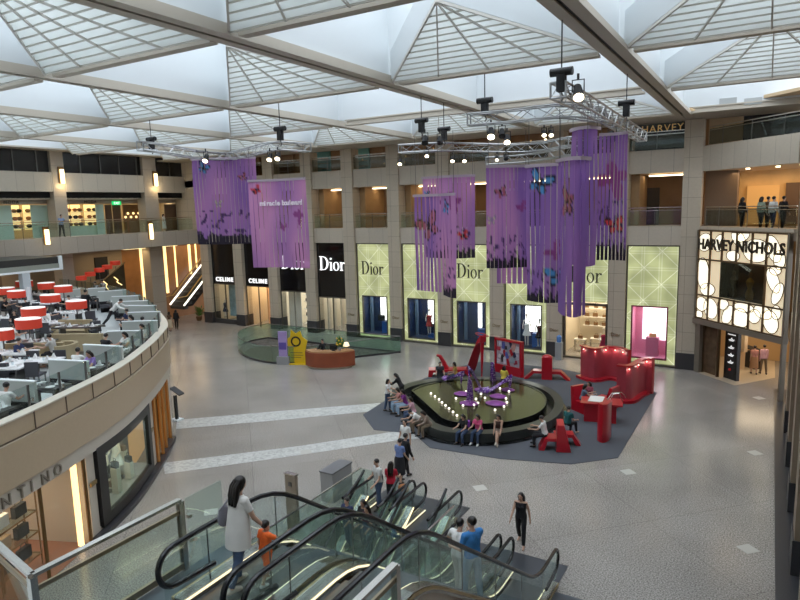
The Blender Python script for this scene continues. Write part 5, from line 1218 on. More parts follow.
for k in range(26):
    a = random.uniform(0, 6.28); r_ = random.uniform(.05, .28); h = random.uniform(.3, .8); c_ = q + Vector((r_ * math.cos(a), r_ * math.sin(a), h)); lf.plate([q + Vector((0, 0, .24)), c_ + Vector((.05, 0, -.1)), c_ + Vector((0, 0, .1)), c_ + Vector((-.05, 0, -.1))], (math.sin(a), -math.cos(a), 0.1), .008)
part('leaves', lf, mat('leaf_green', (.08, .2, .03), .6), t); lf = MB()
for k in range(9): a = random.uniform(0, 6.28); lf.ell(q + Vector((.18 * math.cos(a), .18 * math.sin(a), random.uniform(.35, .75))), .05, 8, 6)
part('blossoms', lf, mat('yellow_petal', (.75, .45, .05), .6), t)
q = on_desk(LL * .62, -.35); t = thing('monitor', 'black monitor on the reception desk', 'monitor', q); part('screen', MB().box(q + Vector((0, 0, .2)), (.45, .04, .28), .4), BLACK, t); part('stand', MB().box(q + Vector((0, 0, .03)), (.2, .15, .06), .4), BLACK, t)
q = G(284, 364); t = thing('sign_stand', 'slim lilac information stand on a grey base beside the yellow star sign', 'sign', (q.x, q.y, 0), .35)
part('base', MB().bb((-.4, -.22, 0), (.4, .22, .5)), GREYM, t, local=True); lil = mat('lilac_panel', (.38, .28, .55), .5); part('panel', MB().bb((-.28, -.06, .5), (.28, .06, 2.1)), lil, t, local=True)
part('print_block', MB().bb((-.24, -.075, .95), (.24, -.06, 1.4)), mat('deep_violet', (.12, .08, .35), .5), t, local=True)
q = G(297, 364); t = thing('star_sign', 'yellow star shaped sign with a round emblem standing by the reception desk', 'sign', (q.x, q.y, 0), .35)
yel = mat('sign_yellow', (.75, .5, .01), .4)
part('board', MB().plate([Vector((x, 0, z)) for x, z in ((-.6, 0), (.68, 0), (.62, 1.0), (.75, 1.5), (.42, 1.75), (.3, 2.15), (0, 1.95), (-.3, 2.2), (-.36, 1.75), (-.72, 1.5), (-.5, 1.1))], (0, 1, 0), .06), yel, t, local=True)
part('foot', MB().bb((-.6, -.25, 0), (.7, .25, .06)), yel, t, local=True)
em = MB()
for k in range(24):
    a0, a1 = 2 * PI * k / 24, 2 * PI * (k + 1) / 24; em.plate([Vector((r_ * math.cos(a), -.01, 1.45 + r_ * math.sin(a))) for r_, a in ((.33, a0), (.33, a1), (.23, a1), (.23, a0))], (0, -1, 0), .012)
part('emblem', em, BLACK, t, local=True); part('lines', MB().bb((-.4, -.012, .7), (.4, 0, .76)).bb((-.35, -.012, .55), (.45, 0, .6)).bb((-.4, -.012, .4), (.3, 0, .45)), mat('ochre_print', (.3, .2, .02), .5), t, local=True)

# ---------------------------------------------------------------- purple hanging banners
fab, nt, b = nodes_mat('printed_fabric')
at_ = nt.nodes.new('ShaderNodeVertexColor'); at_.layer_name = 'print'; nt.links.new(at_.outputs['Color'], b.inputs['Base Color']); b.inputs['Roughness'].default_value = .6
tr = nt.nodes.new('ShaderNodeBsdfTranslucent'); mx = nt.nodes.new('ShaderNodeMixShader'); mx.inputs[0].default_value = .35
nt.links.new(at_.outputs['Color'], tr.inputs['Color']); nt.links.new(b.outputs[0], mx.inputs[1]); nt.links.new(tr.outputs[0], mx.inputs[2]); nt.links.new(mx.outputs[0], nt.nodes['Material Output'].inputs[0])
def bfly(u, v, cu, cv, s, ang, asp):
    x, y = (u - cu) * asp, -(v - cv); x, y = x * math.cos(ang) + y * math.sin(ang), -x * math.sin(ang) + y * math.cos(ang)
    x, y = abs(x) / s, y / s; best = 9
    for ex, ey, rx, ry, a in ((.55, .42, .62, .36, .75), (.38, -.38, .40, .32, -.7), (0, 0, .07, .5, 0)):
        dx, dy = x - ex, y - ey; p, q = dx * math.cos(a) + dy * math.sin(a), -dx * math.sin(a) + dy * math.cos(a); best = min(best, math.hypot(p / rx, q / ry) if rx > .1 else (.9 if math.hypot(p / rx, q / ry) < 1 else 9))
    return best
def banner(nm, pts, zt, zb, n, label, seed, style, fill=.68, flies=(), dark=.0, letters=None):
    rnd = random.Random(seed); c = Curve2([(x, y, 0) for x, y in pts], 8); L_ = c.L[-1]; m0 = c.at(L_ / 2); Hh = zt - zb; asp = L_ / Hh
    t = thing('hanging_banner', label, 'banner', (m0.x, m0.y, zb))
    def col(u, v):
        k = .5 + .5 * noise.noise(Vector((u * 2.5 + seed, v * 1.6, seed * 3.1))); k = min(1, max(0, (k - .3) * 2.2))
        if style == 'pink': k = .35 + .65 * k
        if style == 'deep': k *= .25
        if style == 'mix': k = .8 * k
        base = [(1 - k) * a_ + k * b_ for a_, b_ in zip((.235, .115, .385), (.58, .26, .50))]
        for cu, cv, s, an, pal in flies:
            q = bfly(u, v, cu, cv, s, an, asp)
            if q < 1:
                if pal == 'blue': return (.02, .02, .04) if q > .7 else (.07, .26, .55)
                if pal == 'mon': return (.02, .01, .015) if q > .8 or q < .15 else (.36, .10, .14)
                if pal == 'red': return (.03, .01, .02) if q > .75 else (.6, .05, .06)
                if pal == 'leaf': return (.25, .05, .22)
                if pal == 'disc': return (.55, .55, .3) if q < .5 else (.3, .2, .35)
        if dark:
            hgt = dark * (.55 + .45 * noise.noise(Vector((u * 9, seed, 0)))) + .05 * noise.noise(Vector((u * 40, seed, 4)))
            if 1 - v < hgt: return (.018, .012, .028)
            if 1 - v < dark * 2.0 and noise.noise(Vector((u * 14, v * 16, seed))) > .28: return (.07, .03, .12)
        return base
    rows = max(20, int(Hh / .085))
    for k in range(n):
        s0 = L_ * (k + (1 - fill) / 2) / n; s1 = L_ * (k + 1 - (1 - fill) / 2) / n; nc = 3
        vs = []; cl = []
        for r_ in range(rows + 1):
            v = r_ / rows
            for q in range(nc + 1):
                s = s0 + (s1 - s0) * q / nc; p, d, nn = c.fr(s, .03 * math.sin(v * 5 + k)); vs.append((p.x, p.y, zt - Hh * v)); cl.append(col(s / L_, v))
        fs = [(r_ * (nc + 1) + q, (r_ + 1) * (nc + 1) + q, (r_ + 1) * (nc + 1) + q + 1, r_ * (nc + 1) + q + 1) for r_ in range(rows) for q in range(nc)]
        mb = MB(); mb.add(vs, fs); o = part('fabric_strip', mb, fab, t, smooth=0)
        ca = o.data.color_attributes.new('print', 'FLOAT_COLOR', 'POINT'); ca.data.foreach_set('color', [x for q in cl for x in (*q, 1)])
    part('top_rail', MB().strip(c.pts(0, L_, zt - .03, .03, .15), c.pts(0, L_, zt + .07, .03, .15), .06), mat('silver_rail', (.5, .42, .5), .35, .5), t)
    wr = MB()
    for s in (.1, L_ - .1): p = c.at(s); wr.tube([(p.x, p.y, zt), (p.x, p.y, max(zt + .15, 12.35))], .01, 4)
    part('wire', wr, STEEL, t)
    if letters:
        txt, sz = letters[0], letters[1]; n_ = len(txt); lm = MB()
        for k, ch in enumerate(txt):
            if ch == ' ': continue
            p, d, nn = c.fr(L_ * (letters[2] + .74 * (k - n_ / 2 + .5) / n_), .07); q = text_mb(ch, sz, .015, Matrix.Translation((p.x, p.y, zt - Hh * letters[3])) @ Matrix.Rotation(math.atan2(d.y, d.x), 4, 'Z') @ Matrix.Rotation(PI / 2, 4, 'X'), bold=.012); lm.add(q.v, q.f)
        part('lettering', lm, mat('white_print_letters', (.9, .8, .9), .5), t)
    return t
def bpts(*a): return [tuple(BY(px, 200, Y).xy) for px, Y in a]
def bz(px, py, Y): return BY(px, py, Y).z
banner('b', bpts((194.5, 24), (225, 24.4), (258, 25.6)), 12.4, 7.88, 18, 'wide purple hanging banner at the far left with city skyline silhouettes', 1, 'mix', .93, ((.2, .1, .075, -.5, 'blue'), (.42, .52, .05, 0, 'disc'), (.8, .22, .05, .4, 'mon')), .2)
banner('b', bpts((249, 20.8), (280, 21.3), (307, 21.2)), 10.9, 7.1, 15, 'pink purple hanging banner with white lettering in front of the black Dior front', 2, 'pink', .93, ((.12, .1, .06, .5, 'red'), (.83, .4, .08, 2.3, 'leaf'), (.5, .53, .05, -.3, 'leaf')), .0, ('miracle boulevard', .3, .55, .28))
banner('b', bpts((414, 22.3), (427, 22.2), (440, 22)), bz(425, 196, 22.2), bz(425, 291, 22.2), 7, 'narrow lilac hanging banner with a large spotted butterfly', 3, 'mix', .72, ((.55, .32, .15, .5, 'mon'),), 0)
banner('b', bpts((441, 22), (449, 21.5), (456, 21.4)), bz(448, 195, 21.6), bz(448, 297, 21.6), 4, 'narrow curved purple banner joined to the right of the spotted butterfly banner', 4, 'pink', .85, ((.5, .12, .07, 1.2, 'blue'),), .16)
banner('b', bpts((423, 25), (450, 24.6), (475, 25.2)), bz(450, 177, 24.8), bz(465, 258, 25), 14, 'pink purple banner behind the two narrow front banners', 5, 'pink', .92, ((.62, .3, .13, 2.5, 'leaf'), (.8, .72, .07, .3, 'red'), (.1, .2, .05, 0, 'blue')), .2)
banner('b', bpts((486, 22.2), (508, 22.6), (528, 23.2)), bz(500, 167, 22.5), bz(500, 268, 22.5), 11, 'purple banner with flower silhouettes at the left of the large centre group', 6, 'mix', .9, ((.35, .25, .06, .4, 'mon'), (.12, .52, .05, 0, 'disc'), (.86, .4, .06, .5, 'leaf')), .17)
banner('b', bpts((496, 26), (528, 26.3)), bz(510, 190, 26), bz(510, 284, 26), 6, 'pale violet banner whose hem shows below the flower silhouette banner', 10, 'mix', .8, (), 0)
banner('b', bpts((526.5, 20.3), (545, 20), (563, 20.2)), bz(545, 166, 20.2), bz(545, 302, 20.2), 7, 'large deep violet banner with a blue butterfly in the centre group', 7, 'deep', .9, ((.42, .12, .1, -.45, 'blue'), (.85, .62, .07, .8, 'leaf'), (.9, .8, .09, .2, 'blue')), .13)
banner('b', bpts((558, 18.9), (566, 18.2), (577, 18.0), (588, 18.6)), bz(573, 160, 18.4), bz(573, 315, 18.4), 8, 'long curved violet banner hanging lowest, with a spotted orange butterfly', 8, 'deep', .86, ((.45, .27, .09, 1.4, 'mon'),), .0)
banner('b', bpts((571, 21.6), (578, 21.1), (588, 21.0), (597, 21.6)), bz(585, 129, 21.2), bz(585, 266, 21.2), 6, 'tall violet cylinder shaped banner reaching up to the trusses', 9, 'deep', .93, ((.5, .9, .04, 0, 'leaf'),), 0)
banner('b', bpts((597.5, 22.8), (612, 23), (627, 22.8)), bz(612, 135, 23), bz(610, 260, 23), 8, 'violet banner with dark butterflies at the right of the centre group', 11, 'deep', .78, ((.5, .34, .14, 2.6, 'leaf'), (.6, .72, .08, .2, 'red')), .24)

# ---------------------------------------------------------------- lighting trusses, hoists and spotlights
ALU = mat('aluminium', (.42, .43, .44), .35, .85)
def truss(pts, label, w=.36):
    c = catmull(pts, 4) if len(pts) > 2 else [Vector(p) for p in pts]
    L_ = [0]; 
    for a_, b_ in zip(c, c[1:]): L_.append(L_[-1] + (b_ - a_).length)
    def at3(s): return Vector([float(np.interp(s, L_, [p[i] for p in c])) for i in range(3)])
    t = thing('lighting_truss', label, 'truss', tuple(at3(L_[-1] / 2)))
    n = max(3, int(L_[-1] / .55)); rails = [[], [], [], []]
    for k in range(n + 1):
        s = L_[-1] * k / n; p = at3(s); d = (at3(min(L_[-1], s + .1)) - at3(max(0, s - .1))).normalized(); x = d.cross(Vector((0, 0, 1))).normalized()
        for i, (sx, sz) in enumerate(((-1, -1), (1, -1), (1, 1), (-1, 1))): rails[i].append(p + x * (sx * w / 2) + Vector((0, 0, sz * w / 2)))
    for r_ in rails: part('chord', MB().tube(r_, .03, 5), ALU, t)
    lc = MB()
    for i in range(4):
        A_, B_ = rails[i], rails[(i + 1) % 4]
        for k in range(n): lc.cyl(A_[k] if k % 2 else B_[k], B_[k + 1] if k % 2 else A_[k + 1], .014, n=4)
        for k in (0, n): lc.cyl(A_[k], B_[k], .03, n=5)
    part('lacing', lc, ALU, t); return t
def tz(z, *pp): return [G(*p, z) for p in pp]
truss(tz(12.5, (140, 146), (165, 149), (200, 155), (232, 157)), 'curved aluminium truss at the far left above the skyline banner')
truss(tz(12.5, (222, 158), (250, 152), (275, 146), (308, 148)), 'curved aluminium truss right of the far left one, ending at a hoist')
truss(tz(12.3, (400, 149), (440, 147), (487, 148), (530, 148), (572, 141)), 'long aluminium truss across the centre with warm spotlights below')
truss(tz(12.4, (469, 120), (515, 116), (560, 111), (600, 116)), 'aluminium truss with a square end nearest the hall centre')
truss(tz(12.3, (558, 90), (585, 104), (612, 120), (642, 137)), 'aluminium truss sloping down to the right beside the tall violet banner')
truss(tz(11.9, (487, 161), (530, 158), (575, 150)), 'lower aluminium truss under the long centre truss')
def hoist(x, y, zt, zb, label):
    t = thing('chain_hoist', label, 'hoist', (x, y, zb)); part('chain', MB().tube([(x, y, zb + .2), (x, y, zt)], .018, 5), BLACK, t)
    part('motor', MB().cyl((x - .27, y, zb + .1), (x + .27, y, zb + .1), .1, n=12), BLACK, t); part('gear_box', MB().box((x, y, zb - .16), (.2, .2, .4)), BLACKM, t); part('hook', MB().tube([(x, y, zb - .38), (x + .06, y, zb - .5), (x, y, zb - .58)], .025, 5), STEEL, t)
    return t
hoist(-25.06, 19.95, 13.95, 12.95, 'black chain hoist at the left end of the far left truss')
hoist(-17.46, 20.2, 13.95, 12.8, 'black chain hoist at the right end of the second truss')
hoist(-12.2, 22.6, 13.9, 12.9, 'black chain hoist on the left end of the long centre truss')
hoist(-12.2, 24.6, 13.9, 12.75, 'black chain hoist in the middle of three on the centre beam')
hoist(-8.44, 20.1, 13.9, 12.95, 'black chain hoist above the square truss end')
hoist(-4.53, 15.52, 13.9, 12.62, 'large black chain hoist hanging by the sloping truss end')
hoist(-4.5, 23.17, 13.9, 12.85, 'black chain hoist at the right end of the sloping truss')
def spot(px, py, z, lit, label, s=1., aim=(0, 0, -1), group=None):
    p = G(px, py, z); t = thing('spotlight', label, 'spotlight', p, 0, group); a_ = Vector(aim).normalized()
    part('yoke', MB().tube([p + Vector((-.15 * s, 0, .0)), p + Vector((-.15 * s, 0, .3 * s)), p + Vector((.15 * s, 0, .3 * s)), p + Vector((.15 * s, 0, 0))], .018, 5).cyl(p + Vector((0, 0, .3 * s)), p + Vector((0, 0, .45 * s)), .03), BLACK, t)
    cn = part('can', MB().cyl(p - a_ * .2 * s, p + a_ * .2 * s, .1 * s, .15 * s, 12), BLACKM, t)
    part('lens', MB().cyl(p + a_ * .2 * s, p + a_ * .215 * s, .13 * s, n=12), mat('lamp_lens', (1, .9, .7), .3, emit=7, ecol=(1, .85, .6)) if lit else BLACK, cn)
    return t
cam_dir = (.25, -.6, -.75)
for px, py, z, lit, s in ((491, 133, 12.0, 1, 1.3), (507, 139, 12.0, 1, 1.2), (452.5, 159, 11.8, 1, 1), (464.5, 159, 11.8, 1, 1), (400, 162, 11.8, 1, 1), (427, 154, 11.9, 1, .9), (497, 158, 11.8, 1, .9), (506, 157, 11.8, 0, 1), (544, 133, 12.0, 1, .8), (551, 133, 12.0, 1, .8), (578, 92, 12.2, 1, 1.3), (206, 158, 12.1, 1, 1.3), (270, 157, 12.0, 1, 1.2), (278, 156, 12.0, 1, 1.2), (425, 140, 12.3, 0, 1.3), (440, 140, 12.3, 0, 1.2), (612, 136, 11.9, 0, 1.3), (502, 133, 12.0, 0, 1.1)):
    spot(px, py, z, lit, '%s black stage spotlight under the %s' % ('lit' if lit else 'unlit', 'left trusses' if px < 300 else 'centre and right trusses'), s * .72, cam_dir, 'stage spotlights on the %s' % ('left trusses' if px < 300 else 'centre trusses'))
# ---------------------------------------------------------------- people
SKIN = mat('skin', (.52, .32, .23), .55)
HAIRB = mat('black_hair', (.012, .009, .008), .35)
HAIRD = mat('dark_brown_hair', (.045, .02, .012), .4)
def cloth(name, col, r=.85): return mat('cloth_' + name, col, r, speck=.12, sscale=5)
def _d(flex, abd, side):
    """unit direction from straight down: flex turns it forward (+Y), abd outward"""
    return Vector((side * math.sin(abd), math.cos(abd) * math.sin(flex), -math.cos(abd) * math.cos(flex)))
def human(label, loc, yaw, h=1.65, female=False, lean=0., legs=((8, 3, 4), (-6, 3, 6)), arms=((-5, 8, 12), (8, 8, 15)), head=(0, 0), hairlen=0, hair=None,
          wear=(), skin=None, seated=False, vox=.016, group=None, hands=False, name='person', look=False, kid=False, armsin=(0, 0), facing_px=False):
    """figure facing local +Y. legs: (hip flex, abduction, knee) left then right in degrees; arms: (shoulder flex, abduction, elbow)"""
    s = h / 1.7; hs = 1.28 if kid else 1.0
    TH, SH = .43 * s, .41 * s
    hw = .085 * s; ln = R(lean)
    segs = []  # (a, b, ra, rb, tag)
    P0 = Vector((0, 0, 0))
    legp = []
    for side, (hf, ab, kn) in zip((-1, 1), legs):
        hp = P0 + Vector((side * hw, 0, 0)); k = hp + _d(R(hf), R(ab), side) * TH; a = k + _d(R(hf - kn), R(ab * .4), side) * SH
        legp.append((hp, k, a))
    zmin = min(l[2].z for l in legp)
    pel = Vector((0, 0, -zmin + .075 * s)) if not seated else Vector((0, 0, seated + .1 * s))
    fatten = .93 if female else 1.0
    for side, (hp, k, a) in zip((-1, 1), legp):
        hp, k, a = hp + pel, k + pel, a + pel
        segs += [(hp, k, .085 * s, .055 * s, 'thigh'), (k, k.lerp(a, .35), .054 * s, .056 * s, 'calf'), (k.lerp(a, .35), a, .056 * s, .036 * s, 'calf2')]
        heel = a + Vector((0, -.045 * s, -.04 * s)); toe = a + Vector((side * .02 * s, .145 * s, -.05 * s))
        segs += [(a, heel, .036 * s, .034 * s, 'foot'), (heel, toe, .035 * s, .028 * s, 'foot'), (a, toe, .035 * s, .026 * s, 'foot')]
    up = Vector((0, math.sin(ln), math.cos(ln))); fw = Vector((0, math.cos(ln), -math.sin(ln)))
    def T(x, f, z): return pel + Vector((x * s, 0, 0)) + fw * (f * s) + up * (z * s)
    sw = (.155 if female else .18)
    for side in (-1, 1):
        segs += [(pel + Vector((side * .065 * s, -.01, .02)), T(side * .055, 0, .18), .098 * s * (1.05 if female else 1), .088 * s * fatten, 'pelvis')]
        segs += [(T(side * .055, 0, .18), T(side * .07, .0, .38), .088 * s * fatten, .098 * s * fatten, 'torso')]
        segs += [(T(side * .05, 0, .42), T(side * (sw - .01), -.01, .455), .075 * s, .055 * s, 'torso')]
        if female: segs += [(T(side * .06, .07, .34), T(side * .06, .075, .345), .052 * s, .05 * s, 'torso')]
    segs += [(T(0, 0, .3), T(0, -.01, .44), .1 * s, .085 * s, 'torso')]
    nb, nt_ = T(0, -.01, .47), T(0, .01, .58)
    segs.append((nb, nt_, .052 * s, .047 * s, 'neck'))
    hp_, hy = R(head[0]), R(head[1]); hc = T(0, .018, .665) + (Vector((0, 0, .0)))
    HM = Matrix.Rotation(-ln * .6 - hp_, 3, 'X') if True else None
    HM = Matrix.Rotation(hy, 3, 'Z') @ HM
    hands_p = []
    for i, (side, (sf, ab, el)) in enumerate(zip((-1, 1), arms)):
        sh = T(side * sw, -.01, .45); e = sh + _d(R(sf) , R(ab), side) * (.285 * s); fa = _d(R(sf + el), R(ab * .5) - R(armsin[i]), side); w = e + fa * (.245 * s)
        segs += [(sh, e, .048 * s, .038 * s, 'uarm'), (e, w, .038 * s, .027 * s, 'farm')]
        pe = w + fa * .085 * s
        ax = Vector((0, 1, 0)) - fa * fa.y
        if ax.length < .2: ax = Vector((0, 0, 1)) - fa * fa.z
        ax.normalize()
        segs += [(w, pe + ax * .018 * s, .024 * s, .02 * s, 'hand'), (w, pe - ax * .018 * s, .024 * s, .02 * s, 'hand')]
        sd = fa.cross(ax).normalized()
        for q, (o_, l_) in enumerate(((.033, .062), (.012, .074), (-.011, .069), (-.033, .052))):
            a1 = pe + ax * o_ * s; b1 = a1 + (fa + sd * .1 * -side) .normalized() * l_ * .55 * s; c1 = b1 + (fa + sd * .55 * -side).normalized() * l_ * .5 * s
            segs += [(a1, b1, .0092 * s, .0085 * s, 'hand'), (b1, c1, .0085 * s, .007 * s, 'hand')]
        th = w + ax * .02 * s + fa * .02 * s; segs.append((th, th + (ax * .8 + fa * .75).normalized() * .055 * s, .012 * s, .0085 * s, 'hand')); hands_p.append((pe, fa, ax))
    t = thing(name, label, 'person', loc, yaw, group)
    # one closed surface: capsules and a shaped head joined by a voxel remesh
    mb = MB()
    for a, b_, ra, rb, tg in segs:
        d = (b_ - a); 
        if d.length < 1e-4: continue
        d.normalize(); u = Vector((0, 0, 1)) if abs(d.z) < .9 else Vector((1, 0, 0)); x = d.cross(u).normalized(); y = d.cross(x); vs = []; n = 10
        rings = [(a, ra, -.95), (a, ra, -.6), (a, ra, 0), (b_, rb, 0), (b_, rb, .6), (b_, rb, .95)]
        for c, r_, k in rings:
            rr = r_ * math.sqrt(1 - k * k); vs += [c + d * (k * r_) + x * (rr * math.cos(2 * PI * q / n)) + y * (rr * math.sin(2 * PI * q / n)) for q in range(n)]
        fs = [(i * n + q, i * n + (q + 1) % n, (i + 1) * n + (q + 1) % n, (i + 1) * n + q) for i in range(5) for q in range(n)] + [tuple(reversed(range(n))), tuple(range(5 * n, 6 * n))]
        mb.add(vs, fs)
    hsz = s * hs * 1.0
    def Hd(x, y, z): return hc + HM @ Vector((x * hsz, y * hsz, z * hsz))
    mb.ell(hc + HM @ Vector((0, -.008 * hsz, .02 * hsz)), (.074 * hsz, .092 * hsz, .09 * hsz), 16, 12, HM)
    mb.ell(hc + HM @ Vector((0, .018 * hsz, -.035 * hsz)), (.055 * hsz, .068 * hsz, .075 * hsz), 14, 10, HM)
    mb.ell(Hd(0, .088, -.018), (.012 * hsz, .018 * hsz, .024 * hsz), 8, 6, HM)
    for sx in (-1, 1): mb.ell(Hd(sx * .075, -.005, -.005), (.009 * hsz, .02 * hsz, .03 * hsz), 8, 6, HM)
    mb.ell(Hd(0, .078, -.055), (.022 * hsz, .012 * hsz, .008 * hsz), 8, 6, HM)
    me = bpy.data.meshes.new('raw'); me.from_pydata([tuple(v) for v in mb.v], [], mb.f); ob = bpy.data.objects.new('raw', me); COL.objects.link(ob)
    md = ob.modifiers.new('r', 'REMESH'); md.mode = 'VOXEL'; md.voxel_size = vox; sm = ob.modifiers.new('s', 'SMOOTH'); sm.factor = .5; sm.iterations = 2
    body = bpy.data.meshes.new_from_object(ob.evaluated_get(bpy.context.evaluated_depsgraph_get())); bpy.data.objects.remove(ob); bpy.data.meshes.remove(me)
    body.name = 'body'; body.polygons.foreach_set('use_smooth', [True] * len(body.polygons)); body.materials.clear(); body.materials.append(skin or SKIN)
    o = bpy.data.objects.new('body', body); COL.objects.link(o); o.parent = t; WM[o.name] = WM[t.name]
    # classify faces by nearest limb
    V_ = np.empty(len(body.vertices) * 3); body.vertices.foreach_get('co', V_); V_ = V_.reshape(-1, 3)
    NN = np.empty(len(body.vertices) * 3); body.vertices.foreach_get('normal', NN); NN = NN.reshape(-1, 3)
    tags = []; D = []; TT = []
    sg2 = segs + [(Hd(0, 0, -.04), Hd(0, 0, .03), .075 * hsz, .085 * hsz, 'head')]
    for a, b_, ra, rb, tg in sg2:
        A = np.array(a); B = np.array(b_); ab_ = B - A; L2 = ab_ @ ab_; u = np.clip(((V_ - A) @ ab_) / max(L2, 1e-9), 0, 1); dd = np.linalg.norm(V_ - (A + u[:, None] * ab_), axis=1) - (ra + (rb - ra) * u); D.append(dd); TT.append(u); tags.append(tg)
    D = np.array(D); idx = D.argmin(0); TT = np.array(TT)[idx, np.arange(len(V_))]; tg = np.array(tags)[idx]
    F = [tuple(p.vertices) for p in body.polygons]
    def garment(nm, sel, m, off):
        keep = [f for f in F if all(sel[i] for i in f)]
        if not keep: return
        used = sorted({i for f in keep for i in f}); mp_ = {i: k for k, i in enumerate(used)}
        g_ = MB(); g_.v = [Vector(V_[i] + NN[i] * off) for i in used]; g_.f = [tuple(mp_[i] for i in f) for f in keep]
        me_ = bpy.data.meshes.new(nm); me_.from_pydata([tuple(v) for v in g_.v], [], g_.f); me_.update(); me_.materials.append(m); me_.polygons.foreach_set('use_smooth', [True] * len(me_.polygons))
        o_ = bpy.data.objects.new(nm, me_); COL.objects.link(o_); o_.parent = t; WM[o_.name] = WM[t.name]
    tor = np.isin(tg, ('torso', 'pelvis'))
    zrel = (V_ - np.array(pel)) @ np.array(up) / s
    for w_ in wear:
        kind, m = w_[0], w_[1]
        if kind == 'tshirt': garment('shirt', (tor & (zrel > .02)) | ((tg == 'uarm') & (TT < .6)), m, .014)
        if kind == 'longshirt': garment('shirt', (tor & (zrel > -.02)) | (tg == 'uarm') | ((tg == 'farm') & (TT < .92)), m, .015)
        if kind == 'tank': garment('top', tor & (zrel > .0) & (zrel < .475), m, .013)
        if kind == 'trousers': garment('trousers', (np.isin(tg, ('thigh', 'calf', 'calf2')) & ~((tg == 'calf2') & (TT > .95))) | ((tg == 'pelvis') & (zrel < .14)), m, .012)
        if kind == 'shorts': garment('shorts', ((tg == 'thigh') & (TT < .85)) | ((tg == 'pelvis') & (zrel < .14)), m, .02)
        if kind == 'shoes': garment('shoes', tg == 'foot', m, .008)
        if kind in ('skirt', 'tunic'):
            top = .12 if kind == 'skirt' else .34; ln_ = w_[2] if len(w_) > 2 else .5
            g_ = MB(); A_ = T(0, 0, top); kn = (legp[0][1] + legp[1][1]) / 2 + pel; Bt = pel.lerp(kn, ln_ / .43) if seated else pel + Vector((0, ((kn - pel).y) * .6, -ln_ * s)); n = 16; vs = []
            cs = [A_, T(0, 0, .02), pel.lerp(Bt, .45), Bt]; rs = [.17, .2, .215, .215 if kind == 'tunic' else .235]
            for c, r_ in zip(cs, rs): vs += [c + Vector((r_ * s * math.cos(2 * PI * k / n), r_ * .8 * s * math.sin(2 * PI * k / n), 0)) for k in range(n)]
            g_.add(vs, [(i * n + k, i * n + (k + 1) % n, (i + 1) * n + (k + 1) % n, (i + 1) * n + k) for i in range(3) for k in range(n)]); part('skirt' if kind == 'skirt' else 'tunic_hem', g_, m, t, local=True)
    hm = hair or HAIRB
    hb = MB(); hb.ell(Hd(0, -.02, .032), (.083 * hsz, .094 * hsz, .09 * hsz), 16, 10, HM)
    if hairlen:
        e_ = T(0, -.12, .5 - hairlen * .42)
        for x_ in (-.045, 0, .045): hb.tube([Hd(x_, -.05, .03), Hd(x_ * 1.2, -.075, -.06), T(x_ * 1.3, -.1, .5) if hairlen > .3 else Hd(x_ * 1.3, -.07, -.14), T(x_ * 1.4, -.115, .5 - hairlen * .42) if hairlen > .3 else Hd(x_ * 1.3, -.05, -.17)], [.05 * hsz, .055 * hsz, .05 * hsz, .02 * hsz], 8)
        for x_ in (-1, 1): hb.tube([Hd(x_ * .06, 0, .05), Hd(x_ * .078, -.01, -.03), Hd(x_ * .075, -.03, -.12)], [.03 * hsz, .026 * hsz, .012 * hsz], 7)
    part('hair', hb, hm, t, local=True)
    if look:
        eb = MB()
        for sx in (-1, 1): eb.ell(Hd(sx * .03, .079, .008), (.012 * hsz, .006 * hsz, .006 * hsz), 8, 5, HM)
        part('eyes', eb, BLACK, o, local=True); part('lips', MB().ell(Hd(0, .088, -.056), (.02 * hsz, .006 * hsz, .007 * hsz), 8, 5, HM), mat('lip', (.4, .12, .1), .5), o, local=True)
    t['_h'] = 0; del t['_h']
    return t, dict(T=T, pel=pel, hands=hands_p, Hd=Hd)
def yaw_to(px, py, z, tx, ty, tz_=None):   # yaw that makes a figure at one point look towards another
    a, b_ = G(px, py, z), G(tx, ty, z if tz_ is None else tz_); d = b_ - a; return math.atan2(d.y, d.x) - PI / 2
WHT, BLK, JEAN = cloth('white', (.72, .72, .7)), cloth('black', (.012, .012, .015)), cloth('denim', (.05, .08, .15))
NAVY, GRY = cloth('navy', (.02, .03, .09)), cloth('grey', (.25, .25, .26))
SHOE = mat('black_shoe', (.015, .013, .012), .4); SHOEW = mat('white_shoe', (.7, .7, .68), .5)
SIT = ((82, 5, 84), (86, 5, 80)); REL = ((12, 8, 60), (14, 8, 65))
def zrel_bag(t, info, pts, m, nm='shoulder_bag', strap=None):
    pass
# --- on the upper escalator and its landing
t, i = human('woman in a long pale tunic and jeans holding a child by the hand', (-6.62, 6.25, 4.01), R(-8), 1.72, True, 6, ((4, 3, 3), (-14, 3, 10)), ((-6, 6, 8), (18, 12, 20)), (20, -8), .33, wear=(('tshirt', cloth('pale_grey', (.66, .65, .62))), ('tunic', cloth('pale_grey', (.66, .65, .62)), .26), ('trousers', JEAN), ('shoes', mat('beige_shoe', (.5, .45, .38), .5))), vox=.009)
W = WM[t.name]; q = W @ i['T'](-.27, -.05, .12)
tb = thing('shoulder_bag', 'grey cloth shoulder bag hanging from the left shoulder of the woman in the pale tunic', 'bag', q)
part('body', MB().ell(q, (.06, .13, .17), 14, 10), cloth('bag_grey', (.22, .22, .26)), tb); part('strap', MB().tube([q + Vector((0, -.1, .12)), W @ i['T'](-.2, -.08, .35), W @ i['T'](-.13, 0, .52), W @ i['T'](-.2, .09, .35), q + Vector((0, .1, .12))], .014, 6), cloth('bag_grey', (.22, .22, .26)), tb)
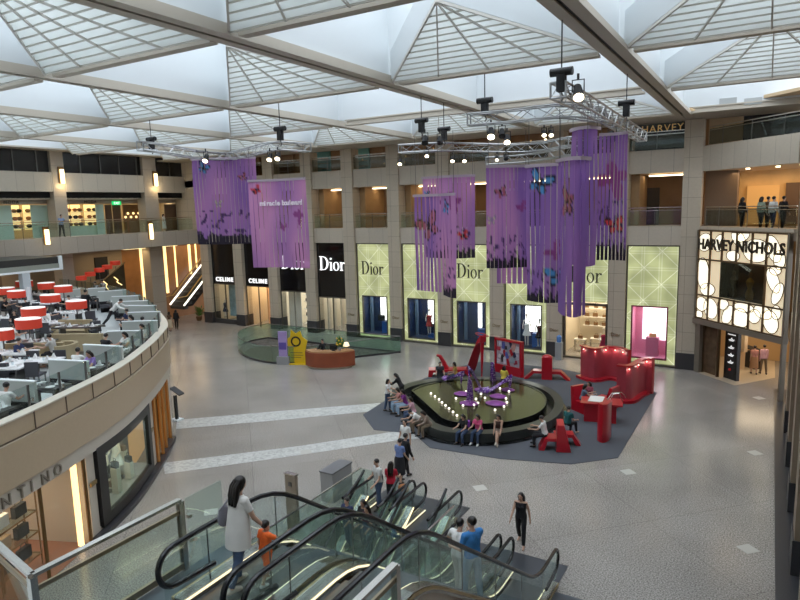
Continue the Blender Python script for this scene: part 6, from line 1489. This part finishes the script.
human('small child in an orange shirt and orange shorts held by the hand on the escalator', (-6.33, 6.5, 4.0), R(-10), 1.0, False, 2, ((12, 4, 10), (-12, 4, 12)), ((-8, 12, 20), (55, 20, 60)), (6, 0), 0, wear=(('tshirt', cloth('orange', (.85, .14, .02))), ('shorts', cloth('orange', (.85, .14, .02))), ('shoes', SHOEW)), vox=.009, kid=True)
zz_ = zfB(10.1)
human('man in a white shirt and white trousers holding the left handrail of the escalator', (-5.02, 10.5, zfB(10.55)), R(-12), 1.68, False, 4, ((14, 4, 14), (-4, 4, 8)), ((22, 35, 40), (5, 6, 20)), (4, 0), 0, wear=(('tshirt', WHT), ('trousers', cloth('off_white', (.6, .6, .58))), ('shoes', SHOE)), vox=.01)
human('man in a blue polo shirt and light jeans beside the man in white, escalator', (-4.62, 10.25, zfB(10.3)), R(60), 1.76, False, 0, ((10, 4, 10), (-4, 4, 4)), ((10, 10, 70), (35, 12, 55)), (6, 25), 0, wear=(('tshirt', cloth('polo_blue', (.04, .2, .5))), ('trousers', cloth('light_denim', (.3, .42, .55))), ('shoes', SHOE)), vox=.01)
# --- hall floor
def gl(px, py): q = G(px, py); return (q.x, q.y, .02)
q = G(521, 545)
human('barefoot woman in a black tank top and black leggings walking towards the escalators', (q.x, q.y, 0), yaw_to(521, 545, 0, 470, 640), 1.62, True, 2, ((14, 3, 6), (-12, 3, 16)), ((-14, 14, 18), (16, 14, 22)), (4, -8), .4, wear=(('tank', BLK), ('trousers', BLK)), vox=.01, look=True)
def back(label, px, py, h, **k): return human(label, gl(px, py), k.pop('yaw', R(10)), h, **k)
human('man in a patterned white shirt and jeans about to step on the basement escalator', (*G(379, 509).xy, .02), R(150), 1.7, False, 2, wear=(('tshirt', cloth('pattern_white', (.6, .6, .58))), ('trousers', JEAN), ('shoes', SHOE)), arms=((14, 8, 40), (14, 8, 40)), head=(12, 0), vox=.012)
human('woman in a red top with long black hair and tan handbag by the basement escalator', (*G(392, 509).xy, .02), R(20), 1.6, True, 2, wear=(('tshirt', cloth('crimson', (.4, .01, .03))), ('trousers', BLK), ('shoes', SHOE)), hairlen=.5, arms=((20, 8, 60), (20, 10, 60)), vox=.012)
q = G(397, 487, .9); solo('handbag', MB().ell((q.x + .12, q.y + .2, .8), (.2, .11, .14), 12, 8), mat('tan_leather', (.4, .16, .06), .5), 'tan handbag carried by the woman in the red top', 'handbag')
human('woman in a blue checked top and black skirt with a dark rucksack, seen from behind', (*G(400, 483).xy, .02), R(-5), 1.62, True, 5, wear=(('tshirt', cloth('check_blue', (.14, .2, .4))), ('skirt', BLK, .55), ('shoes', SHOE)), arms=((10, 8, 30), (10, 8, 30)), head=(10, 0), vox=.012)
human('man in black with white collar walking beside the woman in the blue checked top', (*G(406, 479).xy, .02), R(-25), 1.72, False, 2, wear=(('longshirt', BLK), ('trousers', BLK), ('shoes', SHOE)), legs=((16, 3, 6), (-16, 4, 14)), vox=.012)
human('person in a white shirt and dark trousers walking behind the man in black', (*G(406, 462).xy, .02), R(170), 1.68, False, 0, wear=(('tshirt', WHT), ('trousers', NAVY), ('shoes', SHOE)), vox=.012)
# riders on the left basement escalator
for k, (px, py, lb, w_, hl) in enumerate(((344, 499, 'man with short black hair lowest on the left basement escalator', NAVY, 0), (363, 503, 'person in dark clothes in the middle of the riders on the basement escalator', BLK, .2), (381, 511, 'woman with long black hair highest of the riders on the basement escalator', cloth('plum', (.08, .02, .04)), .4))):
    Y_ = min((abs(G(px, py, zfC(y) + 1.5).y - y), y) for y in [12 + .05 * v for v in range(85)])[1]; q = G(px, py, zfC(Y_) + 1.5)
    human(lb, (max(-10.5, min(-9.75, q.x)), q.y, zfC(q.y)), R(175), 1.6, k > 0, 0, ((4, 2, 2), (-4, 2, 4)), REL, (8, 0), hl, wear=(('tshirt', w_), ('trousers', JEAN), ('shoes', SHOE)), vox=.014)
# --- around the fountain
human('woman in a white blouse and jeans standing at the left edge of the fountain', gl(388, 411), R(-80), 1.58, True, 4, wear=(('tshirt', WHT), ('trousers', JEAN), ('shoes', SHOE)), arms=((30, 8, 60), (25, 8, 50)), hairlen=.25, vox=.014)
human('woman in a black top leaning over the seated people at the left of the fountain', gl(402, 404), R(100), 1.62, True, 28, wear=(('longshirt', BLK), ('trousers', BLK), ('shoes', SHOE)), arms=((40, 8, 30), (35, 8, 40)), head=(15, 0), hairlen=.2, vox=.014)
RIMZ = .45
def seat_px(px, py, yaw, label, wear, hz=RIMZ, **k):
    q = G(px, py, hz + .05); return human(label, (q.x, q.y, 0), yaw, k.pop('h', 1.6), k.pop('f', True), k.pop('lean', 14), k.pop('legs', SIT), k.pop('arms', ((35, 6, 50), (40, 6, 45))), k.pop('head', (14, 0)), k.pop('hl', .3), wear=wear, seated=hz, vox=.014, **k)
seat_px(401, 403, R(125), 'woman in a pink top sitting on the fountain rim beside the leaning woman', (('tshirt', cloth('salmon', (.55, .25, .22))), ('trousers', cloth('light_denim', (.3, .42, .55))), ('shoes', SHOE)))
seat_px(406, 405, R(130), 'woman in a purple top sitting on the fountain rim', (('tshirt', cloth('purple', (.2, .03, .22))), ('trousers', cloth('light_denim', (.3, .42, .55))), ('shoes', SHOE)))
seat_px(414, 413, R(125), 'woman in a light pink shirt and jeans sitting on the straight fountain edge', (('tshirt', cloth('light_pink', (.6, .35, .42))), ('trousers', JEAN), ('shoes', SHOE)))
seat_px(421, 421, R(135), 'person in a white shirt bending forward on the straight fountain edge', (('tshirt', WHT), ('trousers', cloth('khaki', (.2, .15, .1))), ('shoes', SHOE)), lean=48, hl=0, f=False)
seat_px(429, 425, R(150), 'person in a beige jacket sitting at the front corner of the straight fountain edge', (('longshirt', cloth('taupe', (.26, .2, .16))), ('trousers', cloth('khaki', (.2, .15, .1))), ('shoes', SHOE)), lean=30)
seat_px(465, 431, R(172), 'woman in black with a purple bag on her lap on the front fountain rim', (('tshirt', BLK), ('trousers', JEAN), ('shoes', SHOE)), look=True)
q = G(467, 424, .62); solo('handbag', MB().box((q.x + .02, q.y - .12, .68), (.3, .16, .26), .2), cloth('vivid_purple', (.22, .03, .35)), 'purple bag on the lap of the woman in black at the fountain', 'handbag')
seat_px(479, 431, R(178), 'woman in a pink shirt with white shoes sitting at the front rim of the fountain', (('tshirt', cloth('hot_pink', (.6, .08, .2))), ('trousers', JEAN), ('shoes', SHOEW)), look=True)
q = G(478, 424, .62); solo('handbag', MB().box((q.x, q.y - .12, .66), (.42, .2, .24), -.1), BLACKM, 'black bag on the lap of the woman in the pink shirt', 'handbag')
seat_px(499, 431, R(190), 'woman in a dark sleeveless dress with crossed legs sitting alone at the front rim', (('tank', cloth('dark_brown', (.05, .025, .02))), ('shorts', cloth('taupe', (.26, .2, .16))), ('shoes', mat('beige_shoe', (.5, .45, .38), .5))), look=True, legs=((82, -6, 70), (92, -10, 55)), arms=((30, -2, 10), (34, -2, 12)))
q = G(504, 381, .45); human('woman in a yellow shirt seen from behind sitting on the far rim of the fountain', (q.x, q.y, 0), R(0), 1.6, True, 4, SIT, ((14, 14, 50), (14, 14, 50)), (0, 0), .15, wear=(('tshirt', cloth('yellow', (.7, .55, .08))), ('trousers', BLK)), seated=RIMZ, vox=.014)
q = G(440, 375.5, .45); human('person in dark grey sitting at the left end of the red lounge seat', (q.x, q.y, 0), R(-150), 1.62, False, 10, ((70, 5, 40), (64, 5, 30)), REL, (8, 0), 0, wear=(('tshirt', cloth('charcoal', (.05, .05, .055))), ('trousers', BLK), ('shoes', SHOE)), seated=.42, vox=.014)
q = G(456, 376, .45); human('woman in an ochre top and jeans sitting at the right of the red lounge seat', (q.x, q.y, 0), R(110), 1.6, True, 8, ((72, 5, 50), (66, 5, 40)), REL, (6, 0), .3, wear=(('tshirt', cloth('ochre', (.4, .25, .06))), ('trousers', JEAN), ('shoes', SHOE)), seated=.42, vox=.014)
q = BQ + Vector((-.5, -.28, 0)); human('man in a white shirt sitting on the left wing of the folded red bench', (q.x, q.y, 0), R(95), 1.68, False, 12, SIT, ((40, 6, 50), (40, 6, 50)), (14, 0), 0, wear=(('tshirt', WHT), ('trousers', BLK), ('shoes', SHOE)), seated=.48, vox=.014)
q = G(565, 429, .45); human('person in a dark teal top sitting behind the ridge of the folded red bench', (q.x, q.y + .35, 0), R(-20), 1.62, False, 8, SIT, REL, (0, 0), 0, wear=(('tshirt', cloth('teal', (.01, .1, .1))), ('trousers', BLK)), seated=.48, vox=.014)
q = G(582, 401, .5); human('person in a grey blue top using the phone desk, dark hair tied back', (q.x, q.y, 0), R(-70), 1.6, True, 12, SIT, ((50, 6, 50), (50, 6, 50)), (8, 0), .2, wear=(('tshirt', cloth('grey_blue', (.12, .17, .24))), ('trousers', JEAN)), seated=.5, vox=.014)
q = G(590, 398, .5); human('person in a dark pink top sitting behind the phone desk', (q.x, q.y, 0), R(160), 1.6, True, 8, SIT, REL, (4, 0), .2, wear=(('tshirt', cloth('dusky_pink', (.35, .08, .12))), ('trousers', BLK)), seated=.5, vox=.014)
p_, d_, n_ = dk.fr(.9, -.95); human('receptionist in a black suit standing behind the curved wooden desk', (p_.x, p_.y, 0), R(175), 1.72, False, 4, wear=(('longshirt', BLK), ('trousers', BLK), ('shoes', SHOE)), arms=((30, 6, 50), (30, 6, 50)), head=(16, 0), vox=.016, look=True)
human('person in dark clothes with a shoulder bag walking near the curved restaurant wall', (*G(177, 329).xy, 0), R(30), 1.66, True, 0, wear=(('longshirt', BLK), ('trousers', BLK), ('shoes', SHOE)), hairlen=.2, vox=.02)
human('person in a pale skirt walking beside the restaurant wall at the far left', (*G(170.5, 331).xy, 0), R(10), 1.64, True, 0, wear=(('tshirt', cloth('brown_top', (.12, .07, .04))), ('skirt', cloth('sand_skirt', (.6, .5, .35)), .6), ('shoes', SHOE)), hairlen=.2, vox=.02)
q = G(177, 420); t = thing('sign_stand', 'slim black sign stand on a white foot where the curved shop wall turns away', 'sign', (q.x, q.y, 0)); part('post', MB().box((q.x, q.y, .6), (.12, .12, 1.2)), BLACK, t); part('foot', MB().box((q.x, q.y, .03), (.5, .4, .06)), WHITE, t); part('sign_board', MB().plate([Vector((q.x - .35, q.y, 1.45)), Vector((q.x + .3, q.y, 1.2)), Vector((q.x + .35, q.y + .25, 1.25)), Vector((q.x - .3, q.y + .25, 1.5))], (0, 0, 1), .05), BLACK, t)
# corner store
q = G(753.5, 374); human('woman in a pink blouse and tan skirt at the corner store counter, left one', (q.x, q.y, .01), R(10), 1.62, True, 0, wear=(('tshirt', cloth('salmon', (.55, .25, .22))), ('skirt', cloth('tan_skirt', (.4, .22, .12)), .55), ('shoes', SHOE)), vox=.018)
q = G(763, 374); human('woman in a light pink blouse and khaki trousers at the corner store counter, right one', (q.x, q.y, .01), R(20), 1.66, True, 0, wear=(('longshirt', cloth('light_pink', (.6, .35, .42))), ('trousers', cloth('khaki', (.2, .15, .1))), ('shoes', SHOE)), vox=.018)
for k, (px, lb, m_, fem) in enumerate(((742, 'person in black at the railing above the HARVEY NICHOLS letters, leftmost', BLK, 1), (761, 'woman in a pale green dress with a bag at the railing above the letters', cloth('pale_green', (.3, .38, .3)), 1), (773, 'man in a light shirt at the railing above the letters', WHT, 0), (767.5, 'person in brown between the green dress and the light shirt above the letters', cloth('brown_top', (.12, .07, .04)), 0), (783, 'person in black at the right end of the railing above the letters', BLK, 0))):
    s = (k in (3,)) * .5 + .75 + .35 * (k == 4); d = ray(px, 215)
    # meet the plane just behind the railing
    t_ = ((CA - CN * s).dot(CN)) / (d.xy.dot(CN)); p = d.xy * t_
    human(lb, (p.x, p.y, 8.0), CY + R(0), 1.68, bool(fem), 0, wear=(('longshirt', m_), ('trousers', NAVY if k == 2 else BLK), ('shoes', SHOE)), hairlen=.2 if fem else 0, vox=.02)
p = LX(62, 237, XL - .8); human('person in a blue white top leaning on the railing before the left stone column', (XL - .75, p.y, 8.1), R(-90), 1.66, False, 8, wear=(('tshirt', cloth('blue_white', (.2, .28, .45))), ('trousers', BLK), ('shoes', SHOE)), arms=((40, 10, 60), (40, 10, 60)), vox=.02)
human('small figure in white on the left gallery near the purple skyline banner', (XL - 1.0, LX(165, 236, XL - 1).y, 8.1), R(-60), 1.5, True, 0, wear=(('tshirt', WHT), ('skirt', WHT, .6), ('shoes', SHOE)), hairlen=.2, vox=.025)

# ---------------------------------------------------------------- restaurant on the mezzanine
Z0 = ZM
TABW, TABD = mat('white_tablecloth', (.72, .72, .72), .5), mat('dark_table', (.05, .045, .045), .35)
TAN, DSEAT = mat('tan_upholstery', (.36, .29, .17), .7, speck=.1), mat('dark_upholstery', (.05, .05, .06), .6)
BOARD = mat('pale_partition', (.44, .47, .445), .45)
plate0 = None
def lathe_solo(nm, prof, p, m, label, cat, group, n=14): return solo(nm, MB().lathe(prof, p, n), m, label, cat, group)
P0_ = Vector((-30, 10, Z0))
plate0 = lathe_solo('plate', [(.05, 0), (.13, .015), (.135, .02)], Vector((-18.3, 9.9, Z0 + .76)), mat('white_china', (.85, .85, .85), .25), 'white plate on a restaurant table', 'plate', 'white plates on the restaurant tables')
cup0 = lathe_solo('cup', [(.03, 0), (.045, .07), (.045, .08)], Vector((-18.5, 9.8, Z0 + .76)), MC['white_china'], 'white cup on a restaurant table', 'cup', 'white cups on the restaurant tables', 10)
glass0 = lathe_solo('drinking_glass', [(.035, 0), (.04, .13)], Vector((-18.4, 10.0, Z0 + .76)), glass('glassware', (.85, .9, .92), .3), 'drinking glass on a restaurant table', 'glass', 'drinking glasses on the restaurant tables', 8)
nap0 = solo('napkin', MB().plate([Vector((-18.2, 9.6, Z0 + .76)), Vector((-18.05, 9.6, Z0 + .76)), Vector((-18.12, 9.62, Z0 + .92))], (0, 1, 0), .08), TABW, 'folded white napkin on a restaurant table', 'napkin', 'folded napkins on the restaurant tables')
random.seed(21)
def settings(cx, cy, w, dpt, yaw, n, z=.76):
    for k in range(n):
        x = (k + .5) / n * w - w / 2
        for s in (-1, 1):
            y = s * dpt * .27; c, s_ = math.cos(yaw), math.sin(yaw)
            def P(x, y, h=z): return (cx + x * c - y * s_, cy + x * s_ + y * c, Z0 + h)
            dup(plate0, P(x, y)); 
            if random.random() < .6: dup(cup0, P(x + .17, y * .5))
            if random.random() < .7: dup(glass0, P(x - .17, y * .6))
            if random.random() < .4: dup(nap0, P(x, y, z + .02), yaw)
def table(cx, cy, w, dpt, yaw, label, white=False, n=2, group=None):
    t = thing('dining_table', label, 'table', (cx, cy, Z0), yaw, group)
    part('tabletop', MB().box((0, 0, .735), (w, dpt, .05)), TABW if white else TABD, t, local=True)
    for sx in (-1, 1): part('leg', MB().box((sx * w * .36, 0, .36), (.06, dpt * .6, .71)), STEEL, t, local=True)
    settings(cx, cy, w, dpt, yaw, n); return t
# booths along the curved edge: partition, dark bench and table
PB = [((0, 380), (35, 382)), ((49, 360), (88, 362)), ((84, 345), (122, 347)), ((107, 332), (143, 331)), ((122, 322), (157, 321)), ((128, 313), (160, 312)), ((129, 306), (156, 306)), ((118, 302), (148, 301)), ((112, 297), (138, 296)), ((98, 292), (126, 290)), ((88, 289), (105, 288)), ((60, 291), (80, 289))]
bc = []
for k, (a, c) in enumerate(PB):
    p, q = G(*a, Z0 + 1.2), G(*c, Z0 + 1.2); d = (q - p).normalized(); m0 = (p + q) / 2; W_ = (q - p).length
    nrm = Vector((d.y, -d.x, 0)) * 1.0; yaw = math.atan2(d.y, d.x); bc.append((m0, yaw, W_, d))
    t = thing('booth_partition', 'pale booth partition with dark benches along the curved restaurant edge, %s from the near end' % ORD[k], 'booth', (m0.x, m0.y, Z0), yaw, None)
    pn = part('panel', MB().box((0, 0, .92), (W_, .09, .58)), BOARD, t, local=True); part('panel_cap', MB().box((0, 0, 1.22), (W_ + .02, .11, .03)), WHITE, pn, local=True)
    for s in (-1, 1):
        part('bench_seat', MB().box((0, s * .27, .38), (W_ - .05, .45, .16)), DSEAT, t, local=True)
    part('bench_base', MB().box((0, 0, .3), (W_ - .1, .12, .6)), BLACKM, t, local=True)
for k in range(len(bc) - 1):
    a, b_ = bc[k], bc[k + 1]
    m0 = (a[0] + b_[0]) / 2; table(m0.x, m0.y, 1.25, .62, (a[1] + b_[1]) / 2, 'dark dining table in the booths along the curved edge, %s from the near end' % ORD[k], n=2)
m0, yw_, W_, d = bc[0]; table(m0.x + .35, m0.y - 1.0, 1.25, .62, yw_, 'dark dining table nearest the camera at the curved restaurant edge', n=2)
# chair prototype
def chair(label, group):
    t = thing('dining_chair', label, 'chair', (-24, 8, Z0), 0, group)
    part('seat', MB().box((0, 0, .43), (.46, .46, .07)), DSEAT, t, local=True); part('backrest', MB().box((0, -.22, .68), (.44, .05, .42)), DSEAT, t, local=True)
    for sx in (-1, 1):
        for sy in (-1, 1): part('leg', MB().box((sx * .19, sy * .19, .2), (.035, .035, .4)), STEEL, t, local=True)
    return t
ch0 = chair('black dining chair at a restaurant table', 'black dining chairs of the restaurant'); ch_used = [False]
def put_chair(x, y, yaw):
    if not ch_used[0]: ch0.location = (x, y, Z0); ch0.rotation_euler = (0, 0, yaw); ch_used[0] = True
    else: dup(ch0, (x, y, Z0), yaw)
# tables and sofas in the middle of the floor
def sofa(px, py, yaw, w, label, curved=False):
    q = G(px, py, Z0 + .8); t = thing('tan_sofa', label, 'sofa', (q.x, q.y, Z0), yaw)
    if curved:
        pts = [Vector((w / 2 * math.cos(a), w / 2 * math.sin(a), 0)) for a in (PI * (k / 12) * 1.1 + PI * 0 for k in range(13))]
        part('back', MB().strip([p + Vector((0, 0, .15)) for p in pts], [p + Vector((0, 0, .85)) for p in pts], .14), TAN, t, local=True)
        part('seat', MB().prism([tuple((p * .9).xy) for p in pts], .2, .45), TAN, t, local=True)
    else:
        part('back', MB().box((0, -.25, .5), (w, .14, .72)), TAN, t, local=True); part('seat', MB().box((0, .1, .32), (w, .6, .28)), TAN, t, local=True)
        for s in (-1, 1): part('arm', MB().box((s * w / 2, 0, .42), (.1, .6, .5)), TAN, t, local=True)
    for sx in (-1, 1): part('leg', MB().box((sx * w * .38, 0, .08), (.05, .3, .16)), STEEL, t, local=True)
    return t
def tb_px(px, py, w, dp, yaw, label, white=False, chairs=0, n=2):
    q = G(px, py, Z0 + .76); table(q.x, q.y, w, dp, yaw, label, white, n)
    for k in range(chairs):
        s = 1 if k % 2 else -1; x = ((k // 2) + .5) / max(1, (chairs + 1) // 2) * w - w / 2; c, s_ = math.cos(yaw), math.sin(yaw); y = s * (dp / 2 + .3)
        put_chair(q.x + x * c - y * s_, q.y + x * s_ + y * c, yaw + (PI if s > 0 else 0))
    return q
tb_px(32, 360, 1.9, .75, .55, 'long white topped dining table beside the near booths', True, 4, 3)
tb_px(34, 341, 1.5, .8, .5, 'dining table where a man in navy and a person in grey sit', False, 0, 3)
sofa(30, 346, .5 + PI, 2.3, 'long tan sofa behind the table of the man in navy')
sofa(60, 345, -.9, .95, 'curved tan armchair with its back to the hall', True)
tb_px(78, 326, 2.1, .7, .45, 'dining table with plates between the two tan sofas', False, 0, 4)
sofa(79, 334, .45, 2.3, 'tan sofa with its back to the camera at the middle table')
sofa(72, 322, .45 + PI, 1.6, 'low tan sofa on the far side of the middle table')
tb_px(50, 322, 1.6, .8, .4, 'white topped dining table beside the nearest red lamps', True, 3, 3)
tb_px(12, 352, 1.6, .8, .5, 'white dining table at the left picture edge', True, 2, 3)
tb_px(4, 366, 1.5, .8, .5, 'white dining table close to the nearest booth at the left picture edge', True, 2, 2)
tb_px(12, 318, 1.6, .8, .4, 'dining table at the left picture edge behind the red lamps', True, 3, 2)
tb_px(68, 312, 1.6, .8, .4, 'white dining table in front of the standing waiter', True, 1, 3)
tb_px(40, 303, 1.8, .8, .4, 'white dining table in the middle row of red lamps', True, 4, 3)
tb_px(64, 299, 1.6, .8, .4, 'white dining table left of the pale far booths', True, 1, 2)
tb_px(20, 301, 1.6, .8, .4, 'white dining table between the red lamps far left', True, 4, 2)
tb_px(30, 294, 1.8, .8, .4, 'white dining table at the white post of the bar', True, 4, 2)
for p, yw in (((95, 331), 1.2), ((92, 320), .8), ((100, 341), -1.0)): q = G(*p, Z0 + .4); put_chair(q.x, q.y, yw)
# red drum lamps on poles
def red_lamp(px, py, z, rad, label):
    q = G(px, py, z); t = thing('red_lamp', label, 'lamp', (q.x, q.y, Z0), 0, None)
    part('lamp_shade', MB().lathe([(rad, -.36), (rad * 1.02, 0)], q, 20, 1, .8, .5), mat('red_shade', (.75, .06, .03), .6, emit=.05, ecol=(1, .08, .03)), t)
    part('diffuser', MB().lathe([(rad * .98, 0), (rad * .98, .03)], q, 20, 1, .8, .5), mat('white_diffuser', (.9, .88, .85), .5, emit=.35, ecol=(1, .95, .9)), t)
    part('pole', MB().cyl((q.x, q.y, Z0), (q.x, q.y, z - .35), .03), STEEL, t); part('base', MB().lathe([(.2, 0), (.18, .04)], (q.x, q.y, Z0), 14), STEEL, t)
for k, (px, py, z, r_) in enumerate(((28, 319, 5.6, .5), (33, 308, 5.6, .52), (2, 330, 5.5, .4), (76, 301, 5.6, .48), (50, 295, 5.6, .5), (63, 286, 5.6, .5), (46, 283, 5.6, .5), (24, 281, 5.6, .52), (5, 288, 5.6, .52), (16, 291, 5.6, .48))):
    red_lamp(px, py, z, r_, 'red drum lamp with white top in the restaurant, %s' % ('nearest large one', 'second nearest', 'cut by the left picture edge, nearest', 'beside the standing waiter', 'in the middle of the floor', 'farthest right by the bar end', 'right of the white post', 'farthest one left of the post', 'far one cut by the left edge', 'before the one cut by the edge')[k])
SZ = [(81, 276), (90, 272), (99, 268), (107, 265), (115, 261)]
for k, p in enumerate(SZ):
    q = LX(p[0], p[1], -43); t = thing('red_lamp', 'red lamp in the row rising along the stair, %s from the lower end' % ORD[k], 'lamp', q, 0)
    part('lamp_shade', MB().lathe([(.36, -.3), (.36, 0)], q, 18), MC['red_shade'], t); part('pole', MB().cyl(q + Vector((0, 0, -1.6)), q + Vector((0, 0, -.4)), .03), STEEL, t)
t = thing('staircase', 'dark stair with golden zigzag lights rising to the right under the left gallery', 'stair', LX(100, 290, -43))
a, c = LX(88, 294, -42.3), LX(124, 264, -42.3)
st_ = MB(); st_.plate([a, c, c + Vector((0, .0, -1.6)), Vector((a.x, c.y, Z0)), Vector((a.x, a.y, Z0))], (-1, 0, 0), .2); part('stringer', st_, mat('dark_bronze', (.07, .05, .025), .3, .5), t)
part('handrail', MB().tube([a + Vector((.1, 0, .12)), c + Vector((.1, 0, .12))], .05), MC['bronze'], t)
zg = MB()
for pa, pb in (((103, 281), (107, 284)), ((107, 284), (106, 287)), ((106, 287), (111, 292)), ((114, 277), (118, 280)), ((118, 280), (117, 282)), ((117, 282), (122, 285))): zg.bar(LX(*pa, -42.2), LX(*pb, -42.2), .05)
part('golden_lights', zg, GOLDL, t)
for k in range(9):
    q = a.lerp(c, k / 9); part('step', MB().bb((a.x - 2, q.y, Z0), (a.x - .2, q.y + (c.y - a.y) / 9, max(Z0 + .1, q.z - .9))), BROWN, t, smooth=0)
# bar canopy at the left under the gallery
t = thing('bar_canopy', 'white framed canopy of the bar under the left gallery', 'canopy', (-39, 15, 6)); XB = -38.5
pa, pb, pc, pd = LX(62, 268, XB), LX(0, 277, XB), LX(58, 256, XB), LX(0, 264, XB)
y1 = pa.y; zb_, zt_ = (pa.z + pb.z) / 2, (pc.z + LX(0, 262, XB).z) / 2
part('dark_fascia', MB().bb((XB - 4, 6, zb_ + .28), (XB, y1 - .2, zt_)), mat('canopy_dark', (.035, .035, .035), .4), t); part('grey_band', MB().bb((XB, 6, zb_ + .12), (XB + .05, y1 - .15, zb_ + (zt_ - zb_) * .5)), mat('canopy_grey', (.28, .3, .26), .4), t)
part('white_edge', MB().bb((XB - 4, 6, zb_), (XB + .1, y1, zb_ + .12)), WHITE, t); part('white_end', MB().bb((XB - .1, y1 - .2, zb_), (XB + .12, y1, zt_ + .05)), WHITE, t)
q = LX(23.5, 270, XB - .2); solo('post', MB().box((q.x, q.y, (Z0 + zb_) / 2), (.45, .45, zb_ - Z0)), mat('white_post', (.6, .66, .7), .4), 'white square post under the bar canopy', 'post')
q = LX(28, 288, XB + 1.5); solo('post', MB().box((q.x, q.y, Z0 + .8), (.16, .16, 1.6)), WHITE, 'thin white post in front of the bar', 'post')
t = thing('bar_counter', 'pale bar counter with bottles at the far left of the restaurant', 'bar', (-41, 17, Z0)); part('counter', MB().bb((-42, 12, Z0), (-41.3, 20.5, Z0 + 1.1)), CREAM, t); part('counter_top', MB().bb((-42.1, 12, Z0 + 1.1), (-41.1, 20.6, Z0 + 1.16)), TABD, t)
random.seed(5)
bt0 = solo('bottle', MB().lathe([(.04, 0), (.04, .2), (.015, .26), (.015, .33)], (-41.6, 12.4, Z0 + 1.16), 8), mat('dark_bottle', (.05, .05, .02), .2), 'dark bottle on the pale bar counter', 'bottle', 'bottles on the bar counter')
for k in range(16): dup(bt0, (-41.6 + random.uniform(-.2, .2), 12.9 + k * .46, Z0 + 1.16))
# diners and waiters
def diner(px, py, yaw, label, m_, hl=0, f=False, z=.45, **k):
    q = G(px, py, Z0 + 1.15); return human(label, (q.x, q.y, Z0), R(yaw), 1.62, f, k.pop('lean', 12), SIT, ((45, 8, 60), (45, 8, 60)), (12, 0), hl, wear=(('tshirt', m_), ('trousers', BLK)), seated=z, vox=k.pop('vox', .02), **k)
diner(92, 353, 190, 'woman in a lilac top facing the camera in the second booth', cloth('lilac', (.3, .18, .5)), .15, True, look=True, vox=.014)
diner(75, 352, 20, 'diner in white seen from behind in the second booth', WHT)
diner(2, 388, 20, 'diner in a white shirt cut by the left picture edge in the nearest booth', WHT)
diner(15, 341, -60, 'man in a navy shirt at the table by the long tan sofa', NAVY)
diner(53, 337, 120, 'person in a light grey shirt raising hands at the table of the man in navy', cloth('light_grey', (.45, .44, .42)))
diner(8, 327, -60, 'diner in a white shirt below the red lamp at the left edge', WHT)
diner(14, 312, -120, 'woman in black leaning on the table behind the large red lamps', BLK, .3, True)
diner(50, 310, 110, 'diner in white bending over a table in the middle of the restaurant', WHT, lean=35)
diner(43, 309, -60, 'diner in dark blue beside the one in white in the middle of the restaurant', NAVY)
diner(71, 297, 180, 'diner in white behind the lamp beside the standing waiter', WHT)
diner(103, 337, 10, 'dark haired diner whose head shows above the third booth', BLK)
diner(127, 334, 190, 'diner in a white top facing the hall in the fourth booth', WHT, .1, True)
diner(144, 326, 190, 'diner in a pale top in the fifth booth', cloth('light_grey', (.45, .44, .42)), .1, True)
diner(134, 317, 150, 'dark haired diner leaning in the sixth booth', BLK, .1)
diner(129, 311, 190, 'diner with black hair in the seventh booth', NAVY)
diner(140, 320, 10, 'diner in dark clothes seen from behind in the fifth booth', BLK)
diner(2, 299, -60, 'diner in dark clothes at the far left table', BLK)
diner(27, 300, 100, 'diner in black between the far red lamps', BLK)
diner(97, 283, 180, 'diner in grey at the foot of the lamp stair', GRY)
diner(104, 281, 180, 'diner in a pale shirt at the foot of the lamp stair', cloth('light_grey', (.45, .44, .42)))
q = G(88, 322, Z0); human('waiter in a black suit standing between the tables with his back to the camera', (q.x, q.y, Z0), R(20), 1.76, False, 2, wear=(('longshirt', BLK), ('trousers', BLK), ('shoes', SHOE)), arms=((20, 10, 60), (20, 10, 60)), head=(14, 0), vox=.016)
q = G(114, 327, Z0); human('waiter in a white jacket and black trousers striding and leaning over a booth', (q.x, q.y, Z0), R(-60), 1.74, False, 42, ((34, 5, 10), (-30, 5, 14)), ((60, 8, 30), (50, 8, 30)), (10, 0), 0, wear=(('longshirt', WHT), ('trousers', BLK), ('shoes', SHOE)), vox=.016)
# plants at the foot of the far escalator
q = Vector((-44.0, 38.6, 0)); t = thing('potted_plant', 'small potted plant at the foot of the far escalator', 'plant', q); part('pot', MB().lathe([(.2, 0), (.28, .4)], q, 12), BROWN, t); lf = MB(); random.seed(8)
for k in range(40):
    a = random.uniform(0, 6.28); r_ = random.uniform(.2, .55); h = random.uniform(.6, 1.4); e = q + Vector((r_ * math.cos(a), r_ * math.sin(a), h)); lf.plate([q + Vector((0, 0, .4)), e + Vector((.07, 0, -.1)), e, e + Vector((-.07, .03, -.1))], (math.sin(a), -math.cos(a), .1), .008)
part('leaves', lf, mat('leaf_green', (.08, .2, .03), .6), t)

# ---------------------------------------------------------------- light
w = bpy.data.worlds.new('world'); scene.world = w; w.use_nodes = True
w.node_tree.nodes['Background'].inputs['Color'].default_value = (.92, .96, 1, 1)
w.node_tree.nodes['Background'].inputs['Strength'].default_value = 2.95
vs_ = scene.view_settings; vs_.view_transform = 'Standard'; vs_.look = 'None'; vs_.gamma = 1; vs_.exposure = 0; vs_.use_curve_mapping = False
scene.cycles.max_bounces = 8; scene.cycles.transparent_max_bounces = 24; scene.cycles.diffuse_bounces = 4; scene.cycles.glossy_bounces = 4
scene.cycles.use_denoising = True; scene.cycles.sample_clamp_indirect = 6
